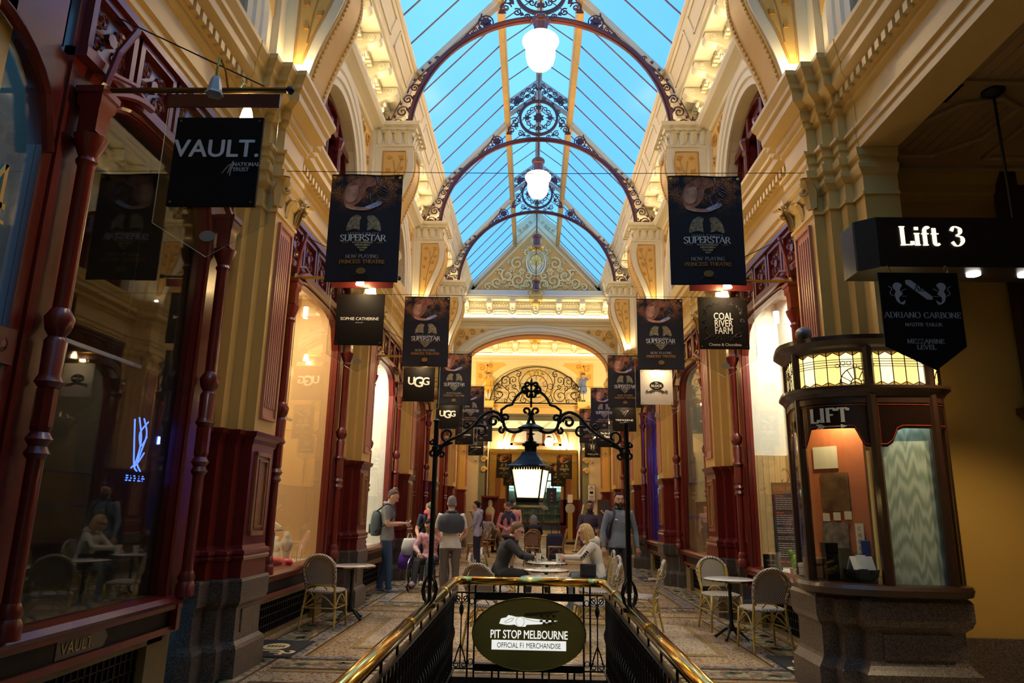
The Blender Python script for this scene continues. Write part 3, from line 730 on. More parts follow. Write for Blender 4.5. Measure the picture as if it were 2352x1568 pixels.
def iron_arch_parts():
    zc, R = 7.93, 2.33; n = 48
    rib = MB(); rings = []
    for i in range(n+1):
        a = PI*i/n; c, s = math.cos(a), math.sin(a)
        rings.append([((R+dr)*c, dy, zc+(R+dr)*s) for dr, dy in ((-.045, -.03), (-.045, .03), (-.02, .03), (-.02, .07), (.03, .07), (.03, -.07), (-.02, -.07), (-.02, -.03))])
    rib.loft(rings)
    sc = MB(); T = .014
    def sp(x, z, r, a, t=1.5, h=1):
        for q in (-1, 1): sc.tube([(q*p[0], 0, p[1]) for p in scroll((x, z), r, a, t, 18, h)], T, 5)
    def cv(*p):
        for q in (-1, 1): sc.tube([(q*a, 0, b) for a, b in catmull(list(p), 5)], T, 5)
    def ros(x, z, r):
        for q in ((-1, 1) if x else (1,)):
            sc.prism([(q*x+r*k*math.cos(2*PI*i/16), z+r*k*math.sin(2*PI*i/16)) for i in range(16) for k in ((1 if i % 2 else .72),)], 'y', -.012, .012)
            sc.lathe([(r*.45, -.03), (r*.45, .03)], (q*x, 0, z), 8, 'y')
    def pol(a, rr): return ((R+rr)*math.cos(math.radians(a)), zc+(R+rr)*math.sin(math.radians(a)))
    def leaf(x, z, a, r):
        for q in (-1, 1):
            sc.prism([(q*(x+r*k*math.cos(a+b)), z+r*k*math.sin(a+b)) for b, k in ((0, 1.25), (.45, .55), (.8, .9), (1.4, .35), (3.14, .35), (-1.4, .35), (-.8, .9), (-.45, .55))], 'y', -.008, .008)
    # foot cluster and the chain of scrolls up the haunch
    for a, rr, r in ((4, .22, .12), (10, .17, .12), (16, .14, .10), (22, .11, .085), (27.5, .09, .07), (32, .07, .05)):
        x, z = pol(a, rr); sp(x, z, r, math.radians(a+180), 1.6, 1 if a % 2 else -1); leaf(*pol(a+3, rr+.06), math.radians(a+60), .06)
        x, z = pol(a+2, .05); sp(x, z, r*.55, math.radians(a), 1.2, -1)
    cv(pol(.5, .55), pol(2, .42), pol(6, .34), pol(13, .27), pol(22, .19), pol(31, .11), pol(37, .05))
    cv(pol(1, .5), pol(.5, .35), pol(3, .22), pol(2, .08))
    ros(*pol(3.2, .26), .1); leaf(*pol(5, .38), 1.6, .1); leaf(*pol(.8, .4), 1.9, .1)
    x, z = pol(39, .08); sp(x, z, .05, 0, 1.2)
    # upper haunch
    for a, rr, r in ((53, .05, .035), (56, .07, .05), (60, .10, .06)):
        x, z = pol(a, rr); sp(x, z, r, math.radians(a), 1.4, 1); leaf(*pol(a+2, rr), math.radians(a+80), .05)
    cv(pol(50, .02), pol(55, .09), pol(60, .16), pol(64, .24), pol(66, .36))
    x, z = pol(66, .16); ros(x, z, .115); cvp = [(x+.14*math.cos(t), z+.14*math.sin(t)) for t in [2*PI*i/12 for i in range(13)]]
    for q in (-1, 1): sc.tube([(q*a, 0, b) for a, b in cvp], T, 5)
    sp(.66, 10.52, .12, 3.0, 1.6, -1); sp(.58, 10.76, .11, .5, 1.5, 1); sp(.44, 10.42, .085, 1, 1.5); leaf(.74, 10.42, 2.5, .12); leaf(.52, 10.62, .8, .1)
    sp(.24, 10.33, .055, 0, 1.3); leaf(.33, 10.37, .4, .07); cv((.78, 10.4), (.66, 10.66), (.5, 10.9), (.46, 11.08)); sp(.50, 11.0, .06, 1, 1.3); sp(.14, 11.38, .055, 2, 1.3)
    leaf(.36, 11.22, 2.3, .07)
    # ring with its wheel of scrolls
    rg = MB(); rings = []
    for i in range(41):
        a = 2*PI*i/40; rings.append([((.455+dr)*math.cos(a), dy, 10.85+(.455+dr)*math.sin(a)) for dr, dy in ((-.03, -.03), (.03, -.03), (.03, .03), (-.03, .03))])
    rg.loft(rings, cap=False)
    ros(0, 10.85, .14)
    for i in range(8):
        a = PI/8+2*PI*i/8; c = (.27*math.cos(a), 10.85+.27*math.sin(a))
        for h in (1, -1):
            o = (c[0]+.06*h*math.cos(a+PI/2), c[1]+.06*h*math.sin(a+PI/2))
            sc.tube([(p[0], 0, p[1]) for p in scroll(o, .075, a+PI+h*.8, 1.3, 14, h)], T*.9, 5)
    for i in range(4):
        a = PI/2*i; sc.prism([(.27*math.cos(a)+.13*k*math.cos(a+b), 10.85+.27*math.sin(a)+.13*k*math.sin(a+b)) for b, k in ((0, 1), (.5, .4), (1.1, .6), (2, .25), (3.14, .8), (-2, .25), (-1.1, .6), (-.5, .4))], 'y', -.01, .01)
    # band between the chord and the lantern rafter
    for t in (.12, .3, .48, .66, .84):
        x = .75*(1-t); z = 11.17+.57*t
        sp(x, z+.06, .075, t*9, 1.4, 1); sp(x+.02, z-.11, .065, t*5, 1.4, -1); leaf(x-.06, z, 2.4+t, .07)
    ros(.52, 11.32, .1); cv((.74, 11.02), (.5, 11.28), (.25, 11.5), (.06, 11.72))
    return rib.mesh('rib', [MAROON], 'auto'), sc.mesh('scrollwork', [MAROON]), rg.mesh('ring', [MAROON], 'auto')
IA = iron_arch_parts()
for k, lab in ((1, 'nearest maroon iron arch with scrollwork across the glass roof'), (2, 'middle iron roof arch with scrollwork ring between two lamps'), (3, 'farthest iron roof arch in front of the carved gable')):
    t = thing('iron_arch', lab, 'arch', (0, yc(k), 0), group='iron arches under the glass roof')
    for n_, me in zip(('rib', 'scrollwork', 'ring'), IA): part(n_, me, t)

# ------------------------------------------------------------------ pendant lamps
LGLASS = mat_lampglass('opal_lamp_glass', (1, .80, .46), .3, ((1, .68, .28), .35))
CGLASS = mat_glass('amber_clear_glass', (.96, .86, .55), .3)
FILA = mat_emit('lit_bulb', (1, .86, .6), 60)
def pendant(y, zb, D, lit, lab, ztop=11.9):
    s = D/.63
    t = thing('pendant_lamp', lab, 'lamp', (0, y, zb), group='globe pendant lamps along the ridge')
    g = MB(); pr = [(.01, 0), (.08, .01), (.16, .05), (.225, .13), (.255, .24), (.26, .36), (.265, .44), (.30, .50), (.325, .55), (.325, .58), (.29, .62), (.22, .66), (.15, .70)]
    g.loft([[(r*s*math.cos(2*PI*i/24), r*s*math.sin(2*PI*i/24), z*s+.03) for i in range(24)] for r, z in pr], cap=False)
    obj('glass_shade', g, LGLASS if lit else CGLASS, t, smooth=True)
    c = MB(); c.lathe([(r*s, z*s+.03) for r, z in ((.0, .66), (.15, .66), (.16, .69), (.12, .72), (.125, .92), (.15, .94), (.165, .98), (.165, 1.02), (.12, 1.07), (.05, 1.10), (.0, 1.12))], n=18)
    obj('canopy', c, mat('maroon_canopy', (.10, .02, .015), .25, coat=.5), t, smooth='auto')
    st = MB()
    for i in range(6): st.ball((.165*s*math.cos(PI/3*i), .165*s*math.sin(PI/3*i), 1.0*s+.03), .012, 6, 4)
    st.lathe([(.0, -.03), (.012, -.02), (.018, 0), (.012, .02), (.008, .05)], n=8)
    obj('brass_studs', st, BRASS, t)['kind'] = 'stuff'
    obj('rod', MB().tube([(0, 0, 1.1*s), (0, 0, ztop-zb)], .014, 6), REDDK, t)
    b = MB().ball((0, 0, .3*s), (.07*s if lit else .03, .07*s if lit else .03, .10*s), 10, 7)
    obj('bulb', b, FILA if lit else mat('unlit_bulb', (.7, .62, .4), .2), t)
    if lit: lamp('pendant_light', 'POINT', (0, 0, .3*s), PEND, (1, .79, .48), t, .1)
PEND = 640
pendant(10.95, 9.02, .63, True, 'nearest lit globe pendant lamp hanging from the ridge')
pendant(6.6, 9.3, .63, True, 'lit globe pendant lamp just above the picture, over the stairs')
pendant(15.3, 8.58, .60, True, 'second lit globe pendant lamp below the scrollwork ring')
pendant(19.6, 8.43, .57, False, 'unlit clear glass pendant lamp in front of the carved gable')
pendant(23.2, 8.22, .56, False, 'unlit clear glass pendant lamp in front of the far cornice')
pendant(27.0, 7.75, .7, False, 'farthest clear glass globe seen through the top of the arch', 9.2)

# ------------------------------------------------------------------ end wall with gable and arch
def ornate_scrolls(mb, items, y, T=.03):
    for x, z, r, a, tn, h in items:
        for q in (-1, 1):
            pts = scroll((x, z), r, a, tn, 20, h)
            mb.tube([(q*p[0], y, p[1]) for p in pts], [T*(1-.4*i/len(pts)) for i in range(len(pts))], 6)
def flower(mb, x, z, r, y, n=6):
    for q in ((-1, 1) if x else (1,)):
        mb.lathe([(r*.35, -.05), (r*.3, -.02), (r*.35, 0)], (q*x, y, z), 8, 'y')
        for i in range(n):
            a = 2*PI*i/n; mb.ball((q*x+r*.65*math.cos(a), y, z+r*.65*math.sin(a)), (r*.38, .03, r*.38), 6, 4)
def ell_strip(mb, y, a, b, y2, a2, b2, zc, n=28):
    mb.strip([(-a*math.cos(PI*i/n), y, zc+b*math.sin(PI*i/n)) for i in range(n+1)], [(-a2*math.cos(PI*i/n), y2, zc+b2*math.sin(PI*i/n)) for i in range(n+1)])
def big_wall(name, y, a, b, zc, ztop, hw, zl):
    mb = MB(); n = 28; A = [(-a*math.cos(PI*i/n), y, zc+b*math.sin(PI*i/n)) for i in range(n+1)]
    mb.strip(A, [(p[0], y, ztop) for p in A])
    for q in (-1, 1): mb.strip([(q*a, y, zl), (q*hw, y, zl)], [(q*a, y, ztop), (q*hw, y, ztop)])
    return mb
def cross_cornice(w, y, hw, nm):
    """string course, modillions and corona across a wall that faces the viewer"""
    def ex(name, pts, m): return obj(name, MB().prism([(y-d, z) for d, z in pts], 'x', -hw, hw), m, w)
    ex('string_course', ((-.05, 7.70), (.04, 7.72), (.06, 7.76), (.12, 7.80), (.20, 7.84), (.24, 7.90), (.24, 7.95), (-.05, 7.95)), CREAM2)
    ex('frieze_wall', ((-.05, 7.9), (.02, 7.9), (.02, 8.7), (-.05, 8.7)), CREAM2)
    ex('corona', ((-.05, 8.53), (.07, 8.53), (.1, 8.57), (.40, 8.58), (.40, 8.62), (.45, 8.66), (.45, 8.72), (-.05, 8.72)), CREAM2)
    me = bpy.data.meshes['modillion']
    for i in range(nm):
        part('modillion', me, w, (-hw+2*hw*(i+.5)/nm, y-2.9, 0), -PI/2)   # turned to face the viewer
    d = MB(); nd = 60
    for i in range(nd):
        x = -hw+2*hw*(i+.5)/nd; d.box(x-.025, x+.025, y-.14, y-.06, 8.44, 8.53)
    o = obj('dentil_row', d, CREAM2, w); o['kind'] = 'stuff'
    for i in range(nm-1):
        c = -hw+2*hw*(i+1)/nm; f = MB(); W = 2*hw/nm-.26
        for a, b, z0, z1 in ((-W/2, W/2, 8.08, 8.10), (-W/2, W/2, 8.26, 8.28), (-W/2, -W/2+.03, 8.08, 8.28), (W/2-.03, W/2, 8.08, 8.28)): f.box(c+a, c+b, y-.05, y-.01, z0, z1)
        for q in (-1, 1): f.prism([(c+q*W*.22-.13, 8.18), (c+q*W*.22, 8.14), (c+q*W*.22+.13, 8.18), (c+q*W*.22, 8.22)], 'y', y-.04, y)
        obj('frieze_panel', f, CREAM2, w)
    obj('cove_light', MB().box(-hw+.3, hw-.3, y-.17, y-.13, 7.952, 7.962), LEDS, w)
# "modillion" mesh left from the right-hand wall has its back at +x=2.9: rotate -90 deg about z puts its back at -y...
def end_wall():
    y = 23.8
    mb = big_wall('w', y, 2.55, 1.25, 6.16, 8.9, 3.1, 5.8)
    ell_strip(mb, y, 2.55, 1.25, y+.6, 2.55, 1.25, 6.16)
    mb.strip([(-3.1, y, 8.88), (3.1, y, 8.88)], [(-2.3, y, 9.2), (2.3, y, 9.2)])
    mb.prism([(-2.35, 8.85), (2.35, 8.85), (2.30, 9.2), (.82, 10.85), (.82, 11.42), (0, 12.1), (-.82, 11.42), (-.82, 10.85), (-2.30, 9.2)], 'y', y, y+.2)
    w = obj('wall_end', mb, CREAM, kind='structure')
    cross_cornice(w, y, 2.85, 7)
    obj('gable_base', MB().box(-2.5, 2.5, y-.40, y, 8.70, 8.90), mat('grey_cream', (.62, .58, .50), .5), w)
    g = MB(); g.prism([(-2.22, 8.93), (2.22, 8.93), (0, 11.3)], 'y', y-.03, y)
    obj('gable_panel', g, mat('gable_gold', (.78, .42, .10), .55, noise=.35, col2=(.5, .26, .08), nscale=3), w)
    f = MB()
    for a, b in (((-2.28, 8.91), (2.28, 8.91)), ((2.28, 8.91), (0, 11.36)), ((0, 11.36), (-2.28, 8.91))): f.tube([(a[0], y-.035, a[1]), (b[0], y-.035, b[1])], .035, 4)
    for q in (-1, 1): f.prism([(q*2.42, 8.95), (q*2.52, 9.0), (q*.0, 11.70), (0, 11.5)], 'y', y-.06, y)
    obj('gable_moulding', f, CREAM2, w)
    o = MB()
    ornate_scrolls(o, [(.62, 9.35, .26, 4.6, 1.4, 1), (1.02, 9.55, .24, 1.2, 1.4, -1), (1.38, 9.28, .20, 4.4, 1.4, 1), (.30, 9.22, .2, 4.0, 1.3, -1), (.68, 10.0, .24, 2.0, 1.3, -1), (.9, 9.25, .14, .6, 1.2, 1), (1.7, 9.12, .13, 2.2, 1.3, -1), (.3, 10.45, .14, 4.3, 1.3, 1), (1.28, 9.66, .13, .4, 1.2, 1), (.28, 9.55, .13, 1.5, 1.3, 1)], y-.07, .042)
    for x, z, r in ((.5, 9.72, .13), (.85, 9.78, .12), (1.15, 9.36, .12), (.48, 9.12, .1), (1.55, 9.25, .08), (.35, 10.2, .11), (.12, 10.85, .09), (.75, 9.55, .09), (1.9, 9.04, .07), (.0, 9.1, .1), (.18, 10.62, .09), (1.02, 9.14, .08)): flower(o, x, z, r, y-.06)
    rg = random.Random(11)
    for _ in range(46):
        x, z = rg.uniform(.1, 2.0), rg.uniform(9.0, 11.0)
        if z-8.95 > (2.12-x)*1.03 or (abs(x) < .42 and 9.5 < z < 10.6): continue
        flower(o, x, z, rg.uniform(.05, .09), y-.05, 5)
    for q in (-1, 1):
        for i in range(9): o.ball((q*(.28+.07*math.sin(i)), y-.07, 9.18+.045*i), .04, 6, 4)
    obj('gable_relief', o, mat('gable_relief_gold', (.92, .66, .28), .5), w, smooth=True)
    c = MB(); c.tube([(.34*math.cos(t), y-.07, 10.05+.46*math.sin(t)) for t in [2*PI*i/24 for i in range(24)]], .035, 6, True)
    c.tube([(.26*math.cos(t), y-.07, 10.05+.38*math.sin(t)) for t in [2*PI*i/24 for i in range(24)]], .025, 6, True); c.ball((0, y, 10.05), (.24, .1, .34), 16, 9)
    obj('cartouche', c, CREAM2, w, smooth=True)
    for q in (-1, 1):
        lp = MB(); px = [(.72, 11.05), (.10, 11.58), (.10, 11.80), (.72, 11.28)]
        lp.prism([(q*a, b) for a, b in px], 'y', y-.04, y)
        obj('lantern_panel', lp, CREAM2, w); ls = MB()
        for i in range(4):
            t = (i+.5)/4; ls.tube([(q*p[0], y-.05, p[1]) for p in scroll((.65-.5*t, 11.2+.43*t), .07, i*2, 1.3, 14)], .016, 5)
        obj('lantern_scrolls', ls, mat('warm_relief', (.74, .56, .32), .5), w)
    av = MB(); pr = [(0, .0), (.0, .06), (.06, .07), (.08, .11), (.18, .11), (.20, .08), (.26, .12), (.30, .12), (.32, .0)]
    for p, q in zip(pr, pr[1:]): ell_strip(av, y-p[1], 2.55+p[0], 1.25+p[0], y-q[1], 2.55+q[0], 1.25+q[0], 6.16)
    obj('archivolt', av, CREAM2, w)
    rim = MB(); ell_strip(rim, y-.01, 2.55, 1.25, y-.01, 2.50, 1.20, 6.16); ell_strip(rim, y-.01, 2.5, 1.2, y+.5, 2.5, 1.2, 6.16); obj('arch_rim', rim, mat('russet_rim', (.45, .17, .05), .4), w)
    sp = MB(); ss = MB()
    for q in (-1, 1):
        sp.prism([(q*2.82, 7.6), (q*1.2, 7.6)]+[(q*2.98*math.cos(math.radians(a)), 6.16+1.68*math.sin(math.radians(a))) for a in (57, 50, 43, 36, 29, 22)]+[(q*2.82, 6.6)], 'y', y-.02, y)
        for x, z, r in ((2.6, 7.38, .15), (2.2, 7.46, .12), (2.68, 7.05, .1), (1.85, 7.5, .07), (2.4, 7.25, .08)):
            ss.tube([(q*p[0], y-.03, p[1]) for p in scroll((x, z), r, x*3, 1.4, 14)], .02, 5)
    obj('spandrel_panel', sp, GOLDP, w); obj('spandrel_scrolls', ss, MAT['gold_relief'], w)
end_wall()

# ------------------------------------------------------------------ crossing and the clock wall
def clock_wall():
    y = 30.0
    mb = big_wall('w', y, 2.15, 1.72, 5.85, 8.9, 3.3, 5.4)
    ell_strip(mb, y, 2.15, 1.72, y+.3, 2.15, 1.72, 5.85)
    mb.box(-2.3, 2.3, y+.3, y+.34, 5.4, 7.7)
    for q in (-1, 1): mb.box(min(q*2.32, q*3.3), max(q*2.32, q*3.3), y, y+.3, 0, 5.5)
    w = obj('wall_clock', mb, CREAM, kind='structure')
    cross_cornice(w, y, 3.0, 7)
    obj('far_ceiling', MB().box(-3.3, 3.3, 24, 30, 9.2, 9.3), CREAM, w)
    sp = MB(); ss = MB()
    for q in (-1, 1):
        sp.prism([(q*2.55, 7.66), (q*1.35, 7.66)]+[(q*2.45*math.cos(math.radians(a)), 5.85+1.98*math.sin(math.radians(a))) for a in (60, 52, 44, 36, 29)]+[(q*2.55, 6.35)], 'y', y-.02, y)
        for x, z, r in ((2.3, 7.42, .16), (1.9, 7.5, .12), (2.38, 7.05, .12), (2.1, 7.2, .08)):
            ss.tube([(q*p[0], y-.03, p[1]) for p in scroll((x, z), r, x*3, 1.4, 12)], .022, 5)
    obj('spandrel_panel', sp, GOLDP, w); obj('spandrel_scrolls', ss, MAT['gold_relief'], w)
    bm_ = MB(); bm_.box(-2.1, 2.2, y-.1, y+.3, 5.42, 5.78); bm_.box(-2.1, 2.2, y-.16, y+.1, 5.78, 5.84)
    obj('clock_beam', bm_, OCHRE2, w)
    fr = MB(); fr.box(-2.1, 2.2, y-.12, y, 5.33, 5.42).box(-2.1, 2.2, y-.08, y, 5.14, 5.33).box(-2.1, 2.2, y-.12, y, 4.68, 4.80)
    obj('transom_frame', fr, mat('olive_bronze', (.12, .11, .07), .4), w)
    tp = obj('transom_pane', MB().box(-2.1, 2.2, y+.0, y+.03, 4.8, 5.14), mat('lit_transom', (.8, .72, .4), .4, emit=((1, .86, .4), .55)), w)
    ln = MB()
    for x in (-1.3, -.55, .5, 1.3):
        q = 1 if x in (-1.3, .5) else -1
        for d in (0, .09): ln.tube([(x+d-.16*q, y-.01, 4.84), (x+d+.16*q, y-.01, 5.1)], .008, 4)
    obj('transom_lines', ln, BLACKM, w)
    # iron lunette and its clock
    lu = thing('lunette_grille', 'semicircular wrought iron grille of scrolls around the gold clock', 'grille', (0.1, y-.12, 5.85))
    m = MB(); T = .016
    m.tube([(2.0*math.cos(PI*i/30), 0, 1.62*math.sin(PI*i/30)) for i in range(31)], .022, 5); m.tube([(-2.05, 0, .02), (2.05, 0, .02)], .03, 5)
    obj('grille_frame', m, BLACKM, lu)
    m = MB()
    for q in (-1, 1):
        for x, z, r, a, tn, h in ((1.02, .35, .33, 1.6, 1.6, 1), (1.38, 1.0, .26, 4, 1.5, -1), (1.02, 1.02, .2, 5, 1.4, 1), (1.62, .42, .28, 2, 1.5, -1), (.8, 1.28, .16, 1, 1.3, 1), (1.25, .66, .12, 2, 1.2, -1), (1.8, .18, .12, 1, 1.2, 1), (1.62, .8, .11, 3, 1.2, 1), (.55, .16, .14, 0, 1.2, -1), (1.35, .1, .1, 1, 1.2, 1), (.95, .75, .12, 4, 1.3, 1)):
            m.tube([(q*p[0], 0, p[1]) for p in scroll((x, z), r, a, tn, 18, h)], T, 4)
        for c in (((.72, .1), (.6, .5), (.78, 1.0), (.7, 1.4)), ((1.3, .05), (1.2, .5), (1.5, .8), (1.45, 1.15)), ((1.8, .05), (1.45, .4), (1.85, .6), (1.7, .9))):
            m.tube([(q*a, 0, b) for a, b in catmull(list(c), 5)], T, 4)
    obj('grille_scrolls', m, BLACKM, lu)['kind'] = 'stuff'
    ck = thing('wall_clock', 'gold lettered clock in the middle of the iron lunette', 'clock', (.08, y-.17, 6.60))
    m = MB(); m.tube([(.72*math.cos(2*PI*i/32), 0, .72*math.sin(2*PI*i/32)) for i in range(32)], .014, 4, True); m.tube([(.48*math.cos(2*PI*i/32), 0, .48*math.sin(2*PI*i/32)) for i in range(32)], .014, 4, True)
    for a in (0, PI): m.tube([(.6*math.cos(a)+.12*math.cos(2*PI*i/14), 0, .12*math.sin(2*PI*i/14)) for i in range(14)], .012, 4, True)
    for i in range(12):
        a = 2*PI*i/12; m.tube([(.30*math.cos(a), 0, .30*math.sin(a)), (.47*math.cos(a), 0, .47*math.sin(a))], .01, 4)
    obj('dial_rings', m, BLACKM, ck)
    gold = mat('clock_gold', (.42, .29, .04), .5)
    for ch, a in (('T', 118), ('H', 90), ('E', 62), ('L', -30), ('C', -58), ('E', 210)):
        ar = math.radians(a); o = obj('numeral_letter', serif_mb(ch, .27, .26, .17, t=.02), gold, ck, (.60*math.cos(ar), -.01, .60*math.sin(ar)))
        rot = ar-PI/2 if a > 0 and a < 180 else ar-PI/2
        o.rotation_euler = (0, -rot, 0); o.location = (.60*math.cos(ar)-.13*math.cos(ar), -.01, .60*math.sin(ar)-.13*math.sin(ar))
    for a, l, wd, nme in ((math.radians(172), .44, .05, 'hour_hand'), (math.radians(-48), .56, .045, 'minute_hand')):
        h = MB(); h.prism([(l*math.cos(a), l*math.sin(a)), (.12*math.cos(a)+wd*math.sin(a), .12*math.sin(a)-wd*math.cos(a)), (-.16*math.cos(a)+wd*1.6*math.sin(a), -.16*math.sin(a)-wd*1.6*math.cos(a)), (-.16*math.cos(a)-wd*1.6*math.sin(a), -.16*math.sin(a)+wd*1.6*math.cos(a)), (.12*math.cos(a)-wd*math.sin(a), .12*math.sin(a)+wd*math.cos(a))], 'y', -.04, -.06)
        obj(nme, h, gold, ck)
    # pedestals
    for q, x in ((-1, -1.98), (1, 2.10)):
        p = MB(); p.loft([[(x-a, y-.45-b, z), (x+a, y-.45-b, z), (x+a, y, z), (x-a, y, z)] for z, a, b in ((5.40, .22, -.1), (5.50, .24, 0), (5.55, .28, .02), (5.60, .28, .02), (5.66, .24, 0), (5.86, .26, .02), (5.92, .28, .03))])
        obj('statue_pedestal', p, GOLDP, w)
        # scroll console stack below on the jamb
        cs = MB()
        for i in range(4):
            cs.tube([(x+q*.12-q*p_[0], y-.14, p_[1]) for p_ in scroll((0, 4.3-.42*i), .16-.015*i, 0, 1.3, 14)], .05, 6)
        obj('jamb_scrolls', cs, OCHRE2, w)
        jb = MB(); jb.box(min(q*2.05, q*2.3), max(q*2.05, q*2.3), y-.05, y+.1, 0, 4.7)
        obj('jamb_post', jb, mat('sage_green', (.22, .24, .13), .4), w)
        obj('jamb_trim', MB().box(min(q*1.96, q*2.05), max(q*1.96, q*2.05), y-.02, y+.1, 0, 4.7), REDDK, w)
    return w
clock_wall()

# ------------------------------------------------------------------ back of the arcade
def back_wall():
    y = 37.5
    mb = MB(); mb.box(-3.3, 3.3, y+.0, y+.2, 3.3, 6.6); 
    for a, b in ((-3.3, -1.36), (1.70, 3.3)): mb.box(a, b, y, y+.2, 0, 3.3)
    mb.box(-3.3, 3.3, y, y+.2, 0, .62)
    w = obj('wall_back', mb, CREAM, kind='structure')
    for q in (-1, 1):
        sd = MB(); sd.box(min(q*2.35, q*2.5), max(q*2.35, q*2.5), 30.3, y, 0, 6.6); obj('passage_wall', sd, CREAM, w)
        obj('passage_dado', MB().box(min(q*2.30, q*2.36), max(q*2.30, q*2.36), 30.4, y, 0, 1.95), RED, w)
        pl = MB(); pl.box(min(q*1.46, q*2.3), max(q*1.46, q*2.3), y-.12, y, 1.95, 3.75); obj('back_pilaster', pl, OCHRE, w)
        obj('back_dado', MB().box(min(q*1.44, q*2.3), max(q*1.44, q*2.3), y-.14, y, 0, 1.95), RED, w)
        obj('pink_panel', MB().box(min(q*1.72, q*1.98), max(q*1.72, q*1.98), y-.15, y-.1, 2.05, 3.5), PINK, w)
    obj('passage_ceiling', MB().box(-2.4, 2.4, 30.4, y, 6.5, 6.6), CREAM, w)
    c = MB().prism([(y-d, z) for d, z in ((0, 3.72), (.1, 3.74), (.12, 3.85), (.15, 3.88), (.15, 4.2), (.2, 4.24), (.32, 4.34), (.36, 4.45), (.36, 4.5), (0, 4.5))], 'x', -2.3, 2.3)
    obj('back_cornice', c, OCHRE2, w)
    d = MB()
    for i in range(50): x = -1.7+3.4*i/49; d.box(x-.02, x+.02, y-.22, y-.15, 4.16, 4.23)
    o = obj('dentil_row', d, OCHRE2, w); o['kind'] = 'stuff'
    cx, zb, R = .12, 4.72, 1.36
    fan = empty('window_1', None, (cx, y, zb), kind='structure')
    f = MB(); 
    for i in range(24):
        a, b = PI*i/24, PI*(i+1)/24
        f.prism([(R*math.cos(a), R*.92*math.sin(a)), (R*math.cos(b), R*.92*math.sin(b)), ((R-.14)*math.cos(b), (R-.14)*.92*math.sin(b)), ((R-.14)*math.cos(a), (R-.14)*.92*math.sin(a))], 'y', -.1, 0)
    f.box(-R, R, -.1, 0, 0, .12)
    for x in (-.42, .42): f.box(x-.08, x+.08, -.1, 0, 0, 1.18)
    obj('window_frame', f, WOODP, fan)
    for x0, x1 in ((-1.22, -.5), (-.34, .34), (.5, 1.22)):
        pts = [(x0, .12), (x1, .12)]+[(x1+(x0-x1)*i/6, .92*math.sqrt(max(1.24**2-(x1+(x0-x1)*i/6)**2, .01))) for i in range(7)]
        obj('window_pane', MB().prism(pts, 'y', -.04, -.03), mat('lit_blind', (.72, .68, .52), .5, emit=((1, .9, .65), .22)), fan)
    a = MB()
    for p0, p1 in ((1.40, 1.52), (1.52, 1.56), (1.62, 1.74)):
        a.strip([(cx+p0*math.cos(PI*i/24), y-.04, zb+p0*.93*math.sin(PI*i/24)) for i in range(25)], [(cx+p1*math.cos(PI*i/24), y-.08, zb+p1*.93*math.sin(PI*i/24)) for i in range(25)])
    obj('archivolt', a, CREAM2, w)
    for q in (-1, 1): obj('spandrel_panel', MB().prism([(q*1.75+cx, 6.4), (q*.8+cx, 6.4), (q*1.35+cx, 6.0), (q*1.75+cx, 5.3)], 'y', y-.02, y), GOLDP, w)
    # silver shop window
    sw = empty('window_2', None, (.17, y, 0), kind='structure')
    fr = MB(); fr.box(-1.55, 1.55, -.16, 0, 3.28, 3.70).box(-1.55, -1.42, -.14, 0, .7, 3.3).box(1.42, 1.55, -.14, 0, .7, 3.3).box(-1.55, 1.55, -.1, 0, 2.86, 2.92).box(-1.55, 1.55, -.14, 0, .66, .78)
    obj('window_frame', fr, REDDK, sw)
    obj('stall_board', MB().box(-1.55, 1.55, -.1, 0, .42, .66), mat('blue_stallboard', (.04, .09, .16), .3), sw)
    teal = mat('teal_display', (.62, .78, .74), .6)
    inn = MB(); inn.box(-1.5, 1.5, 1.2, 1.25, .6, 3.6).box(-1.55, -1.5, .02, 1.25, .6, 3.6).box(1.5, 1.55, .02, 1.25, .6, 3.6).box(-1.5, 1.5, .02, 1.25, .6, .7).box(-1.5, 1.5, .02, 1.25, 3.4, 3.6)
    obj('display_case', inn, teal, sw)
    obj('case_light', MB().box(-1.3, 1.3, .3, .6, 3.36, 3.38), mat_emit('cool_tube', (.75, 1, .95), 26), sw)
    obj('window_pane', MB().box(-1.42, 1.42, -.03, -.02, .78, 3.28), GLASS, sw)
    shm = MB().box(-1.45, 1.45, .25, 1.1, 0, .015).mesh('glass_shelf', [mat('shelf_glass', (.55, .75, .72), .1)])
    for z in (1.2, 1.62, 2.05, 2.5): part('glass_shelf', shm, sw, (0, 0, z))
    for x in (-.95, -.3, .4, 1.0): obj('shelf_upright', MB().box(x-.012, x+.012, .24, .27, .7, 3.2), mat('shelf_metal', (.3, .4, .4), .3, metal=.6), sw)
    silver = mat('silver_ware', (.16, .18, .2), .25, metal=.6); silver2 = mat('pale_silver', (.5, .55, .55), .2, metal=.7)
    kinds = [MB().lathe([(.0, 0), (.06, 0), (.02, .03), (.05, .1), (.07, .18), (.03, .24), (.05, .28)], n=10), MB().lathe([(.0, 0), (.05, 0), (.015, .02), (.015, .12), (.09, .2), (.1, .24)], n=10), MB().lathe([(0, 0), (.03, 0), (.035, .18), (.015, .24), (.015, .3)], n=8), MB().lathe([(0, 0), (.1, 0), (.1, .02), (.05, .05), (.06, .1), (.0, .14)], n=10)]
    nm = ['vase', 'goblet', 'bottle', 'lidded_dish']
    km = [k.mesh(nm[i], [silver], True) for i, k in enumerate(kinds)]; km2 = [k.mesh(nm[i], [silver2], True) for i, k in enumerate(kinds)]
    rs = random.Random(3)
    lv = {.7: 'bottom ledge', 1.215: 'lowest glass shelf', 1.635: 'second glass shelf', 2.065: 'third glass shelf', 2.515: 'top glass shelf'}
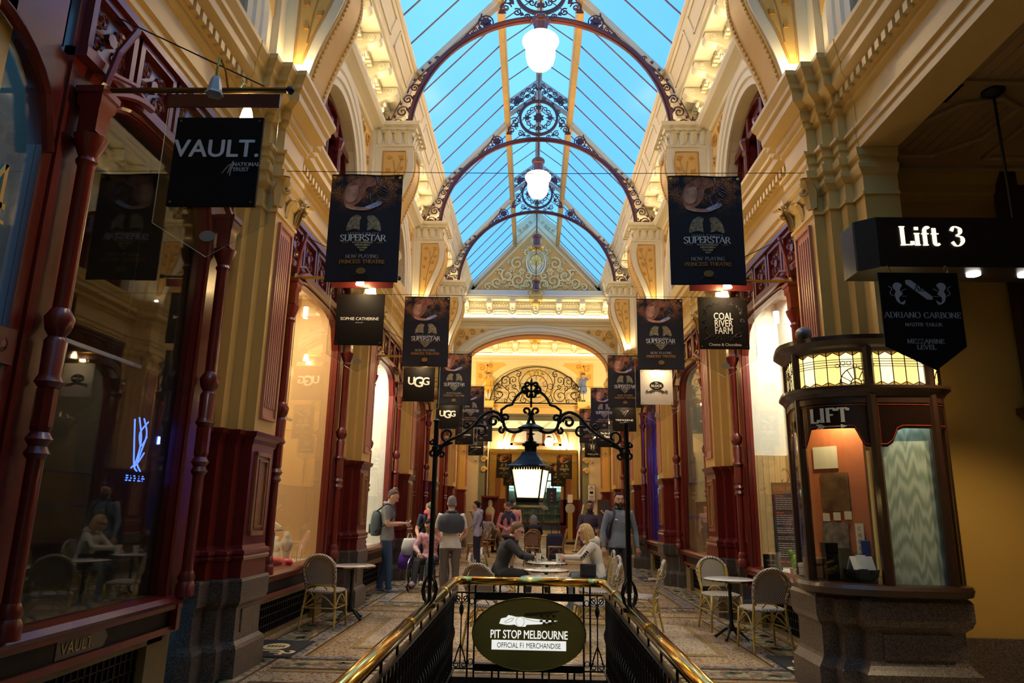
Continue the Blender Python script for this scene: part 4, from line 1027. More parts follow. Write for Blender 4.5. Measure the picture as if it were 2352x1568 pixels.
    for z, nmz in lv.items():
        for i, x in enumerate((-1.25, -1.0, -.72, -.45, -.15, .12, .42, .68, .9, 1.15)):
            if rs.random() < .15: continue
            k = rs.randrange(4); o = part(nm[k], (km if rs.random() < .6 else km2)[k], None, (.17+x+rs.uniform(-.02, .02), y+.5+rs.uniform(-.1, .1), z))
            tag(o, 'small silver %s, place %s along the %s of the teal window' % (nm[k].replace('_', ' '), ('one', 'two', 'three', 'four', 'five', 'six', 'seven', 'eight', 'nine', 'ten')[i], nmz), 'tableware', 'silverware in the far teal shop window')
    sg = thing('shop_sign', 'small navy sign hung inside the teal shop window', 'sign', (.97, y-.06, 2.12)); obj('sign_board', MB().box(-.26, .26, -.02, .0, -.42, .42), mat('navy_board', (.03, .04, .10), .5), sg)
    for i, (tx, z) in enumerate((('SALE', .12), ('30%', -.1), ('OFF', -.26))): obj('sign_mark', MB().box(-.05+.0*i, .06, -.025, -.02, z, z+.05), GREYL, sg)
    serif('fascia_lettering', 'BERE', .17, GOLDL, sw, (.75, -.165, 3.40), thick=.2)
back_wall()
# back cornice uplights, and unseen crossing uplights added to brighten the clock wall
def far_lamps():
    w = bpy.data.objects['wall_clock']; b = bpy.data.objects['wall_back']; can = bpy.data.meshes['uplight_can']; lens = bpy.data.meshes['uplight_lens']
    for x, y, z, e, p in ((-2.75, 27.3, 5.86, 120, w), (2.75, 27.3, 5.86, 120, w), (-2.75, 25.2, 5.86, 90, w), (2.75, 25.2, 5.86, 90, w), (-1.55, 37.2, 4.5, 26, b), (-1.25, 37.2, 4.5, 26, b), (1.4, 37.2, 4.5, 26, b), (1.75, 37.2, 4.5, 26, b)):
        u = empty('uplight', p, (x, y, z)); part('uplight_can', can, u); part('uplight_lens', lens, u); lamp('far_lamp', 'POINT', (x, y, z+.16), e, (1, .76, .42), p, .06)
far_lamps()
def passage_lamp(x, y, z, label, e):
    t = thing('hoop_lamp', label, 'lamp', (x, y, z)); g = MB(); g.loft([[(r*math.cos(2*PI*i/18), r*math.sin(2*PI*i/18), h) for i in range(18)] for r, h in ((.02, -.26), (.14, -.22), (.2, -.1), (.2, .02), (.14, .14), (.1, .18))], cap=False); obj('globe', g, LGLASS, t, smooth=True)
    obj('hoop', MB().tube([(.26*math.cos(PI*i/14), 0, .1+.34*math.sin(PI*i/14)) for i in range(15)], .012, 5).tube([(-.26, 0, .1), (-.2, 0, .0)], .012, 5).tube([(.26, 0, .1), (.2, 0, .0)], .012, 5), BLACKM, t); obj('lamp_cap', MB().lathe([(.1, .17), (.13, .2), (.06, .26), (.0, .28)], n=14), MAROON, t); obj('rod', MB().tube([(0, 0, .44), (0, 0, 6.5-z)], .012, 6), BLACKM, t)
    obj('bulb', MB().ball((0, 0, -.05), .05, 8, 6), FILA, t); lamp('hoop_light', 'POINT', (0, 0, -.05), e, (1, .76, .42), t, .06)
passage_lamp(.72, 33.2, 4.55, 'lit globe lamp in an iron hoop beyond the lantern', 130)

# ------------------------------------------------------------------ shopfronts
WINDOW_N = [2]
def colonnette_mesh(s):
    mb = MB()
    mb.lathe([(.075, .76), (.075, .84), (.06, .87), (.07, .9), (.05, .95)], n=10)
    mb.lathe([(.045, .95), (.045, 1.72)], n=10); mb.lathe([(.05, 1.72), (.07, 1.75), (.05, 1.79), (.075, 1.83), (.05, 1.87), (.06, 1.9)], n=10)
    mb.lathe([(.058, 1.9), (.058, 2.12)], n=8, sq=False); mb.lathe([(.05, 2.12), (.08, 2.16), (.06, 2.2), (.065, 2.4), (.045, 2.43), (.07, 2.47), (.085, 2.54), (.05, 2.6)], n=10)
    mb.lathe([(.05, 2.6), (.05, 3.52), (.065, 3.55), (.05, 3.58), (.085, 3.66), (.1, 3.72), (.06, 3.74)], n=10)
    mb.lathe([(.085, 3.74), (.085, 3.9), (.11, 3.93), (.11, 3.99), (.13, 4.0), (.13, 4.04)], n=4, sq=False)
    return mb.mesh('colonnette', [RED], 'auto')
COLN = colonnette_mesh(1)
def shopfront(s, ya, yb, wall_m, light=None, grille=True, back=4.3, top_m=None, split=None, name_n=None, zglass=3.72, rise=.48, frame_m=None):
    WINDOW_N[0] += 1
    y0 = (ya+yb)/2; h = (yb-ya)/2
    frame_m = frame_m or RED
    w = empty('window_%d' % WINDOW_N[0], None, (0, y0, 0), kind='structure')
    def bx(m, a, b, c, d, e, f): return m.box(min(s*a, s*b), max(s*a, s*b), c, d, e, f)
    # stall riser with black grille
    mb = MB(); bx(mb, 3.02, 3.3, -h-.12, -h+.22, 0, .48); bx(mb, 3.02, 3.3, h-.22, h+.12, 0, .48); bx(mb, 3.1, 3.3, -h, h, 0, .06); bx(mb, 3.02, 3.3, -h, h, .42, .48)
    obj('stall_riser', mb, mat('ochre_stone', (.22, .16, .06), .5, noise=.4), w)
    mb = MB(); bx(mb, 3.14, 3.2, -h, h, .05, .45); obj('vent_back', mb, BLACKP, w)
    mb = MB(); ng = max(int(2*h/.09), 4)
    for i in range(ng): y = -h+.24+(2*h-.48)*i/(ng-1); bx(mb, 3.08, 3.1, y-.006, y+.006, .07, .42)
    for z in (.15, .25, .34): bx(mb, 3.08, 3.1, -h+.22, h-.22, z-.005, z+.005)
    o = obj('vent_grille', mb, BLACKM, w); o['kind'] = 'stuff'
    # sill box
    mb = MB(); bx(mb, 2.95, 3.2, -h-.1, h+.1, .48, .53); bx(mb, 2.93, 3.2, -h-.1, h+.1, .66, .70); mb.prism([(s*x, z) for x, z in ((2.91, .70), (2.89, .73), (2.92, .765), (3.08, .78), (3.08, .70))], 'y', -h-.06, h+.06)
    for y in (-h-.06, h+.0): bx(mb, 2.92, 3.2, y, y+.06, .5, .7)
    obj('sill', mb, frame_m, w)
    mb = MB(); bx(mb, 2.98, 2.985, -h, h, .53, .66); obj('sill_glass', mb, BLACKP, w)
    mb = MB(); bx(mb, 3.1, 3.12, -h, h, .5, .7); obj('sill_back', mb, BLACKP, w)
    # frame with arched head
    mb = MB(); n = 16; z0, zt = .76, 4.28; hi = h-.16
    for sg in (-1, 1): bx(mb, 2.98, 3.08, min(sg*hi, sg*(h+.14)), max(sg*hi, sg*(h+.14)), z0, zt)
    A = [(-hi*math.cos(PI*i/n), zglass+rise*math.sin(PI*i/n)) for i in range(n+1)]
    # rounded shoulders: a squarish arch
    A = [(y, zglass+rise*(1-abs(y/hi)**4.5)**.5) for y in [-hi+2*hi*i/n for i in range(n+1)]]
    for (a, b) in zip(A, A[1:]): mb.prism([a, b, (b[0], zt), (a[0], zt)], 'x', s*2.98, s*3.08)
    obj('window_frame', mb, frame_m, w)
    mb = MB()
    for dx, rr in ((2.965, .02), (2.955, .012)): mb.tube([(s*dx, -hi-.03, z0)]+[(s*dx, y*(1+.03/hi), z+.03) for y, z in A]+[(s*dx, hi+.03, z0)], rr, 5)
    obj('frame_bead', mb, frame_m, w)
    # pierced fret band
    mb = MB(); bx(mb, 3.0, 3.06, -h-.14, h+.14, 4.28, 4.86)
    obj('fret_back', mb, REDDK, w)
    npn = max(2, round(2*h/.55)); pw = (2*h+.2)/npn
    fm = MB(); fs = MB()
    for a, b, c, d in ((-pw/2+.02, pw/2-.02, 4.30, 4.35), (-pw/2+.02, pw/2-.02, 4.74, 4.79), (-pw/2+.02, -pw/2+.07, 4.30, 4.79), (pw/2-.07, pw/2-.02, 4.30, 4.79)): bx(fm, 2.95, 3.0, a, b, c, d)
    for q in (-1, 1):
        for zz, hh in ((4.46, 1), (4.64, -1)): fs.tube([(s*2.985, q*p[0], p[1]) for p in scroll((pw*.2, zz), .075, 0, 1.5, 12, hh)], .012, 4)
    fs.lathe([(.05, -.02), (.05, .02)], (s*2.985, 0, 4.55), 8, 'x')
    fme = fm.mesh('fret_frame', [frame_m]); fse = fs.mesh('fret_scrolls', [frame_m])
    for i in range(npn):
        y = -h-.1+pw*(i+.5); part('fret_frame', fme, w, (0, y, 0)); part('fret_scrolls', fse, w, (0, y, 0))
    mb = MB(); bx(mb, 2.9, 3.05, -h-.14, h+.14, 4.22, 4.29); bx(mb, 2.92, 3.05, -h-.14, h+.14, 4.80, 4.86); obj('fret_rail', mb, frame_m, w)
    # small pierced arch brackets springing from the colonnettes
    for q in (-1, 1):
        br = MB(); cyy = q*(h)
        pts = [(cyy-q*t*.55, 4.04+.22*math.sin(t*PI/2)) for t in [i/8 for i in range(9)]]
        for dx in (2.86,): br.tube([(s*dx, a, b) for a, b in pts], .03, 6)
        br.tube([(s*2.86, cyy, 4.02), (s*2.86, cyy-q*.1, 4.4), (s*2.86, cyy-q*.26, 4.7)], .025, 6); br.tube([(s*2.86, cyy-q*.05, 4.22), (s*2.86, cyy-q*.3, 4.3), (s*2.86, cyy-q*.55, 4.25)], .02, 6)
        obj('arch_bracket', br, frame_m, w)
        part('colonnette', COLN, w, (s*2.88, q*h, 0))
    gl = MB(); gl.prism([(-hi, z0)]+A+[(hi, z0)], 'x', s*3.03, s*3.036); obj('window_pane', gl, GLASS, w)
    # display space
    mb = MB(); bx(mb, back, back+.05, -h-.1, h+.1, .6, 4.7); obj('display_back', mb, wall_m, w)
    mb = MB(); bx(mb, 3.1, back, -h-.15, -h-.1, .6, 4.7); bx(mb, 3.1, back, h+.1, h+.15, .6, 4.7); obj('display_side', mb, wall_m, w)
    mb = MB(); bx(mb, 3.08, back, -h-.1, h+.1, .66, .74); obj('display_floor', mb, wall_m if wall_m is DARKD else mat('pale_display', (.78, .74, .68), .5), w)
    mb = MB(); bx(mb, 3.1, back, -h-.1, h+.1, 4.6, 4.7); obj('display_ceiling', mb, top_m or wall_m, w)
    if light:
        e, col = light
        for yy in (-h*.5, h*.5):
            t = MB(); t.lathe([(.035, 0), (.04, .01), (.04, .16), (.0, .17)], (0, 0, 0), 10); dn = obj('downlight', t, WHITEP, w, (s*(3.35), yy, 4.1))
            obj('downlight_lens', MB().lathe([(.0, -.004), (.034, -.004), (.034, 0)], n=10), mat_emit('downlight_glow', (1, .88, .7), 25), w, (s*3.35, yy, 4.1))
        lamp('display_lamp', 'AREA', (s*3.62, 0, 4.5), e, col, w, .9, rot=(0, 0, 0), size_y=1.6)
    return w
BEIGE = mat('beige_display', (.66, .46, .25), .7, noise=.25, col2=(.55, .36, .18), nscale=2)
WHITED = mat('white_display', (.86, .82, .70), .6)
DARKD = mat('dark_display', (.10, .08, .05), .7)
FARMW = mat('farm_wall', (.84, .82, .70), .6)
PAPER = mat('brown_paper', (.36, .24, .12), .8, noise=.4, nscale=4)
REDD = mat('red_display', (.22, .05, .02), .5)
BLUED = mat('blue_display', (.03, .03, .12), .5)
WARM = (1, .80, .52); COOL = (1, .95, .82)
win = {}
win['L0'] = shopfront(-1, 3.93, 5.92, DARKD, None, back=5.2)
win['L1'] = shopfront(-1, 7.71, 10.27, BEIGE, (75, WARM), back=4.1, top_m=WHITED)
win['L2'] = shopfront(-1, 12.03, 14.58, WHITED, (170, COOL), back=4.0, top_m=WHITED)
win['L3'] = shopfront(-1, 16.34, 18.9, REDD, (40, WARM))
win['L4'] = shopfront(-1, 20.66, 23.2, OCHRE, (50, WARM))
win['R1'] = shopfront(1, 7.71, 10.27, FARMW, (210, COOL), back=3.62, top_m=WHITED)
win['R2'] = shopfront(1, 12.03, 14.58, mat('grey_shop', (.30, .28, .24), .7), (25, WARM))
win['R3'] = shopfront(1, 16.34, 18.9, BLUED, None)
win['R4'] = shopfront(1, 20.66, 23.2, OCHRE, (40, WARM))
# timber wainscot behind the farm shop window, papered-over window opposite the second bay
wd = mat('pale_oak', (.55, .38, .17), .5, noise=.5, col2=(.42, .27, .10), nscale=9)
for i in range(14): obj('oak_board', MB().box(3.59, 3.62, -1.36+i*.195, -1.36+i*.195+.19, .74, 2.3), wd, win['R1'])
for i in range(6): obj('oak_board', MB().box(3.10+i*.082, 3.178+i*.082, 1.355, 1.38, .74, 2.3), wd, win['R1'])
pm = MB(); pm.box(3.05, 3.055, -1.1, 1.1, .78, 1.38); obj('brown_paper_sheet', pm, PAPER, win['R2']); obj('brown_paper_sheet', MB().box(3.052, 3.057, -1.1, 1.1, 1.36, 2.02), PAPER, win['R2'])
for z in (1.36, 2.0): obj('blue_tape', MB().box(3.044, 3.05, -1.1, 1.1, z, z+.035), mat('blue_tape', (.03, .09, .5), .5), win['R2'])
lamp('blue_shop_lamp', 'POINT', (3.5, 17.6, 3.0), 30, (.1, .15, 1), None, .1)
tb = MB()
for yy in (-.5, .1, .7): tb.tube([(3.6, yy, 1.0), (3.6, yy, 3.3)], .025, 6)
obj('blue_tube', tb, mat_emit('blue_tube_glow', (.08, .12, 1), 8), win['R3'])
# the closed stretch of the left wall before the first window: a glazed door with gold lettering
def near_door():
    d = empty('door_1', None, (0, 3.15, 0), kind='structure'); s = -1
    def bx(m, a, b, c, e, f, g): return m.box(min(s*a, s*b), max(s*a, s*b), c, e, f, g)
    mb = MB(); bx(mb, 3.0, 3.1, .55, .72, 0, 4.2); bx(mb, 3.0, 3.1, -.9, -.75, 0, 4.2); bx(mb, 2.98, 3.1, -.8, .6, 2.22, 2.42); bx(mb, 3.0, 3.1, -.8, .6, 0, .9)
    n = 14; A = [(-.75+1.3*i/n, 3.55+.62*math.sqrt(max(1-((-.65+1.3*i/n)/.65)**2, 0))) for i in range(n+1)]
    for a, b in zip(A, A[1:]): mb.prism([a, b, (b[0], 4.86), (a[0], 4.86)], 'x', s*3.0, s*3.1)
    obj('door_frame', mb, RED, d)
    rl = MB()
    for i in range(5): rl.lathe([(.045, -.01), (.045, .012), (.02, .02)], (s*2.975, -.6+.27*i, 2.32), 8, 'x')
    obj('rosettes', rl, RED, d)
    fb = MB(); fb.tube([(s*2.96, y+.0, z-.05) for y, z in A], .035, 6); obj('arch_bead', fb, RED, d)
    g = MB(); bx(g, 3.04, 3.046, -.75, .55, 2.42, 4.15); bx(g, 3.04, 3.046, -.75, .55, .9, 2.22); obj('door_pane', g, GLASS, d)
    gd = mat('gilt_number', (.75, .55, .18), .3, metal=.4)
    o = obj('gilt_number', MB().box(.02, .045, 0, .004, 0, .34).box(-.10, .07, 0, .004, .08, .115).prism([(-.10, .115), (.02, .34), (.045, .34), (-.07, .115)], 'y', 0, .004).box(-.01, .08, 0, .004, 0, .02), gd, d, (s*3.03, .33, 2.98), rot=PI/2)
    o = MB(); o.lathe([(.0, 0), (.17, 0), (.17, .006)], n=20); cr = obj('gilt_crest', o, gd, d, (s*3.03, .12, 2.72)); cr.rotation_euler = (0, PI/2, 0)
    rb = MB()
    for q in (-1, 1):
        rb.tube([(0, q*a, b) for a, b in catmull([(.0, -.22), (.1, -.2), (.2, -.27), (.26, -.2), (.2, -.16)], 4)], .018, 5)
    obj('gilt_ribbon', rb, gd, d, (s*3.03, .12, 2.72))
    bk = MB(); bx(bk, 5.2, 5.25, -1.6, .8, 0, 4.8); obj('shop_back', bk, DARKD, d)
near_door()
lw = MB(); lw.box(-3.3, -3.0, -5.9, 2.3, 0, 4.9); obj('wall_left_near', lw, REDDK, kind='structure')
obj('wall_behind', MB().box(-3.6, 7.2, -6.1, -5.95, 0, 12), CREAM, kind='structure')
# panel with the shop name under the first window, a neon reflection modelled as glowing strokes in it, track lights
g = thing('name_panel', 'dark glass panel lettered VAULT under the first left window', 'sign', (-2.975, 4.80, .595), PI/2)
obj('panel_plate', MB().prism([(-.27, -.06), (.22, -.06), (.27, 0), (.22, .06), (-.27, .06)], 'y', 0, .006), mat('smoky_plate', (.10, .08, .06), .15), g)
text('panel_lettering', 'VAULT.', .105, mat('tarnished_gilt', (.42, .31, .12), .4), g, (-.06, -.003, -.035), weight=.012)
ne = thing('neon_reflection', 'glowing blue squiggle modelling a neon reflection in the first left window', 'sign', (-3.22, 5.55, 1.93), PI/2)  # mirror image of a neon sign in the glass, built as glowing tubes
nm_ = MB()
for a in (((-.10, .20), (-.06, .0), (-.02, -.16), (.03, -.2)), ((-.04, .22), (.03, .05), (.0, -.12), (-.06, -.18)), ((.03, .22), (.10, .1), (.05, -.05), (.02, -.14), (.08, -.2)), ((.1, .2), (.0, .1), (.04, .0), (.11, .08)), ((.1, -.05), (.04, -.12), (-.02, -.17))):
    nm_.tube([(x, 0, z) for x, z in catmull(list(a), 5)], .006, 5)
obj('reflection_strokes', nm_, mat_emit('neon_reflection_blue', (.05, .12, 1), 3), ne)
nl = MB(); rr = random.Random(5)
for i in range(5):
    x = -.13+.06*i
    for j in range(3): nl.box(x+rr.uniform(0, .02), x+.015+rr.uniform(.0, .03), -.004, 0, -.28+.018*j, -.27+.018*j)
obj('reflection_lettering', nl, MAT['neon_reflection_blue'], ne)['kind'] = 'stuff'
def track(yp, x, n, lab, z=2.75, L=1.3):
    t = thing('track_light', lab, 'lamp', (x, yp, z))
    obj('track_rail', MB().box(-.015, .015, -L/2, L/2, 0, .03), WHITEP, t); obj('rail_hanger', MB().tube([(0, -L*.3, .03), (0, -L*.3, 1.85)], .005, 4).tube([(0, L*.3, .03), (0, L*.3, 1.85)], .005, 4), BLACKM, t)
    for i in range(n):
        y = -L/2+.25+i*.45
        obj('spot_head', MB().lathe([(.0, -.06), (.045, -.06), (.045, -.26), (.04, -.27), (.0, -.265)], (0, y, 0), 12).tube([(0, y, 0), (0, y, -.07)], .008, 5), WHITEP, t)
        obj('spot_lens', MB().lathe([(.0, -.272), (.036, -.272), (.036, -.268)], (0, y, 0), 10), MAT['downlight_glow'] if x < -3.3 and yp > 6 else WHITEP, t)
track(9.2, -3.45, 1, 'white track spotlight glowing in the beige jewellery window', 2.62, 1.0)
track(5.2, -3.5, 1, 'unlit white track spotlight in the dark first left window', 2.62, 1.4)

# ------------------------------------------------------------------ hanging signs and banners
SHADE = mat_lampglass('sign_lamp_glass', (1, .9, .66), .4, ((1, .78, .45), 5))
SHADEU = mat('unlit_shade', (.62, .58, .50), .35)
BOARD = mat('sign_board_black', (.007, .005, .005), .6, spec=.15)
def block_logo(parent, x, z, r, m, y, m2=None):
    """round badge over a ribbon"""
    mb = MB(); n = 20
    mb.prism([(x+r*1.15*math.cos(2*PI*i/n), z+r*.72*math.sin(2*PI*i/n)) for i in range(n)], 'y', y, y-.002)
    for q in (-1, 1):
        mb.tube([(x+q*a*r, y-.001, z+b*r) for a, b in catmull([(0, -.72), (.7, -.72), (1.25, -1.0), (1.6, -1.1), (1.7, -.85), (1.4, -.8)], 4)], [(.004, r*.10)]*21, 4)
        mb.tube([(x+q*a*r, y-.001, z+b*r) for a, b in catmull([(.3, -.95), (.9, -1.0), (1.1, -1.15), (.8, -1.2)], 4)], [(.004, r*.07)]*13, 4)
    return obj('badge', mb, m, parent)
def hanging_sign(s, k, label, writer, board=BOARD, y=None, lit=True, unl=False):
    y = y if y is not None else 7.68+BAY*k
    t = thing('hanging_sign', label, 'sign', (s*2.06, y, 4.06), group='shop signs hung from brass poles')
    pole = MB(); L = 1.18
    xr, xt = s*.79, -s*.40
    pole.tube([(xr, 0, 0), (xt, 0, 0)], .018, 8)
    obj('pole', pole, BRASSD if not unl else mat('brown_brass', (.12, .08, .03), .4, metal=.8), t)
    obj('pole_knob', MB().ball((xt-s*.02, 0, 0), .028, 8, 6), BLACKM, t); obj('wall_rose', MB().lathe([(.05, 0), (.05, .01), (.03, .02), (.02, .05)] if s < 0 else [(.05, 0), (.05, -.01), (.03, -.02), (.02, -.05)], (s*.79, 0, 0), 10, 'x'), BRASSD, t)
    obj('stay_cable', MB().tube([(s*.80, 0, .55), (-s*.25, 0, .03)], .005, 4), BLACKM, t)
    obj('header_board', MB().box(-.36, .36, -.006, .006, -.12, -.03), REDDK, t)
    obj('acrylic_sheet', MB().prism([(-.36, -.10), (.36, -.10), (.36, -.90), (0, -1.12), (-.36, -.90)], 'y', .012, .018), ACRYL, t)
    eb = MB(); eb.tube([(-.36, .015, -.12), (-.36, .015, -.90), (0, .015, -1.12), (.36, .015, -.90), (.36, .015, -.12)], .0022, 4); obj('sheet_edge', eb, mat('acrylic_edge', (.5, .55, .45), .2), t)
    bl = MB(); n = 16; bl.prism([(.05*math.cos(2*PI*i/n), -.99+.035*math.sin(2*PI*i/n)) for i in range(n)], 'y', .0, .002); obj('etched_badge', bl, mat('etched_grey', (.3, .28, .22), .5), t)
    obj('sign_board', MB().box(-.275, .275, -.012, .008, -.80, -.20), board, t)
    st = MB()
    for a in (-.25, .25):
        for b in (-.225, -.775): st.ball((a, -.013, b), .008, 6, 4)
    obj('stand_offs', st, BRASSD if board is BOARD else BLACKM, t)['kind'] = 'stuff'
    for yy, xx, on in ((-.17, 0.02, lit and not unl), (.17, .08, lit)):
        arm = MB(); arm.tube([(xx, 0, .0), (xx, yy*.4, .10), (xx, yy*.9, .13), (xx, yy, .06), (xx, yy, -.02)], .007, 5)
        a = obj('lamp_arm', arm, BRASSD, t)
        sh = MB(); sh.loft([[(xx+r*math.cos(2*PI*(i+.5)/6), yy+r*math.sin(2*PI*(i+.5)/6), z) for i in range(6)] for r, z in ((.022, -.02), (.03, -.04), (.042, -.10), (.045, -.12), (.056, -.14))], cap=False)
        obj('lamp_shade', sh, SHADE if on else SHADEU, a)
        if on: lamp('sign_lamp', 'POINT', (xx, yy, -.10), 15, (1, .74, .40), t, .03)
    writer(t)
    return t
def wr_vault(t):
    text('lettering', 'VAULT.', .165, WHITEP, t, (0.0, -.014, -.47), weight=.02)
    for i, tx in enumerate(('NATIONAL', 'TRUST')): serif('small_lettering', tx, .024, WHITEP, t, (.115, -.014, -.535-.034*i), align='L')
    lf = MB()
    for a in (((.05, -.585), (.09, -.53), (.12, -.52)), ((.085, -.585), (.10, -.54), (.115, -.50)), ((.10, -.6), (.105, -.56), (.12, -.51))): lf.tube([(x, -.014, z) for x, z in catmull(list(a), 4)], [(.002, .004+.004*math.sin(PI*i/8)) for i in range(9)], 4)
    obj('leaf_mark', lf, WHITEP, t)
def wr_sophie(t):
    text('lettering', 'SOPHIE CATHERINE', .050, WHITEP, t, (0, -.014, -.51), weight=.012, sx=1.0); text('small_lettering', 'JEWELLERY', .018, GREYL, t, (0, -.014, -.545))
def wr_ugg(t):
    for ch, x, z, h in (('U', -.13, -.505, .19), ('G', -.005, -.545, .25), ('G', .125, -.51, .19)): text('lettering', ch, h, WHITEP, t, (x, -.014, z), weight=.028)
def wr_pott(t):
    text('lettering', 'Pott Christian', .062, WHITEP, t, (0, -.014, -.52), sx=1.05); f = MB(); f.tube([(-.02+p[0]*.4, -.014, -.40+p[1]*.5) for p in scroll((0, 0), .1, 0, 1.4, 14)], [(.002, .006)]*15, 4); obj('monogram', f, WHITEP, t)
    text('small_lettering', 'Jeweller', .022, GREYL, t, (0, -.014, -.58)); e = MB()
    for a, b, c, d in ((-.275, .275, -.8, -.79), (.265, .275, -.8, -.2)): e.box(a, b, -.0145, -.012, c, d)
    obj('pale_edge', e, GREYL, t)
    e = MB(); rr = random.Random(1)
    for i in range(14): e.tube([(p[0], -.014, p[1]) for p in scroll((-.22+rr.random()*.18, -.76+rr.random()*.06), .02, rr.random()*6, .8, 6)], [(.001, .002)]*7, 4)
    obj('lace_mark', e, GREYL, t)
def wr_coal(t):
    for i, tx in enumerate(('COAL', 'RIVER', 'FARM')): text('lettering', tx, .112, WHITEP, t, (0, -.014, -.46-.083*i), sx=.72, weight=.012)
    text('small_lettering', 'Cheese & Chocolate.', .045, WHITEP, t, (.01, -.014, -.765), sx=.95)
    e = MB(); rr = random.Random(2)
    for i in range(26):
        a = 2*PI*i/26; x, z = .205*math.copysign(abs(math.cos(a))**.6, math.cos(a)), -.475+.2*math.copysign(abs(math.sin(a))**.6, math.sin(a))
        e.tube([(p[0], -.014, p[1]) for p in scroll((x, z), .02+.01*rr.random(), rr.random()*6, 1, 8)], [(.001, .0028)]*9, 4)
    e.tube([(-.22, -.014, -.70), (-.12, -.014, -.63)], [(.001, .004)]*2, 4)
    obj('food_sketches', e, GREYL, t)
def wr_block(t):
    block_logo(t, 0, -.47, .105, BLACKP, -.012); 
    text('lettering', 'BLOCK', .058, WHITEP, t, (0, -.0155, -.495), weight=.01); text('small_lettering', 'The', .03, WHITEP, t, (0, -.0155, -.435)); text('small_lettering', 'Arcade', .024, WHITEP, t, (0, -.0155, -.525))
def wr_trew(t):
    e = MB()
    for q in (-1, 1):
        e.tube([(q*a, -.014, b) for a, b in catmull([(.19, -.30), (.1, -.32), (.04, -.40), (0, -.46)], 5)], [(.002, .010)]*16, 4); e.tube([(q*a, -.014, b) for a, b in catmull([(.08, -.31), (.0, -.36), (-.03, -.39), (.0, -.41)], 5)], [(.002, .006)]*16, 4)
    obj('bird_mark', e, WHITEP, t); text('lettering', 'TREWARNE', .058, WHITEP, t, (0, -.014, -.56), weight=.012, sx=1.35); text('small_lettering', 'MELBOURNE · 2002', .026, GREYL, t, (0, -.014, -.61))
def wr_seuss(t):
    text('lettering', 'The Art of', .07, WHITEP, t, (0, -.014, -.42), weight=.014, sx=.9); text('lettering', 'Dr. Seuss', .12, WHITEP, t, (0, -.014, -.53), weight=.02, sx=.95); text('small_lettering', 'STORY GALLERY', .034, GREYL, t, (0, -.014, -.61))
def wr_true(t):
    e = MB(); e.tube([(.13*math.cos(2*PI*i/20), -.014, -.44+.16*math.sin(2*PI*i/20)) for i in range(20)], [(.002, .018)]*20, 4, True); obj('wreath_mark', e, GREYL, t)
    serif('monogram', 'H', .16, GREYL, t, (0, -.013, -.52)); text('lettering', 'TRUEFITT & HILL', .05, WHITEP, t, (0, -.014, -.70), weight=.01); text('small_lettering', 'ST JAMES LONDON', .02, GREYL, t, (0, -.014, -.735))
hanging_sign(-1, -1, 'black VAULT sign board on the nearest left pole', wr_vault, y=3.93, unl=True)
hanging_sign(-1, 0, 'black SOPHIE CATHERINE sign board below the nearest left banner', wr_sophie)
hanging_sign(-1, 1, 'larger, nearer of the two black UGG sign boards', wr_ugg)
hanging_sign(-1, 2, 'smaller, farther of the two black UGG sign boards', wr_ugg)
hanging_sign(-1, 3, 'black script lettered sign board just beyond the farther UGG sign', wr_pott)
hanging_sign(-1, 4, 'farthest black script lettered sign board on the left', wr_pott)
hanging_sign(1, 0, 'black COAL RIVER FARM sign board below the nearest right banner', wr_coal)
hanging_sign(1, 1, 'white sign board with a black round badge and ribbon', wr_block, board=mat('sign_board_white', (.62, .60, .58), .5))
hanging_sign(1, 2, 'black TREWARNE sign board with a winged mark', wr_trew)
hanging_sign(1, 3, 'black gallery sign board reading The Art of', wr_seuss)
hanging_sign(1, 4, 'black sign board with a pale wreath, farthest on the right', wr_true)

def mat_banner():
    m = mat('banner_cloth', (.010, .010, .016), .75); nt = m.node_tree; n = nt.nodes; l = nt.links; b = n['Principled BSDF']
    tc = n.new('ShaderNodeTexCoord'); sx = n.new('ShaderNodeSeparateXYZ'); l.new(tc.outputs['Object'], sx.inputs[0])
    no = n.new('ShaderNodeTexNoise'); no.inputs['Scale'].default_value = 7; no.inputs['Detail'].default_value = 6
    sp = n.new('ShaderNodeTexNoise'); sp.inputs['Scale'].default_value = 90; sp.inputs['Detail'].default_value = 1
    for q in (no, sp): l.new(tc.outputs['Object'], q.inputs['Vector'])
    def mr(src, a, b_, c=0., d=1.):
        q = n.new('ShaderNodeMapRange'); q.inputs['From Min'].default_value = a; q.inputs['From Max'].default_value = b_; q.inputs['To Min'].default_value = c; q.inputs['To Max'].default_value = d; l.new(src, q.inputs['Value']); return q.outputs['Result']
    def mul(a, b_):
        q = n.new('ShaderNodeMath'); q.operation = 'MULTIPLY'; l.new(a, q.inputs[0]); l.new(b_, q.inputs[1]); return q.outputs[0]
    f = mul(mul(mr(sx.outputs['Z'], -.42, -.06), mr(no.outputs['Fac'], .40, .60)), mr(sp.outputs['Fac'], .44, .62, .08, 1))
    rp = n.new('ShaderNodeValToRGB'); rp.color_ramp.elements[0].color = (.010, .010, .017, 1); rp.color_ramp.elements[1].color = (.95, .36, .07, 1); l.new(f, rp.inputs['Fac']); l.new(rp.outputs['Color'], b.inputs['Base Color'])
    return m
CLOTH = mat_banner()
SKINW = mat('print_warm', (.55, .21, .10), .7, noise=.7, col2=(.10, .03, .02), nscale=14)
SKINW2 = mat('print_warm_light', (.80, .42, .26), .7, noise=.6, col2=(.3, .1, .06), nscale=16)
HANDB = mat('print_pale_blue', (.70, .74, .95), .7, noise=.7, col2=(.12, .15, .35), nscale=22)
ANGEL = mat('print_antique_gold', (.48, .39, .2), .7, noise=.8, col2=(.05, .04, .03), nscale=40)
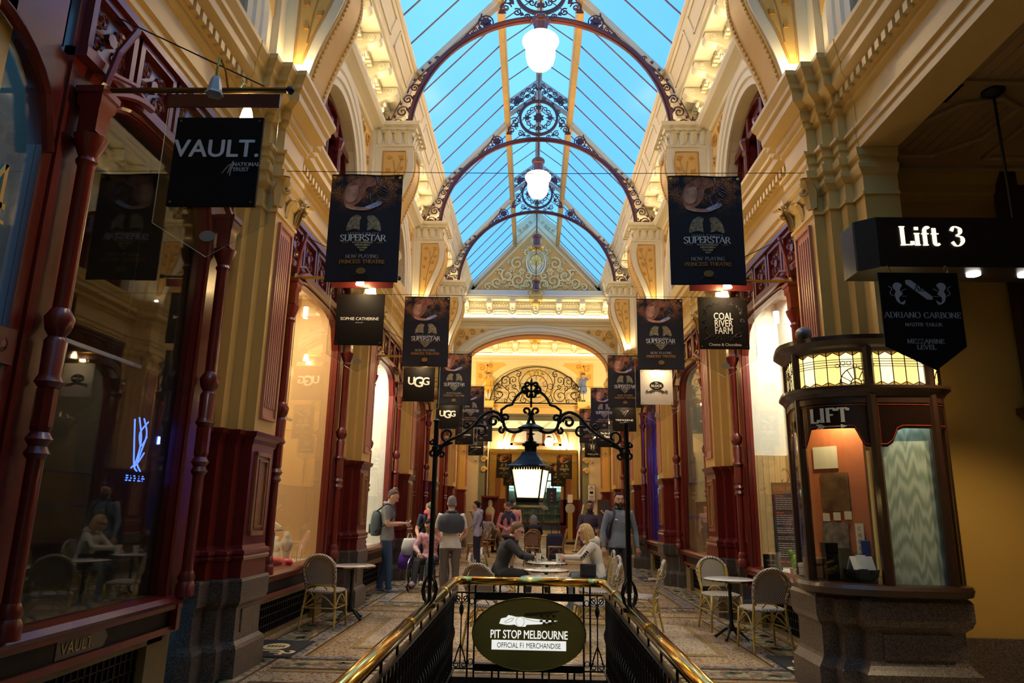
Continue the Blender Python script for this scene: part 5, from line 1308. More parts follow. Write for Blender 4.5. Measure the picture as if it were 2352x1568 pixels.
def banner_parts():
    W, H = .74, 1.15; d = []
    def wav(x, z): return .012*math.sin(x*9+z*2)+.008*math.sin(z*5+1)*(-z)
    mb = MB(); nx, nz = 10, 14
    for face in (0, 1):
        b = len(mb.v)
        for j in range(nz+1):
            for i in range(nx+1):
                x = -W/2+W*i/nx; z = -H*j/nz; mb.v.append((x, wav(x, z)+.004*face, z))
        for j in range(nz):
            for i in range(nx): a = b+j*(nx+1)+i; mb.f.append((a, a+1, a+nx+2, a+nx+1)); mb.m.append(0)
    d.append(('cloth', mb.mesh('cloth', [CLOTH], True)))
    hem = MB().tube([(-W/2+W*i/8, wav(-W/2+W*i/8, 0)+.002, .0) for i in range(9)], .008, 6); d.append(('hem', hem.mesh('hem', [BLACKP]))); hem = MB().tube([(-W/2+W*i/8, wav(-W/2+W*i/8, -H)+.002, -H) for i in range(9)], .007, 6); d.append(('hem', hem.mesh('hem', [BLACKP])))
    ey = MB()
    for q in (-1, 1): ey.lathe([(.010, -.006), (.016, -.004), (.016, 0)], (q*(W/2-.03), wav(q*.34, -.03)-.002, -.03), 10, 'y')
    d.append(('eyelets', ey.mesh('eyelets', [BRASS])))
    def fl(pts, m, name, off=.004, cat=True):
        q = MB(); p = catmull(pts+[pts[0]], 4)[:-1] if cat else pts
        q.prism(p, 'y', 0, -.002); q.v = [(x, wav(x, z)-off+y, z) for x, y, z in q.v]; d.append((name, q.mesh(name, [m])))
    # bent figure, pale arm and hand, wings
    fl([(-.10, -.05), (.04, -.02), (.10, -.10), (.0, -.15), (-.02, -.24), (-.10, -.34), (-.20, -.36), (-.23, -.25), (-.20, -.12)], SKINW, 'figure_print')
    fl([(-.19, -.15), (-.10, -.12), (-.08, -.22), (-.12, -.30), (-.19, -.30), (-.22, -.22)], SKINW2, 'shoulder_print', .006)
    fl([(-.2, -.33), (-.05, -.365), (.06, -.35), (.12, -.31), (.16, -.30), (.06, -.385), (-.08, -.40), (-.19, -.37)], SKINW2, 'forearm_print', .007)
    q = MB()
    q.prism(catmull([(.0, -.36), (.06, -.33), (.12, -.30), (.17, -.30), (.15, -.335), (.08, -.37), (.0, -.38)], 3), 'y', 0, -.002)
    for a in (((.08, -.33), (.05, -.27), (.045, -.21)), ((.11, -.31), (.15, -.26), (.19, -.25)), ((.12, -.315), (.17, -.275), (.21, -.27)), ((.13, -.32), (.18, -.295), (.215, -.30))): q.tube([(x, -.001, z) for x, z in catmull(list(a), 3)], [(.002, .012-.0012*i) for i in range(7)], 4)
    for a in (((.10, -.02), (.11, -.08)), ((.12, -.10), (.20, -.14)), ((.11, -.13), (.21, -.18)), ((.12, -.16), (.20, -.21)), ((.13, -.19), (.19, -.23))): q.tube([(a[0][0], -.001, a[0][1]), (a[1][0], -.001, a[1][1])], [(.002, .018), (.002, .012)], 4)
    q.v = [(x, wav(x, z)-.009+y, z) for x, y, z in q.v]; d.append(('hand_print', q.mesh('hand_print', [HANDB])))
    for sg in (-1, 1): fl([(sg*.035, -.62), (sg*.04, -.52), (sg*.03, -.47), (sg*.08, -.45), (sg*.14, -.49), (sg*.17, -.56), (sg*.17, -.62), (sg*.10, -.60)], ANGEL, 'wing_emblem', .004)
    for i in range(4): fl([(-.11+.027*i, -.735-.028*i), (.11-.027*i, -.735-.028*i), (.10-.027*i, -.755-.028*i), (-.10+.027*i, -.755-.028*i)], ANGEL, 'pendant_emblem', .004, False)
    def tx(mbx, x, z, m, name):
        q = MB(); q.v = [(a+x, 0, c+z) for a, b, c in mbx.v]; q.f = mbx.f; q.m = mbx.m; q.v = [(a, wav(a, c)-.004+mbx.v[i][1], c) for i, (a, b, c) in enumerate(q.v)]; d.append((name, q.mesh(name, [m])))
    tx(serif_mb('JESUS CHRIST', .026, .16, .07, gap=.42), 0, -.665, GREYL, 'lettering'); tx(serif_mb('SUPERSTAR', .068, .2, .07, gap=.02), 0, -.73, WHITEP, 'lettering')
    fl([(-.21, -.742), (.21, -.742), (.21, -.747), (-.21, -.747)], ORANGEL, 'rule', .005, False)
    tx(serif_mb('NOW PLAYING', .036, .17, .07, gap=.06), 0, -.91, GREYL, 'lettering'); tx(serif_mb('PRINCESS THEATRE', .038, .18, .08, gap=.05), 0, -.965, ORANGEL, 'lettering')
    q = MB(); r = .045; n = 16
    q.prism([(r*1.1*math.cos(2*PI*i/n), -1.045+r*.75*math.sin(2*PI*i/n)) for i in range(n)], 'y', 0, -.002)
    for sg in (-1, 1): q.tube([(sg*a*r, -.001, -1.045+b*r) for a, b in catmull([(0, -.75), (.8, -.75), (1.3, -1.0), (1.6, -1.1), (1.6, -.85)], 3)], [(.002, r*.14)]*13, 4)
    q.v = [(x, wav(x, z)-.004+y, z) for x, y, z in q.v]; d.append(('badge_print', q.mesh('badge_print', [mat('badge_bronze', (.30, .15, .03), .6)])))
    return d
BP = banner_parts()
def banner(x, y, z, label, rot=0.):
    t = thing('show_banner', label, 'banner', (x, y, z), rot, group='black show banners strung across the arcade')
    for n_, me in BP: part(n_, me, t)
    return t
ordn = ['nearest', 'second nearest', 'third nearest', 'fourth nearest', 'fifth nearest']
XL = [-1.81]*5; XR = [1.65, 1.96, 1.95, 1.93, 1.90]
for k in range(5):
    banner(XL[k], 6.62+BAY*k, 4.825, '%s black show banner on the left, lettered SUPERSTAR' % ordn[k], .0)
    banner(XR[k], 6.62+BAY*k, 4.825, '%s black show banner on the right, lettered SUPERSTAR' % ordn[k], .0)
for q in (-1, 1):
    sd = 'left' if q < 0 else 'right'
    banner(.04+q*1.47, 34.6, 4.05, 'tiny far show banner %s of the lantern, in front of the back cornice' % sd)
    banner(.06+q*1.22, 36.6, 3.75, 'tiny farthest show banner half hidden, %s of the lantern' % sd)
for k in range(5):
    c = obj('banner_cable', MB().tube([(-2.95, 6.62+BAY*k, 4.87), (0, 6.62+BAY*k, 4.85), (2.95, 6.62+BAY*k, 4.87)], .004, 4), BLACKM)
    tag(c, 'thin steel cable carrying the %s pair of show banners' % ordn[k], 'cable', 'cables across the arcade')

# ------------------------------------------------------------------ lift lobby on the right
DARKW = mat('dark_walnut', (.034, .013, .006), .35, noise=.5, col2=(.016, .006, .003), nscale=12, coat=.3)
LOBW = mat('lobby_ochre', (.50, .30, .065), .6, noise=.25, col2=(.42, .24, .05), nscale=3)
def lobby():
    w = obj('wall_lobby', MB().box(3.28, 7.2, 6.95, 7.15, .4, 5.05), LOBW, kind='structure')
    obj('corner_pier', MB().box(3.0, 3.42, 6.62, 6.96, 2.1, 5.02), LOBW, w)
    obj('granite_skirting', MB().box(3.2, 7.2, 6.90, 7.15, 0, .42), GRANITE, w)
    c = MB().prism([(6.95-d, z) for d, z in ((0, 4.70), (.03, 4.70), (.05, 4.76), (.08, 4.78), (.10, 4.86), (.16, 4.93), (.2, 4.98), (.2, 5.02), (0, 5.02))], 'x', 3.42, 7.2)
    obj('lobby_cornice', c, LOBW, w)
    cl = obj('ceiling_lobby', MB().box(2.98, 7.3, -6, 7.0, 5.0, 5.1), mat('lobby_ceiling', (.42, .28, .12), .6), kind='structure')
    fm = MAT['lobby_ceiling']
    def frame(pts, z=4.985, r=.035):
        obj('ceiling_moulding', MB().tube([(x, y, z) for x, y in pts], r, 6, True), fm, cl)
    frame([(3.35, 6.45), (3.35, 6.0), (3.62, 5.55), (3.9, 5.45), (4.15, 5.6), (4.15, 6.1), (3.85, 6.45)])
    frame([(3.3, 5.2), (3.3, 3.4), (3.7, 3.0), (4.4, 3.0), (4.8, 3.4), (4.8, 4.9), (4.3, 5.25)])
    frame([(4.4, 6.5), (4.4, 5.9), (4.8, 5.4), (5.6, 5.4), (5.9, 5.9), (5.9, 6.5)])
    frame([(3.12, 6.7), (3.12, -5), (7, -5), (7, 6.7)], r=.05)
    bm = MB().box(-.045, .045, -1.0, 1.0, -.006, 0).mesh('ceiling_board', [fm])
    for i in range(16): part('ceiling_board', bm, cl, (3.36+i*.1, 4.2, 5.0))
    for i in range(9): part('ceiling_board', bm, cl, (3.4+i*.1, 6.0, 5.0), PI/3*0, (1, .45, 1))
    dc = empty('door_2', None, (4.72, 6.9, 0), kind='structure')
    d = MB(); d.box(0, .16, -.14, 0, 0, 5.0).box(.16, 1.6, -.05, .05, 0, 5.0); obj('door_case', d, DARKW, dc)
    d = MB(); d.prism([(-.10, 2.52), (.18, 2.52), (.18, 2.16), (.12, 2.16), (.02, 2.36), (-.10, 2.46)], 'y', -.3, 0); obj('door_bracket', d, DARKW, dc)
    d = MB()
    for i in range(3):
        for j in range(2): d.tube([(.45+.4*j+p[0], -.07, 4.5-.5*i+p[1]) for p in scroll((0, 0), .16, i+j, 1.3, 14)], .02, 5)
    obj('door_fretwork', d, REDDK, dc)
    obj('wall_lobby_side', MB().box(7.1, 7.25, -6, 7.1, 0, 5.1), LOBW, kind='structure')
lobby()

def path_pts(ctrl, n=8): return catmull(ctrl, n)
KP = [(2.47, 7.0), (2.37, 6.62), (2.37, 6.45), (2.46, 6.28), (2.62, 6.18), (2.82, 6.12), (3.10, 6.10), (3.38, 6.11), (3.50, 6.18), (3.55, 6.35), (3.56, 6.6), (3.56, 6.92)]
KPATH = path_pts(KP, 6)
def off_path(e, P=None):
    P = P or KPATH; out = []
    for i, p in enumerate(P):
        a = P[max(i-1, 0)]; b = P[min(i+1, len(P)-1)]; dx, dy = b[0]-a[0], b[1]-a[1]; d = math.hypot(dx, dy)
        out.append((p[0]+dy/d*e, p[1]-dx/d*e))   # outwards = right of travel when going +x, i.e. towards the viewer
    return out
SGN = -1 if off_path(.1)[30][1] > KPATH[30][1] else 1
def kband(mb, levels, cap=True):
    """solid belt round the kiosk: levels = (z, e) with e outward offset; back edge at the pier"""
    rings = [[(x, y, z) for x, y in off_path(SGN*e)]+[(3.56, 6.99, z), (2.6, 7.05, z)] for z, e in levels]
    mb.loft(rings, cap=cap); return mb
def kstrip(mb, i0, i1, z0, z1, e, t=.006):
    P = off_path(SGN*e)[i0:i1+1]; Q = off_path(SGN*(e-t))[i0:i1+1]
    mb.loft([[(p[0], p[1], z0), (p[0], p[1], z1), (q[0], q[1], z1), (q[0], q[1], z0)] for p, q in zip(P, Q)]); return mb
I1, I2, I3, I4 = 12, 31, 42, 52     # post positions along the path
def kiosk():
    k = thing('lift_kiosk', 'curved walnut showcase kiosk lettered LIFT with glowing leaded glass band', 'kiosk')
    def srng(e, z): return [(x, y, z) for x, y in ((2.42-e, 7.0), (2.42-e, 6.46-e), (2.55-e, 6.46-e), (2.55-e, 6.33-e), (2.69-e, 6.33-e), (2.69-e, 6.19-e), (3.47+e, 6.19-e), (3.47+e, 6.93), (3.0, 7.0))]
    obj('granite_base', MB().loft([srng(e, z) for z, e in ((0, .07), (.25, .07), (.28, .04), (.31, .015), (.34, .0), (.57, .0), (.61, .04), (.66, .06), (.80, .06), (.83, .04))]), GRANITE, k)
    obj('base_panel', MB().box(2.80, 3.36, 6.175, 6.2, .36, .55), GRANITE, k)
    obj('sill', kband(MB(), [(.83, .0), (.85, .06), (.90, .075), (.93, .06), (.94, .02)]), DARKW, k, smooth=False)
    pm = MB()
    for i, r in ((0, .03), (I1, .035), (I2, .045), (I3, .04), (I4, .035), (len(KPATH)-1, .03)):
        x, y = KPATH[i]; o = MB().lathe([(r, .93), (r, 2.98)], (x, y, 0), 8, sq=True); obj('post', o, DARKW, k)
    for a, b in ((0, I1), (I1, I2), (I2, I4), (I4, len(KPATH)-1)):
        obj('glass_panel', kstrip(MB(), a, b, .94, 2.5, .0, .004), GLASS, k)
    obj('mid_cornice', kband(MB(), [(2.48, .0), (2.50, .03), (2.53, .05), (2.56, .085), (2.585, .085), (2.60, .01)]), DARKW, k)
    obj('top_cornice', kband(MB(), [(2.90, .0), (2.93, .03), (2.95, .06), (2.99, .11), (3.03, .11), (3.04, .04)]), DARKW, k)
    obj('header_rail', kband(MB(), [(2.44, .02), (2.49, .02)]), DARKW, k)
    # black glass headers with a shaped lower edge
    hb = mat('header_black', (.014, .006, .004), .18); pin = mat('red_pinline', (.45, .05, .02), .4); ging = mat('gilt_pinline', (.42, .32, .06), .4)
    def header(a, b, shape, mname):
        n = b-a; A = off_path(SGN*.008)
        pts = []
        for j in range(n+1):
            t = j/n; z = 2.22
            if t < .13: z = 2.06+.0*t
            elif t < .22: z = 2.06+.16*math.sin((t-.13)/.09*PI/2)
            if shape == 'both':
                if t > .87: z = 2.06
                elif t > .78: z = 2.06+.16*math.sin((.87-t)/.09*PI/2)
            pts.append((A[a+j], z))
        mb = MB(); mb.strip([(p[0], p[1], z) for p, z in pts], [(p[0], p[1], 2.45) for p, z in pts]); obj(mname, mb, hb, k)
        B = off_path(SGN*.011); r = MB()
        r.tube([(B[a+j][0], B[a+j][1], pts[j][1]+.025) for j in range(1, n)], .0035, 4); r.tube([(B[a+j][0], B[a+j][1], 2.425) for j in range(1, n)], .0035, 4)
        r.tube([(B[a+1][0], B[a+1][1], pts[1][1]+.025), (B[a+1][0], B[a+1][1], 2.425)], .0035, 4); obj('pin_line', r, pin, k)
    header(0, I1, 'both', 'header_panel'); header(I1, I2, 'both', 'header_panel'); header(I2, I4, 'left', 'header_panel')
    # LIFT lettering follows the curved pane
    def on_curve(mb, i_mid, z, off, kfac=1.0):
        P = off_path(SGN*off); S = [0]
        for p, q in zip(P, P[1:]): S.append(S[-1]+math.hypot(q[0]-p[0], q[1]-p[1]))
        s0 = S[i_mid]
        out = []
        for x, y, zz in mb.v:
            s = s0+x; j = max(0, min(len(S)-2, next((q for q in range(len(S)-1) if S[q+1] >= s), len(S)-2)))
            t = (s-S[j])/(S[j+1]-S[j]); a, b = P[j], P[j+1]; px, py = a[0]+(b[0]-a[0])*t, a[1]+(b[1]-a[1])*t
            d = math.hypot(b[0]-a[0], b[1]-a[1]); nx, ny = (b[1]-a[1])/d*SGN, -(b[0]-a[0])/d*SGN
            out.append((px-nx*y, py-ny*y, zz+z))
        q = MB(); q.v = out; q.f = mb.f; q.m = mb.m; return q
    gilt = mat('lift_gilt', (.85, .78, .58), .45, noise=.4, nscale=30)
    obj('lettering', on_curve(serif_mb('LIFT', .125, .24, .11, gap=.06, t=.004), 21, 2.275, .014), gilt, k)
    ar = MB(); ar.prism([(-.12, -.004), (.06, -.004), (.06, -.018), (.11, 0), (.06, .018), (.06, .004), (-.12, .004)], 'y', 0, -.003)
    for t in (-.12, -.10, -.08): ar.prism([(t, .003), (t-.03, .022), (t-.018, .022), (t+.012, .003)], 'y', 0, -.003).prism([(t, -.003), (t-.03, -.022), (t-.018, -.022), (t+.012, -.003)], 'y', 0, -.003)
    obj('arrow', on_curve(ar, 22, 2.24, .014), gilt, k)
    gar = MB(); gar.tube([(a, 0, b) for a, b in catmull([(-.07, -.12), (-.07, .0), (-.03, -.05), (.0, -.06), (.03, -.05), (.07, .0), (.07, -.12)], 4)], .005, 4); obj('garland', on_curve(gar, 6, 2.32, .014), ging, k)
    # leaded lights: panes and cames
    PA = off_path(SGN*-.005); amber = mat('amber_leaded', (.8, .6, .22), .3, emit=((1, .66, .20), 1.15)); amber2 = mat('pale_leaded', (.8, .7, .4), .3, emit=((1, .80, .40), 1.35)); came = MB()
    S = [0]
    for p, q in zip(PA, PA[1:]): S.append(S[-1]+math.hypot(q[0]-p[0], q[1]-p[1]))
    def at(s):
        j = max(0, min(len(S)-2, next((q for q in range(len(S)-1) if S[q+1] >= s), len(S)-2))); t = (s-S[j])/(S[j+1]-S[j]); return (PA[j][0]+(PA[j+1][0]-PA[j][0])*t, PA[j][1]+(PA[j+1][1]-PA[j][1])*t)
    W = S[-1]; n = 24; dw = W/n
    for i in range(n):
        s0, s1 = i*dw, (i+1)*dw; sm = (s0+s1)/2; a, b, c = at(s0+.003), at(s1-.003), at(sm)
        mb = MB(); z0, z1 = 2.60, 2.90
        P = [(a[0], a[1], z0+.03), (c[0], c[1], z0+.005), (b[0], b[1], z0+.03), (b[0], b[1], z1-.035), (c[0], c[1], z1-.005), (a[0], a[1], z1-.035)]
        mb.add(P, [(0, 1, 2, 3, 4, 5)]); mb.add([(x+.002, y+.008, z) for x, y, z in P], [(5, 4, 3, 2, 1, 0)])
        obj('leaded_pane', mb, amber if i % 3 else amber2, k)
        came.tube([(*at(s0), z0), (*at(s0), z1)], .005, 4)
        came.tube([(*at(s0), z1-.035), (*at(sm), z1-.004), (*at(s1), z1-.035)], .004, 4); came.tube([(*at(s0), z0+.03), (*at(sm), z0+.004), (*at(s1), z0+.03)], .004, 4)
    for z in (2.765, 2.785, 2.81, 2.83): came.tube([(p[0], p[1]-.002, z) for p in off_path(SGN*.0)], .003, 4)
    for i_c in (.12, .42, .73):      # sunrise motif with a bough of blossom
        s0 = W*i_c
        for r in (.13, .045): came.tube([(*at(s0+r*math.cos(PI*j/14)), 2.605+r*1.15*math.sin(PI*j/14)) for j in range(15)], .005, 4)
        for j in range(1, 6): came.tube([(*at(s0+.045*math.cos(PI*j/6)), 2.605+.05*math.sin(PI*j/6)), (*at(s0+.13*math.cos(PI*j/6)), 2.605+.15*math.sin(PI*j/6))], .004, 4)
        for j in range(7):
            cx_, cz = s0-.14+.047*j, 2.775+.025*math.sin(j*1.1)
            came.tube([(*at(cx_+.018*math.cos(2*PI*q/8)), cz+.018*math.sin(2*PI*q/8)) for q in range(9)], .0035, 4)
    o = obj('lead_cames', came, BLACKM, k); o['kind'] = 'stuff'
    obj('panel_core', MB().prism(off_path(SGN*-.05)+[(3.5, 6.98), (2.6, 6.98)], 'z', 2.6, 2.9), mat('core_amber', (.6, .45, .2), .6), k)
    # inside
    mo = mat('moire_silk', (.42, .50, .44), .45); nt = mo.node_tree; nd = nt.nodes; l = nt.links
    tc = nd.new('ShaderNodeTexCoord'); mp = nd.new('ShaderNodeMapping'); mp.inputs['Scale'].default_value = (4.2, 1, .55); wv = nd.new('ShaderNodeTexWave'); wv.bands_direction = 'Z'; wv.inputs['Scale'].default_value = 3.2; wv.inputs['Distortion'].default_value = 9; wv.inputs['Detail'].default_value = 1.5; wv.inputs['Detail Scale'].default_value = 1.2
    rp = nd.new('ShaderNodeValToRGB'); rp.color_ramp.elements[0].color = (.33, .42, .37, 1); rp.color_ramp.elements[1].color = (.60, .68, .62, 1)
    l.new(tc.outputs['Object'], mp.inputs['Vector']); l.new(mp.outputs['Vector'], wv.inputs['Vector']); l.new(wv.outputs['Color'], rp.inputs['Fac']); l.new(rp.outputs['Color'], nd['Principled BSDF'].inputs['Base Color'])
    obj('silk_panel', MB().box(2.87, 3.36, 6.16, 6.18, .94, 2.44), mo, k)
    obj('silk_frame', MB().box(3.36, 3.42, 6.13, 6.2, .94, 2.44), WOODP, k)
    obj('pin_board', MB().prism([(2.52, 6.82), (2.84, 6.30), (2.87, 6.32), (2.55, 6.84)], 'z', .94, 2.46), mat('terracotta_board', (.55, .16, .05), .7, noise=.3), k)
    lamp('kiosk_lamp', 'POINT', (2.62, 6.36, 2.40), 14, (1, .8, .5), k, .03); obj('lamp_strip', MB().box(2.85, 3.30, 6.125, 6.15, 2.40, 2.42), mat_emit('kiosk_strip', (.8, 1, .92), 70), k)
    fr = (-.52, .855)
    def onboard(t, z0, z1, w, m, nm_, d=.012):
        # papers pinned on the board which runs (2.84,6.30)->(2.52,6.82)
        ux, uy = (2.52-2.84)/.61, (6.82-6.30)/.61; cx_, cy_ = 2.84+ux*t*.61, 6.30+uy*t*.61; nx, ny = -uy, ux
        return obj(nm_, MB().add([(cx_-ux*w/2-abs(uy)*d, cy_-uy*w/2-abs(ux)*d, z0), (cx_+ux*w/2-abs(uy)*d, cy_+uy*w/2-abs(ux)*d, z0), (cx_+ux*w/2-abs(uy)*d, cy_+uy*w/2-abs(ux)*d, z1), (cx_-ux*w/2-abs(uy)*d, cy_-uy*w/2-abs(ux)*d, z1)], [(0, 1, 2, 3)]).add([(cx_-ux*w/2-abs(uy)*(d-.004), cy_-uy*w/2-abs(ux)*(d-.004), z0), (cx_+ux*w/2-abs(uy)*(d-.004), cy_+uy*w/2-abs(ux)*(d-.004), z0), (cx_+ux*w/2-abs(uy)*(d-.004), cy_+uy*w/2-abs(ux)*(d-.004), z1), (cx_-ux*w/2-abs(uy)*(d-.004), cy_-uy*w/2-abs(ux)*(d-.004), z1)], [(3, 2, 1, 0)]), m)
    paperc = mat('cream_paper', (.72, .66, .46), .7)
    tag(onboard(.62, 1.90, 2.10, .25, paperc, 'notice_paper'), 'cream printed notice pinned at the top of the kiosk board', 'paper')
    tag(onboard(.50, 1.52, 1.86, .28, mat('photo_chocolate', (.09, .04, .015), .4, noise=.8, col2=(.28, .16, .06), nscale=9), 'photo_poster'), 'upper dark photo poster of chocolates on the kiosk board', 'poster')
    tag(onboard(.55, 1.12, 1.42, .26, mat('photo_truffles', (.10, .09, .085), .4, noise=.9, col2=(.42, .33, .22), nscale=14), 'photo_poster', .012), 'lower grey photo poster of round truffles on the kiosk board', 'poster')
    strip = onboard(.16, 1.06, 1.42, .08, paperc, 'lettered_strip', .014); tag(strip, 'narrow vertical paper strip lettered CHOCOL in the kiosk', 'paper')
    for i, ch in enumerate('CHOCOL'): 
        g_ = text('letter', ch, .045, mat('red_ink', (.45, .08, .06), .6), strip, (2.84-.32*.16-.017, 6.30+.52*.16-.011, 1.36-.055*i), -.55*1.9)
    for i, t in enumerate((.68, .5, .32)): tag(onboard(t, 1.43+.01*i, 1.50+.01*i, .07, paperc, 'price_tag', .014), '%s of three small price tags between the kiosk posters' % ('left', 'middle', 'right')[i], 'tag', 'price tags in the kiosk')
    # goods on the kiosk floor
    bw = MB(); bw.loft([[(r*math.cos(2*PI*i/14)*1.5, r*math.sin(2*PI*i/14), z) for i in range(14)] for r, z in ((.05, 0), (.09, .04), (.10, .10), (.085, .10), (.08, .05))]); tag(obj('display_bowl', bw, BLACKG, None, (2.72, 6.28, .945), smooth='auto'), 'shiny black bowl holding folded cards in the kiosk', 'bowl')
    for i, (dx, a, z) in enumerate(((-.06, .3, 1.04), (.0, -.1, 1.05), (.06, .2, 1.04))):
        tag(obj('folded_card', MB().prism([(-.045, 0), (0, .11), (.045, 0), (.04, 0), (0, .1), (-.04, 0)], 'x', -.04, .04), WHITEP, None, (2.72+dx, 6.28, z), rot=a), '%s white folded card in the black kiosk bowl' % ('left', 'middle', 'right')[i], 'card', 'cards in the kiosk bowl')
    tag(obj('gift_tube', MB().lathe([(.035, 0), (.035, .30), (.037, .30), (.037, .33), (.0, .335)], n=14), mat('royal_blue', (.02, .04, .28), .3), None, (2.80, 6.34, .945)), 'tall royal blue gift tube at the right of the kiosk floor', 'tube')
    for i, (x, y, w_, h_, m_, lb) in enumerate(((2.52, 6.42, .10, .30, BLACKG, 'tall black gift box at the back left of the kiosk floor'), (2.62, 6.44, .12, .26, mat('olive_box', (.16, .13, .06), .5, noise=.6, nscale=14), 'olive patterned gift box behind the kiosk bowl'), (2.45, 6.62, .14, .16, mat('tan_box', (.38, .26, .14), .5), 'tan cardboard box in the left end of the kiosk'), (2.46, 6.82, .12, .10, paperc, 'low cream box in the far left end of the kiosk'))):
        b_ = MB().box(-w_/2, w_/2, -.05, .05, 0, h_); b_.box(-w_/2-.004, w_/2+.004, -.054, .054, h_*.75, h_+.006); tag(obj('gift_box', b_, m_, None, (x, y, .945), rot=.3*i), lb, 'box', 'gift boxes in the kiosk')
kiosk()
# grey sensor on top of the kiosk
t = thing('security_sensor', 'grey helmet shaped sensor on top of the kiosk', 'sensor', (2.46, 6.45, 3.03), -.5)
obj('sensor_body', MB().ball((0, 0, .10), (.075, .075, .07), 14, 9).lathe([(.0, -.13), (.03, -.11), (.055, -.06), (.066, 0)], (0, 0, .10), 12, 'y'), mat('sensor_grey', (.34, .34, .36), .4), t, smooth=True); obj('sensor_neck', MB().lathe([(.03, 0), (.025, .05)], n=10), MAT['sensor_grey'], t)
# lift sign box and the tailor's shield below it
t = thing('lift_sign', 'long black hanging sign box reading Lift 3', 'sign', (2.6, 5.2, 3.36))
bx_ = MB(); bx_.prism([(.0, .0), (3.6, 0), (3.6, .36), (-.12, .36), (-.12, .1)], 'z', .0, .41); obj('sign_box', bx_, mat('sign_box_black', (.012, .008, .007), .35), t)
obj('end_face', MB().prism([(-.122, .12), (-.002, .015), (-.012, .01), (-.132, .115)], 'z', .0, .41), mat('sign_end_lit', (.06, .05, .035), .5), t)  # light falling on the end face is put into a paler colour
lm = mat('lit_letters', (.8, .75, .55), .4, emit=((1, .88, .58), 1.1))
obj('lettering', serif_mb('Lift 3', .155, .2, .05, gap=.05, t=.006, align='L'), lm, t, (.17, -.002, .175))
for x in (.80, 1.2):
    obj('downlight', MB().lathe([(.0, 0), (.05, 0), (.05, -.012), (.04, -.016), (.0, -.016)], (x, .16, 0), 14), mat_emit('downlight_disc', (1, .92, .85), 14), t)
    lamp('lobby_downlight', 'SPOT', (x, .16, -.03), 60, (1, .75, .4), t, .04, rot=(0, 0, 0), spot=2.0)
for x in (1.19, 3.0):
    obj('hanger_rod', MB().tube([(x, .18, .41), (x, .18, 1.64)], .012, 6), BLACKM, t); obj('ceiling_rose', MB().lathe([(.0, 1.58), (.03, 1.58), (.09, 1.62), (.09, 1.64)], (x, .18, 0), 12), BLACKM, t)
t = thing('tailor_sign', 'black shield shaped sign with lions reading ADRIANO CARBONE', 'sign', (2.87, 5.2, 3.31))
obj('shield_board', MB().prism([(-.30, 0), (.30, 0), (.30, -.58), (.06, -.76), (-.30, -.58)], 'y', -.006, .006), BOARD, t)
for x in (-.22, .22): obj('hanger_ring', MB().tube([(x+.012*math.cos(2*PI*i/8), 0, .03+.03*math.sin(2*PI*i/8)) for i in range(8)], .003, 4, True).tube([(x+.012, 0, .05), (x+.03, 0, -.01)], .003, 4), BRASSD, t)
for i, (tx, h, z) in enumerate((('ADRIANO CARBONE', .044, -.36), ('MASTER TAILOR', .026, -.425), ('MEZZANINE', .036, -.56), ('LEVEL', .036, -.605))): serif('lettering', tx, h, GREYL, t, (0, -.007, z), thick=.16, gap=.09)
cr = MB(); cr.prism([(-.10, -.06), (-.06, -.06), (.09, -.19), (.09, -.215), (.05, -.215), (-.10, -.09)], 'y', -.006, -.009); obj('shield_band', cr, GREYL, t)
for q in (-1, 1):
    li = MB()
    body = [(.115, -.22), (.15, -.24), (.16, -.20), (.13, -.17), (.15, -.14), (.13, -.10), (.16, -.08), (.19, -.09), (.20, -.12), (.18, -.15), (.19, -.18), (.175, -.235), (.13, -.255)]
    li.prism([(q*a, b) for a, b in catmull(body+[body[0]], 3)[:-1]], 'y', -.006, -.009)
    li.tube([(q*a, -.008, b) for a, b in catmull([(.19, -.19), (.225, -.17), (.21, -.13), (.235, -.11)], 4)], [(.002, .006)]*13, 4); li.tube([(q*a, -.008, b) for a, b in ((.14, -.15), (.10, -.13))], [(.002, .009)]*2, 4); li.tube([(q*a, -.008, b) for a, b in ((.14, -.19), (.10, -.19))], [(.002, .009)]*2, 4)
    obj('lion_mark', li, GREYL, t)
serif('monogram', 'AC', .05, BLACKP, t, (0, -.0092, -.15))

# ------------------------------------------------------------------ goods in the shop windows
t = thing('chalkboard', 'tall chalkboard menu headed COAL RIVER FARM in the window', 'board', (3.32, 9.45, .76), -.12)
obj('board', MB().box(-.235, .235, -.01, .01, .08, 1.10), mat('chalk_black', (.02, .02, .022), .7, noise=.3, col2=(.05, .05, .055)), t)
obj('board_frame', MB().box(-.25, .25, -.012, .012, .06, .08).box(-.25, .25, -.012, .012, 1.10, 1.12).box(-.25, -.235, -.012, .012, .06, 1.12).box(.235, .25, -.012, .012, .06, 1.12), BLACKM, t)
obj('easel_leg', MB().tube([(-.2, 0, 0), (-.2, 0, .1)], .012, 5).tube([(.2, 0, 0), (.2, 0, .1)], .012, 5).tube([(0, .2, 0), (0, .02, .9)], .012, 5), BLACKM, t)
fin = MB()
for q in (-1, 1): fin.tube([(q*a, 0, b) for a, b in catmull([(.09, 1.16), (.11, 1.14), (.10, 1.12), (.05, 1.13), (.01, 1.2), (.03, 1.27), (.08, 1.3), (.09, 1.27)], 4)], .006, 5)
obj('finial', fin, BLACKM, t)
rc = mat('red_chalk', (.55, .08, .06), .8); wc = mat('white_chalk', (.48, .47, .46), .8)
text('heading', 'COAL RIVER FARM', .075, rc, t, (0, -.012, 1.02), sx=.72)
ch = MB(); chr_ = MB(); rr = random.Random(8)
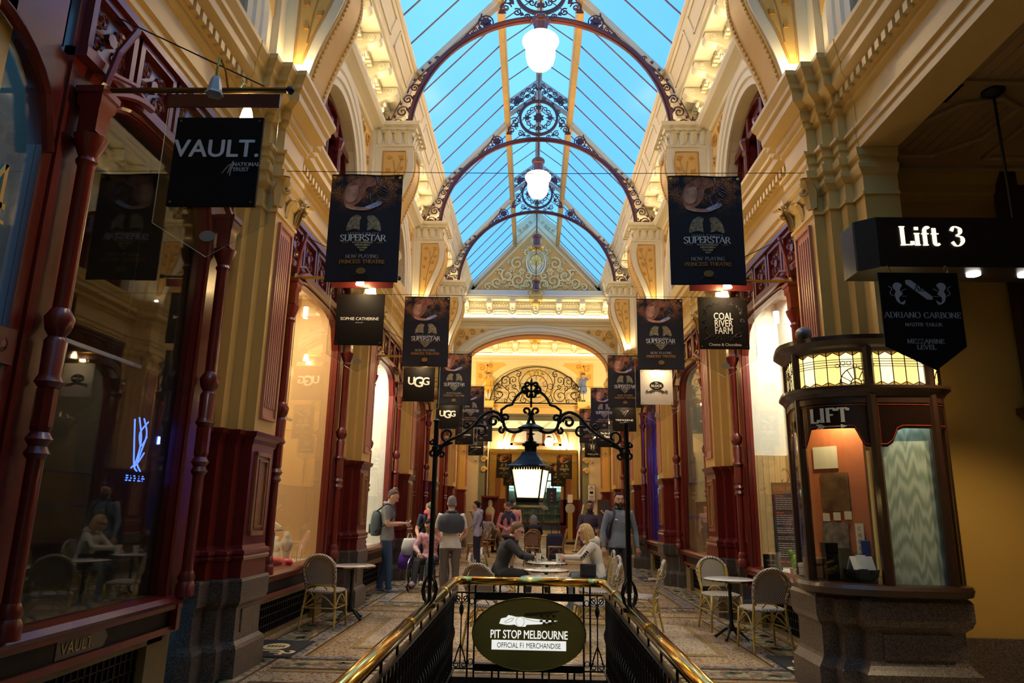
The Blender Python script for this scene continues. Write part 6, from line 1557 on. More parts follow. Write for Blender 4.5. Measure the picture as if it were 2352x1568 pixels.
for i in range(30):
    z = .97-.027*i
    if i in (1, 9): chr_.box(-.21, -.21+.10, -.012, -.0105, z, z+.014); continue
    if i in (0, 8, 15, 19, 22): continue
    x = -.21
    while x < -.21+rr.uniform(.18, .34): w_ = rr.uniform(.015, .05); ch.box(x, x+w_, -.012, -.0105, z, z+.009); x += w_+.008
    ch.box(.17, .21, -.012, -.0105, z, z+.009)
for i in range(5): chr_.box(-.2+.08*i, -.14+.08*i, -.012, -.0105, .12, .135)
o = obj('menu_lines', ch, wc, t); o['kind'] = 'stuff'; obj('red_lines', chr_, rc, t)['kind'] = 'stuff'
def cactus(x, y, lab, sc=1.):
    t = thing('toy_cactus', lab, 'plant', (x, y, .74)); g_ = mat('plush_green', (.14, .32, .05), .8)
    obj('pot', MB().lathe([(.0, 0), (.05*sc, 0), (.065*sc, .09*sc), (.05*sc, .09*sc)], n=12), mat('pot_white', (.6, .55, .5), .5, noise=.5, nscale=30), t)
    obj('pad', MB().ball((0, 0, .16*sc), (.055*sc, .03*sc, .08*sc), 10, 7).ball((-.04*sc, 0, .25*sc), (.03*sc, .02*sc, .045*sc), 8, 6).ball((.04*sc, 0, .26*sc), (.03*sc, .02*sc, .05*sc), 8, 6), g_, t, smooth=True)
cactus(3.16, 9.05, 'left plush green cactus in the farm shop window', 1.1); cactus(3.38, 8.9, 'right plush green cactus in the farm shop window', 1.0)
t = thing('egg_tray', 'open tray of pastel eggs in the farm shop window', 'eggs', (3.14, 8.72, .74)); obj('tray', MB().loft([[(-a, -b, z), (a, -b, z), (a, b, z), (-a, b, z)] for z, a, b in ((0, .07, .05), (.10, .08, .06))]), mat('carton_red', (.6, .16, .07), .7), t)
for i, c in enumerate(((.85, .6, .2), (.8, .4, .45), (.75, .75, .5), (.55, .6, .7), (.8, .35, .3))): obj('egg', MB().ball((-.055+.028*i, .01*(-1)**i, .115), (.028, .028, .036), 8, 6), mat('egg%d' % i, c, .4), t, smooth=True)
t = thing('easter_sign', 'tilted white sign reading HAPPY EASTER in the window', 'sign', (3.10, 8.42, .77), -.15); o = obj('sign_card', MB().box(-.10, .10, -.004, .004, 0, .13), WHITEP, t)
for i, tx in enumerate(('HAPPY', 'EASTER')): text('lettering', tx, .055, BLACKP, t, (0, -.006, .075-.055*i), weight=.02, sx=.9)
t = thing('black_slate', 'small black slate sign reading Handmade in the farm window', 'sign', (3.12, 9.75, .76), -.1); obj('slate', MB().box(-.12, .12, -.008, .008, 0, .2), BLACKP, t); text('lettering', 'Handmade', .04, GREYL, t, (0, -.011, .11)); obj('slate_lines', MB().box(-.07, .07, -.01, -.008, .06, .07).box(-.04, .04, -.01, -.008, .03, .04), GREYL, t)
def jar(x, y, z, c, lab):
    t = thing('glass_jar', lab, 'jar', (x, y, z)); obj('jar_body', MB().lathe([(0, 0), (.03, 0), (.032, .01), (.032, .06), (.026, .07)], n=12), mat('jar_%02d' % int(c[0]*99), c, .2), t, smooth='auto'); obj('jar_lid', MB().lathe([(.028, .07), (.028, .085), (0, .086)], n=12), BLACKM, t)
for i in range(6):
    r_, c_ = divmod(i, 2); jar(3.28+.075*c_, 8.62+.02*c_, .74+.088*r_, ((.35, .2, .08), (.5, .33, .1), (.25, .12, .05))[r_], '%s jar of the %s pair in the farm window stack' % (('left', 'right')[c_], ('bottom', 'middle', 'top')[r_]))
# jewellery
def bust(x, y, z, lab, h=.42):
    t = thing('necklace_bust', lab, 'bust', (x, y, z), .5)
    obj('bust_form', MB().loft([[(rx*math.cos(2*PI*i/16), ry*math.sin(2*PI*i/16)+o_, zz*h/.42) for i in range(16)] for rx, ry, zz, o_ in ((.06, .05, 0, 0), (.05, .04, .02, 0), (.05, .035, .12, 0), (.075, .05, .22, 0), (.085, .05, .27, 0), (.055, .045, .31, .01), (.035, .035, .35, .015), (.036, .036, .41, .015), (.0, .0, .415, .015))]), mat('bust_ivory', (.82, .76, .66), .6), t, smooth=True)
    obj('necklace', MB().tube([(.05*math.sin(a), -.045-.01*math.cos(a), (.26-.09*math.cos(a))*h/.42) for a in [-1.4+2.8*i/12 for i in range(13)]], .004, 5), BRASS, t)
bust(-3.18, 9.15, .74, 'tall ivory necklace bust at the front of the jewellery window'); bust(-3.45, 9.55, .74, 'smaller ivory necklace bust at the back of the jewellery window', .34)
t = thing('display_stand', 'chrome column stand with an ivory tray in the jewellery window', 'stand', (-3.16, 8.62, .74)); obj('stand_column', MB().lathe([(.0, 0), (.07, 0), (.07, .015), (.015, .025), (.015, .42), (.03, .43)], n=14), mat('chrome', (.7, .7, .7), .1, metal=1), t); obj('stand_tray', MB().lathe([(.0, .43), (.10, .44), (.11, .46), (.0, .462)], n=16), MAT['bust_ivory'], t); obj('ring_roll', MB().tube([(-.06, 0, .47), (0, 0, .52), (.07, 0, .47)], .03, 8), MAT['bust_ivory'], t)
pk = MB(); rr = random.Random(4)
for i in range(7): pk.ball((rr.uniform(-.1, .1), rr.uniform(-.1, .1), .05+.03*rr.random()), (.06+.04*rr.random(), .05, .04+.03*rr.random()), 9, 6)
tag(obj('pink_scarf', pk, mat('pink_silk', (.75, .06, .10), .4), None, (-3.16, 8.82, .73), smooth=True), 'crumpled bright pink cloth in the jewellery window', 'cloth')
for i, (x, y, w_) in enumerate(((-3.2, 8.98, .12), (-3.4, 8.8, .16))): tag(obj('jewellery_box', MB().box(-w_/2, w_/2, -w_/2, w_/2, 0, .08).box(-w_/2-.004, w_/2+.004, -w_/2-.004, w_/2+.004, .055, .085), WHITEP, None, (x, y, .74), rot=.3), '%s white box beside the pink cloth in the jewellery window' % ('front', 'back')[i], 'box')
for i in range(2):
    ear = MB(); 
    for q in (-.03, 0, .03): ear.tube([(q, 0, 0), (q, 0, .2+.02*i)], .003, 4).ball((q, 0, .2+.02*i), .012, 6, 4)
    ear.box(-.05, .05, -.02, .02, 0, .01); tag(obj('earring_stand', ear, mat('pale_gold', (.75, .6, .35), .3, metal=.5), None, (-3.14, 9.4+.17*i, .74)), '%s slim earring stand right of the tall necklace bust' % ('nearer', 'farther')[i], 'stand')

# ------------------------------------------------------------------ stair railing
def railing():
    x0, x1, y0, y1 = -.72, .555, .5, 6.30
    t = thing('stair_railing', 'black iron stair railing topped by a polished brass handrail', 'railing', (0, 0, 0))
    def rail(path, nm): obj(nm, MB().tube(path, .036, 14), BRASS, t, smooth=True)
    c = .05
    rail([(x0, y0, .885), (x0, y1-.16, .885)], 'handrail'); rail([(x1, y0, .885), (x1, y1-.16, .885)], 'handrail')
    rail([(x0+.14, y1, .885), (x1-.14, y1, .885)], 'handrail')
    for s, x in ((1, x0), (-1, x1)):
        rail(catmull([(x, y1-.17, .885), (x, y1-.09, .885), (x+s*.03, y1-.03, .885), (x+s*.09, y1, .885), (x+s*.15, y1, .885)], 5), 'handrail_bend')
        for yy in (2.2, 3.9, 5.4): obj('rail_sleeve', MB().tube([(x, yy, .885), (x, yy+.06, .885)], .0385, 14), BRASS, t, smooth='auto')
    for a, b in (((x0, y0), (x0, y1)), ((x1, y0), (x1, y1)), ((x0, y1), (x1, y1))):
        for z, th in ((.79, .012), (.19, .012)):
            mb = MB()
            if a[0] == b[0]: mb.box(a[0]-.018, a[0]+.018, a[1], b[1], z-th/2, z+th/2)
            else: mb.box(a[0], b[0], a[1]-.018, a[1]+.018, z-th/2, z+th/2)
            obj('flat_rail', mb, BLACKM, t)
    bal = MB(); bal.tube([(0, 0, .11), (0, 0, .79)], .008, 6); bal.lathe([(.008, .42), (.02, .45), (.024, .48), (.02, .51), (.008, .54)], n=6); bal.lathe([(.008, .24), (.014, .25), (.008, .26)], n=6)
    bal.tube([(0, .03*math.cos(a), .7+.05*math.sin(a)) for a in [2*PI*i/10 for i in range(10)]], .004, 4, True); bal.tube([(0, .03*math.cos(a), .3+.05*math.sin(a)) for a in [2*PI*i/10 for i in range(10)]], .004, 4, True)
    me = bal.mesh('baluster', [BLACKM]); st = MB().tube([(0, 0, .79), (0, 0, .87)], .007, 5).mesh('stub', [BLACKM])
    n = 60
    for x in (x0, x1):
        for i in range(n):
            y = .6+i*(y1-.7)/(n-1); part('baluster', me, t, (x, y, 0))
            if i % 4 == 0: part('stub', st, t, (x, y, 0))
    # end panel: paired bars, plates for the oval sign, scroll columns
    fb = MB().tube([(0, 0, .11), (0, 0, .86)], .008, 6).mesh('bar', [BLACKM]); sb = MB().tube([(0, 0, .76), (0, 0, .87)], .008, 6).mesh('short_bar', [BLACKM]); lb = MB().tube([(0, 0, .11), (0, 0, .2)], .008, 6).mesh('short_bar', [BLACKM])
    for x in (-.60, -.545, .375, .43): part('bar', fb, t, (x, y1, 0))
    for x in (-.39, -.335, -.18, -.125, .03, .085, .24, .295): part('short_bar', sb, t, (x, y1, 0)); part('short_bar', lb, t, (x, y1, 0))
    obj('sign_plate', MB().box(-.54, .37, y1-.02, y1-.008, .735, .79), BLACKP, t); obj('sign_plate', MB().box(-.54, .37, y1-.02, y1-.008, .175, .23), BLACKP, t)
    for cx in (-.66, .49):
        s = MB(); s.tube([(cx, y1, .19), (cx, y1, .79)], .006, 5); s.lathe([(.006, .60), (.018, .63), (.022, .66), (.012, .69), (.006, .70)], (cx, y1, 0), 8)
        for q in (-1, 1):
            for z, r, a, h in ((.74, .03, 4.6, 1), (.22, .03, 1.6, -1)):
                s.tube([(cx+q*p[0], y1, p[1]) for p in scroll((.03, z), r, a, 1.3, 12, h*1)], .005, 4)
            s.tube([(cx+q*a, y1, b) for a, b in catmull([(0, .38), (.015, .34), (.035, .28), (.05, .22)], 4)], .006, 4); s.tube([(cx+q*a, y1, b) for a, b in catmull([(0, .70), (.03, .73), (.05, .76)], 4)], .005, 4)
        obj('scroll_column', s, BLACKM, t)
    for q, x in ((1, -.572), (-1, .402)):
        s = MB()
        for z in (.72, .24): s.tube([(x+.02*math.cos(2*PI*i/10), y1, z+.025*math.sin(2*PI*i/10)) for i in range(10)], .004, 4, True)
        obj('ring_link', s, BLACKM, t)
    # oval sign
    o = thing('oval_sign', 'oval brass sign reading PIT STOP MELBOURNE on the stair railing', 'sign', (-.085, y1-.035, .475), 0)
    n = 40; obj('oval_plate', MB().prism([(.475*math.cos(2*PI*i/n), .285*math.sin(2*PI*i/n)) for i in range(n)], 'y', -.012, .006), mat('oval_brass', (.40, .30, .06), .4, metal=.35, noise=.3, col2=(.28, .2, .03), nscale=3), o)
    obj('oval_edge', MB().tube([(.475*math.cos(2*PI*i/n), -.012, .285*math.sin(2*PI*i/n)) for i in range(n)], .005, 5, True), BRASSD, o)
    y = -.0125
    lit = mat('glow_white_print', (.85, .85, .8), .4, emit=((1, 1, .92), .55))  # white print with a glow of its own; the sign is no lamp
    text('lettering', 'PIT STOP MELBOURNE', .092, lit, o, (0, y, -.035), sx=.70, weight=.012)
    obj('white_bar', MB().box(-.31, .31, y-.002, y, -.125, -.05), lit, o); text('small_lettering', 'OFFICIAL F1 MERCHANDISE', .058, BLACKP, o, (0, y-.0045, -.108), sx=.74)
    car = [(-.25, .05), (-.235, .09), (-.19, .10), (-.175, .118), (-.14, .113), (-.11, .105), (-.06, .108), (-.02, .098), (.10, .088), (.24, .080), (.10, .052), (-.02, .045), (-.03, .030), (-.09, .028), (-.12, .045), (-.16, .040), (-.2, .042)]
    car = [(a, b+.028) for a, b in car]
    obj('racing_car_mark', MB().prism(car, 'y', y, y-.002), lit, o)
    dk = MB(); n2 = 16
    dk.tube([(-.075+.035*math.cos(2*PI*i/n2), y-.003, .068+.04*math.sin(2*PI*i/n2)) for i in range(n2)], [(.0015, .0015)]*n2, 4, True); dk.tube([(a, y-.003, b) for a, b in catmull([(-.21, .06), (-.17, .085), (-.13, .095), (-.15, .07), (-.2, .055)], 4)], .0016, 4); dk.tube([(a, y-.003, b) for a, b in catmull([(-.04, .095), (.05, .075), (.2, .07)], 4)], .0016, 4)
    for i in range(5):
        for j in range(3):
            if (i+j) % 2: dk.box(.09+.024*i, .114+.024*i, y-.003, y-.001, .05+.018*j, .068+.018*j)
    dk.v = [(a, b, c+.028) for a, b, c in dk.v]
    obj('car_lines', dk, BRASSD, o)
    gh = MB(); gh.prism([(-.05, .115), (-.03, .135), (.03, .14), (.25, .16), (.25, .15), (.12, .125), (.0, .11)], 'y', y, y-.0015)
    for i in range(5):
        for j in range(2):
            if (i+j) % 2 == 0: gh.box(.09+.026*i, .116+.026*i, y-.003, y-.001, .105+.02*j, .125+.02*j)
    gh.v = [(a, b, c+.03) for a, b, c in gh.v]
    obj('dark_mark', gh, mat('dark_brass', (.12, .085, .03), .4, metal=.6), o)  # darker brass marking beside the racing car
    sc = MB()
    for a, b in ((-.2, .23), (.2, .23), (-.2, -.24), (.2, -.24), (-.46, .0), (.46, .0)): sc.ball((a, y, b), .006, 6, 4)
    obj('screws', sc, BRASS, o)['kind'] = 'stuff'
railing()

# ------------------------------------------------------------------ lantern on its overthrow
def overthrow():
    y = 4.68; t = thing('lamp_overthrow', 'black wrought iron overthrow arching above the stairs', 'archway', (-.085, y, 0))
    def q(u, v): return ((u-1218)*.00292, 2.345-(v-870)*.00287)
    R = .0085
    for s in (-1, 1):
        px = s*.632
        p = MB(); p.tube([(px, 0, 1.06), (px, 0, 2.05)], .017, 8); p.lathe([(.017, 1.86), (.026, 1.87), (.026, 1.885), (.017, 1.89)], (px, 0, 0), 8); p.lathe([(.02, 2.05), (.024, 2.06), (.0, 2.075)], (px, 0, 0), 8)
        obj('post', p, BLACKM, t, smooth='auto')
        b = MB()
        for i in range(4):
            a = PI/4+PI/2*i; b.tube([(px+r*math.cos(a), r*math.sin(a), z) for r, z in ((.012, .90), (.045, .93), (.06, .98), (.045, 1.03), (.014, 1.07))], .007, 5)
        b.lathe([(.04, .875), (.045, .90), (.02, .915)], (px, 0, 0), 10); b.tube([(px, 0, .9), (px, 0, 1.07)], .013, 6); obj('post_cage', b, BLACKM, t)
        arm = MB()
        def cv(*uv, r=R): arm.tube([(s*-(q(*p_)[0]), 0, q(*p_)[1]) for p_ in catmull(list(uv), 6)], r, 6)
        def spi(u, v, rad, a, tn=1.25, h=1, r=R):
            c = q(u, v); arm.tube([(s*-(p_[0]), 0, p_[1]) for p_ in scroll(c, rad, a, tn, 18, h, shrink=.35)], r, 6)
        cv((1006, 1052), (1014, 1030), (1030, 1016), (1062, 1000), (1085, 982), (1105, 958), (1128, 946), (1146, 953), (1153, 967), r=.0105)
        cv((1008, 1040), (1020, 1028), (1040, 1020)); spi(1028, 1002, .05, -1.2, .95, -1); spi(1104, 992, .042, 2.4, 1.0, -1); spi(1070, 978, .022, 3.5, .9, 1)
        spi(1132, 969, .04, .0, 1.1, 1, .0095); spi(1160, 960, .024, 3.1, 1.0, -1); spi(1152, 990, .022, 1.6, .9, 1)
        cv((1153, 967), (1150, 955), (1150, 940)); arm.tube([(s*-q(*p_)[0], 0, q(*p_)[1]) for p_ in ((1150, 942), (1163, 932), (1173, 930))], .0085, 6); cv((1173, 931), (1183, 912), (1198, 898), (1206, 896), r=.009)
        spi(1205, 895, .028, 1.6, 1.1, 1); spi(1212, 905, .026, 2.2, 1.0, -1); spi(1208, 882, .018, 0, 1.0, 1)
        cv((1155, 972), (1160, 985), (1175, 993), (1195, 990), (1210, 975), (1218, 950), r=.0105); spi(1207, 944, .026, -1.2, 1.0, 1)
        spi(1012, 1034, .022, 1, 1, 1); spi(1016, 1046, .02, 4, 1, 1); spi(992, 1020, .018, 1.5, 1, -1); spi(996, 1044, .022, 4.7, 1, -1)
        obj('scroll_arm', arm, BLACKM, t)
    k = MB()
    for u, v in ((1153, 968), (1283, 968), (1218, 949), (1218, 880), (1206, 897), (1230, 897), (1218, 906)): c = q(u, v); k.ball((c[0], 0, c[1]), .016, 8, 6)
    obj('collars', k, BLACKM, t)['kind'] = 'stuff'
    f = MB(); f.tube([(0, 0, q(0, 935)[1]), (0, 0, q(0, 872)[1])], .007, 6); f.lathe([(.004, q(0, 885)[1]), (.012, q(0, 878)[1]), (.0, q(0, 864)[1])], n=8); f.lathe([(.003, q(0, 932)[1]), (.010, q(0, 924)[1]), (.003, q(0, 915)[1])], n=8); obj('finial', f, BLACKM, t)
    cp = MB(); cp.loft([[(r*math.cos(2*PI*i/8), r*math.sin(2*PI*i/8), z) for i in range(8)] for r, z in ((.075, 2.005), (.09, 2.02), (.06, 2.035), (.02, 2.05))]); obj('crown_plate', cp, BLACKM, t)
    st = MB().lathe([(.01, 2.01), (.012, 1.985), (.03, 1.98), (.012, 1.97), (.02, 1.945), (.014, 1.92), (.012, 1.90)], n=10); obj('lamp_stem', st, BLACKM, t)
    # lantern hangs from the overthrow
    L = thing('street_lantern', 'glowing four sided street lantern with a dark flared roof', 'lantern', (-.085, y, 1.46), -.22)
    R_ = math.sqrt(2)
    def sq(lev): return MB().loft([[(a*x, a*yv, z) for x, yv in ((-1, -1), (1, -1), (1, 1), (-1, 1))] for z, a in lev])
    obj('roof', sq([(.298, .128), (.305, .13), (.315, .11), (.345, .078), (.375, .055), (.40, .045)]), mat('roof_blue_black', (.018, .02, .028), .4), L)
    obj('chimney', MB().lathe([(.04, .40), (.04, .435), (.055, .44), (.058, .455), (.03, .46), (.045, .465), (.02, .475), (.012, .485)], n=14), BLACKM, L)
    pm = mat_lampglass('lantern_milk_glass', (1, .80, .42), .2, ((1, .70, .26), .4))
    g = [(.10, .085), (.30, .108)]
    for i in range(4):
        a = PI/2*i; M = Matrix.Rotation(a, 4, 'Z'); mb = MB().add([(-.068, -.072, .10), (.068, -.072, .10), (.10, -.104, .298), (-.10, -.104, .298)], [(0, 1, 2, 3)]); mb.v = [tuple(M @ Vector(p)) for p in mb.v]; obj('pane', mb, pm, L)
        e = MB().tube([tuple(M @ Vector((-.072, -.072, .095))), tuple(M @ Vector((-.105, -.105, .30)))], .006, 5); obj('corner_bar', e, BLACKM, L)
        c = MB()
        for j in range(12):
            x = -.1+.2*(j+.5)/12; c.prism([(x-.008, .298), (x+.008, .298), (x+.007, .285), (x, .278), (x-.007, .285)], 'y', -.110, -.107)
        c.v = [tuple(M @ Vector(p)) for p in c.v]; obj('cresting', c, BLACKM, L)['kind'] = 'stuff'
    obj('base', sq([(.105, .076), (.092, .078), (.075, .072), (.06, .078), (.045, .098), (.03, .105)]), mat('bronze_base', (.05, .038, .016), .4, metal=.5), L)
    obj('bulb', MB().ball((0, 0, .20), .028, 10, 7), FILA, L); lamp('lantern_light', 'POINT', (0, 0, .20), 4.5, (1, .76, .40), L, .04)
overthrow()

# ------------------------------------------------------------------ cafe furniture
def mat_weave(name, c1, c2, sc):
    m = mat(name, c1, .5); nt = m.node_tree; n = nt.nodes; l = nt.links
    tc = n.new('ShaderNodeTexCoord'); a = n.new('ShaderNodeTexChecker'); a.inputs['Scale'].default_value = sc; a.inputs['Color1'].default_value = (*c1, 1); a.inputs['Color2'].default_value = (*c2, 1)
    l.new(tc.outputs['Object'], a.inputs['Vector']); l.new(a.outputs['Color'], n['Principled BSDF'].inputs['Base Color']); return m
def chair_mesh(weave, frame, rimw):
    d = []
    W, D, H = .205, .20, .455
    def leg(pts): return MB().tube(pts, .0145, 7)
    d.append(('leg', leg([(-W+.01, D-.01, H-.02), (-W-.015, D+.01, 0)]))); d.append(('leg', leg([(W-.01, D-.01, H-.02), (W+.015, D+.01, 0)])))
    for s in (-1, 1): d.append(('leg', MB().tube(catmull([(s*(W-.02), -D-.07, .80), (s*(W-.012), -D-.03, .62), (s*(W-.02), -D+.01, .46), (s*(W-.0), -D-.0, .25), (s*(W+.02), -D-.05, 0)], 4), .0145, 7)))
    seat = MB(); n = 20
    def sp(k, i): 
        a = 2*PI*i/n; c, s_ = math.cos(a), math.sin(a); return (k*W*1.02*math.copysign(abs(c)**.6, c), k*D*1.05*math.copysign(abs(s_)**.6, s_))
    seat.loft([[(*sp(k, i), z) for i in range(n)] for k, z in ((.97, H-.025), (1.02, H-.012), (1.0, H+.003), (.9, H+.008), (.4, H-.002), (.02, H-.004))]); d.append(('seat', seat))
    d.append(('seat_rim', MB().tube([(*sp(1.03, i), H-.014) for i in range(n)], .014, 6, True)))
    # arched back: woven panel in a wrapped hoop
    hoop = []
    for i in range(19):
        a = PI*i/18; x = -.205*math.cos(a)*(1+.0*math.sin(a)); z = .70+.185*math.sin(a); hoop.append((x, -D-.045-.16*(z-.5), z))
    hoop = [(-.175, -D-.01, .50), (-.195, -D-.03, .60)]+hoop+[(.195, -D-.03, .60), (.175, -D-.01, .50)]
    d.append(('back_hoop', MB().tube(hoop, .02, 7)))
    inner = MB(); A = []; B = []
    for i in range(15):
        t = i/14; z = .53+.325*t; w = .158 if z < .70 else .158*math.sqrt(max(0, 1-((z-.70)/.162)**2)); yy = -D-.03-.16*(z-.5); A.append((-w, yy, z)); B.append((w, yy, z))
    inner.strip(A, B); inner.strip([(x, y+.012, z) for x, y, z in A], [(x, y+.012, z) for x, y, z in B]); d.append(('back_panel', inner))
    d.append(('back_rail', MB().tube([(-.16, -D-.03, .525), (.16, -D-.03, .525)], .011, 6)))
    d.append(('inner_hoop', MB().tube([(x*.86, y+.004, .70+(z-.70)*.86) if z > .70 else (x*.86, y+.004, z+.02) for x, y, z in hoop[1:-1]], .009, 6)))
    def arch(p, q, h, out):
        mb = MB(); P, Q = Vector(p), Vector(q); pts = [tuple(P.lerp(Q, i/10)+Vector((0, 0, h*math.sin(PI*i/10)))) for i in range(11)]; mb.tube(pts, .009, 6); d.append((out, mb))
    arch((-W, D, .25), (W, D, .25), .15, 'arched_brace'); arch((-W, -D, .25), (W, -D, .25), .15, 'arched_brace'); arch((-W, D, .25), (-W, -D, .25), .15, 'arched_brace'); arch((W, D, .25), (W, -D, .25), .15, 'arched_brace')
    for a, b in (((-W, D, .25), (W, D, .25)), ((-W, -D, .25), (W, -D, .25)), ((-W, D, .25), (-W, -D, .25)), ((W, D, .25), (W, -D, .25))): d.append(('stretcher', MB().tube([a, b], .008, 6)))
    arch((-.09, -D+.0, .47), (.09, -D+.0, .47), .06, 'back_arch')
    jw = MB()
    for s in (-1, 1):
        for yy in (D, -D): jw.lathe([(.017, .235), (.019, .24), (.019, .27), (.017, .275)], (s*W, yy, 0), 8)
    d.append(('joint_wrap', jw))
    ms = {'seat': weave, 'back_panel': weave, 'seat_rim': rimw, 'back_hoop': rimw, 'inner_hoop': frame, 'joint_wrap': rimw}
    return [(n_, mb.mesh(n_, [ms.get(n_, frame)], n_ not in ('back_panel',))) for n_, mb in d]
YEL = mat('golden_rattan', (.50, .34, .06), .4, noise=.5, col2=(.32, .19, .03), nscale=20)
DIMRAT = mat('dim_rattan', (.26, .12, .03), .4, noise=.5, col2=(.16, .07, .02), nscale=20)  # same rattan darkened for the dimmer light farther back
WV1 = mat_weave('grey_white_weave', (.50, .46, .38), (.11, .08, .055), 80); WV2 = mat_weave('dim_weave', (.35, .2, .1), (.09, .045, .025), 70); RW1 = mat_weave('rim_weave', (.60, .55, .47), (.12, .08, .06), 55)
CH1 = chair_mesh(WV1, YEL, RW1); CH2 = chair_mesh(WV2, DIMRAT, DIMRAT)
def chair(x, y, rot, label, kind=1, group='rattan cafe chairs'):
    t = thing('cafe_chair', label, 'chair', (x, y, 0), rot, group)
    for n_, me in (CH1 if kind == 1 else CH2): part(n_, me, t)
    return t
def table_mesh(r=.31, h=.70):
    d = []; d.append(('table_top', MB().lathe([(.0, h-.022), (r-.006, h-.022), (r-.003, h-.018), (r-.003, h-.004), (r-.012, h), (.0, h)], n=32), MARBLE)); d.append(('brass_edge', MB().lathe([(r-.004, h-.025), (r+.003, h-.024), (r+.003, h-.006), (r-.004, h-.005)], n=32), BRASS))
    d.append(('pedestal', MB().lathe([(.03, .10), (.04, .14), (.022, .2), (.03, .3), (.02, .34), (.02, .55), (.032, .6), (.02, .64), (.06, .67), (.06, .68)], n=12), BLACKM))
    for i in range(4):
        a = PI/2*i+PI/4; d.append(('foot', MB().tube([(r_*math.cos(a), r_*math.sin(a), z) for r_, z in ((.02, .13), (.07, .12), (.12, .08), (.17, .04), (.21, .018))], [.018, .02, .018, .016, .02], 6), BLACKM))
    return [(n_, mb.mesh(n_, [m_], 'auto')) for n_, mb, m_ in d]
TB = table_mesh()
def table(x, y, label, group='round marble cafe tables'):
    t = thing('cafe_table', label, 'table', (x, y, 0), .2, group)
    for n_, me in TB: part(n_, me, t)
    return t
table(.17, 11.15, 'round marble table between the seated couple'); table(.13, 9.9, 'empty round marble table in the middle of the row of three'); table(.11, 8.8, 'empty round marble table nearest the brass railing')
chair(-.50, 8.30, -.55, 'rattan chair left of the table nearest the railing, back to the viewer'); chair(-.58, 9.75, -PI/2-.05, 'rattan chair left of the middle table of the row'); chair(-.52, 11.15, -PI/2, 'rattan chair under the man in the dark jacket')
chair(.66, 8.55, PI/2-.25, 'rattan chair right of the table nearest the railing'); chair(.80, 9.85, PI/2+.1, 'rattan chair right of the middle table of the row'); chair(.88, 11.15, PI/2, 'rattan chair under the blonde woman'); chair(1.30, 9.3, PI/2-.3, 'rattan chair half hidden behind the right lamp post')
table(-2.50, 9.93, 'round marble table by the jewellery window on the left'); chair(-2.67, 9.30, -.08, 'rattan chair in front of the left jewellery window')
table(2.36, 9.10, 'round marble table by the farm shop window on the right'); chair(2.55, 8.48, .12, 'nearer rattan chair at the right window table'); chair(2.42, 9.78, PI+.12, 'farther rattan chair at the right window table')
# cafe chairs farther back, their dimmer light put into the rattan colour
table(-.10, 20.4, 'far cafe table right behind the seated man'); table(.15, 22.2, 'far cafe table in front of the grey haired woman'); table(-2.35, 22.0, 'far cafe table against the left wall'); table(-1.9, 25.6, 'farthest cafe table on the left')
for i, (x, y, r, lb) in enumerate(((-.05, 19.75, 0, 'dim-toned rattan chair seen from behind at the far centre table'), (.0, 21.6, 0, 'dim-toned rattan chair behind the far centre table'), (.62, 20.5, PI/2, 'dim-toned rattan chair right of the far centre table, nearer of two'), (.72, 22.3, PI/2, 'dim-toned rattan chair right of the far centre table, farther of two'), (-1.72, 21.3, PI/2, 'dim-toned rattan chair by the left wall table, nearer of two'), (-1.62, 22.5, PI/2, 'dim-toned rattan chair by the left wall table, farther of two'), (-1.2, 25.2, PI/2, 'dim-toned rattan chair beside the farthest left table'), (-1.55, 24.6, 2.4, 'dim-toned rattan chair under the woman with red hair'), (-.78, 22.4, -PI/2, 'dim-toned rattan chair left of the far centre table'))): chair(x, y, r, lb, 2)
for i, (x, y, lb) in enumerate(((-.05, 20.42, 'orange table number stand on the far centre table'), (-2.3, 22.0, 'orange table number stand on the left wall table'))):
    t = thing('number_stand', lb, 'stand', (x, y, .70)); obj('stand_block', MB().prism([(-.05, 0), (.05, 0), (.045, .12), (-.045, .12)], 'y', -.03, .03), mat('amber_plastic', (.6, .24, .03), .3), t); obj('stand_foot', MB().box(-.06, .06, -.04, .04, 0, .015), BLACKM, t)
# cups of the couple
def cup(x, y, lab):
    t = thing('paper_cup', lab, 'cup', (x, y, .70)); obj('cup_body', MB().lathe([(.0, 0), (.03, 0), (.042, .135), (.044, .138), (.04, .138), (.036, .12)], n=16), mat('cup_white', (.75, .74, .66), .5), t, smooth='auto'); obj('straw', MB().tube([(.0, 0, .1), (.012, 0, .215)], .004, 5), mat('straw_brown', (.3, .14, .06), .5), t)
    lf = MB()
    for a in (-.5, .3, 1.1): lf.prism([(.005+.022*r_*math.cos(a+b), .05+.022*r_*math.sin(a+b)) for b, r_ in ((0, 1.3), (.6, .6), (2, .4), (-2, .4), (-.6, .6))], 'y', -.040, -.0385)
    obj('leaf_print', lf, mat('leaf_print', (.42, .55, .2), .6), t)
cup(.04, 10.98, 'white paper cup standing at the left edge of the couple table'); cup(.34, 11.0, 'white paper cup held by the blonde woman')
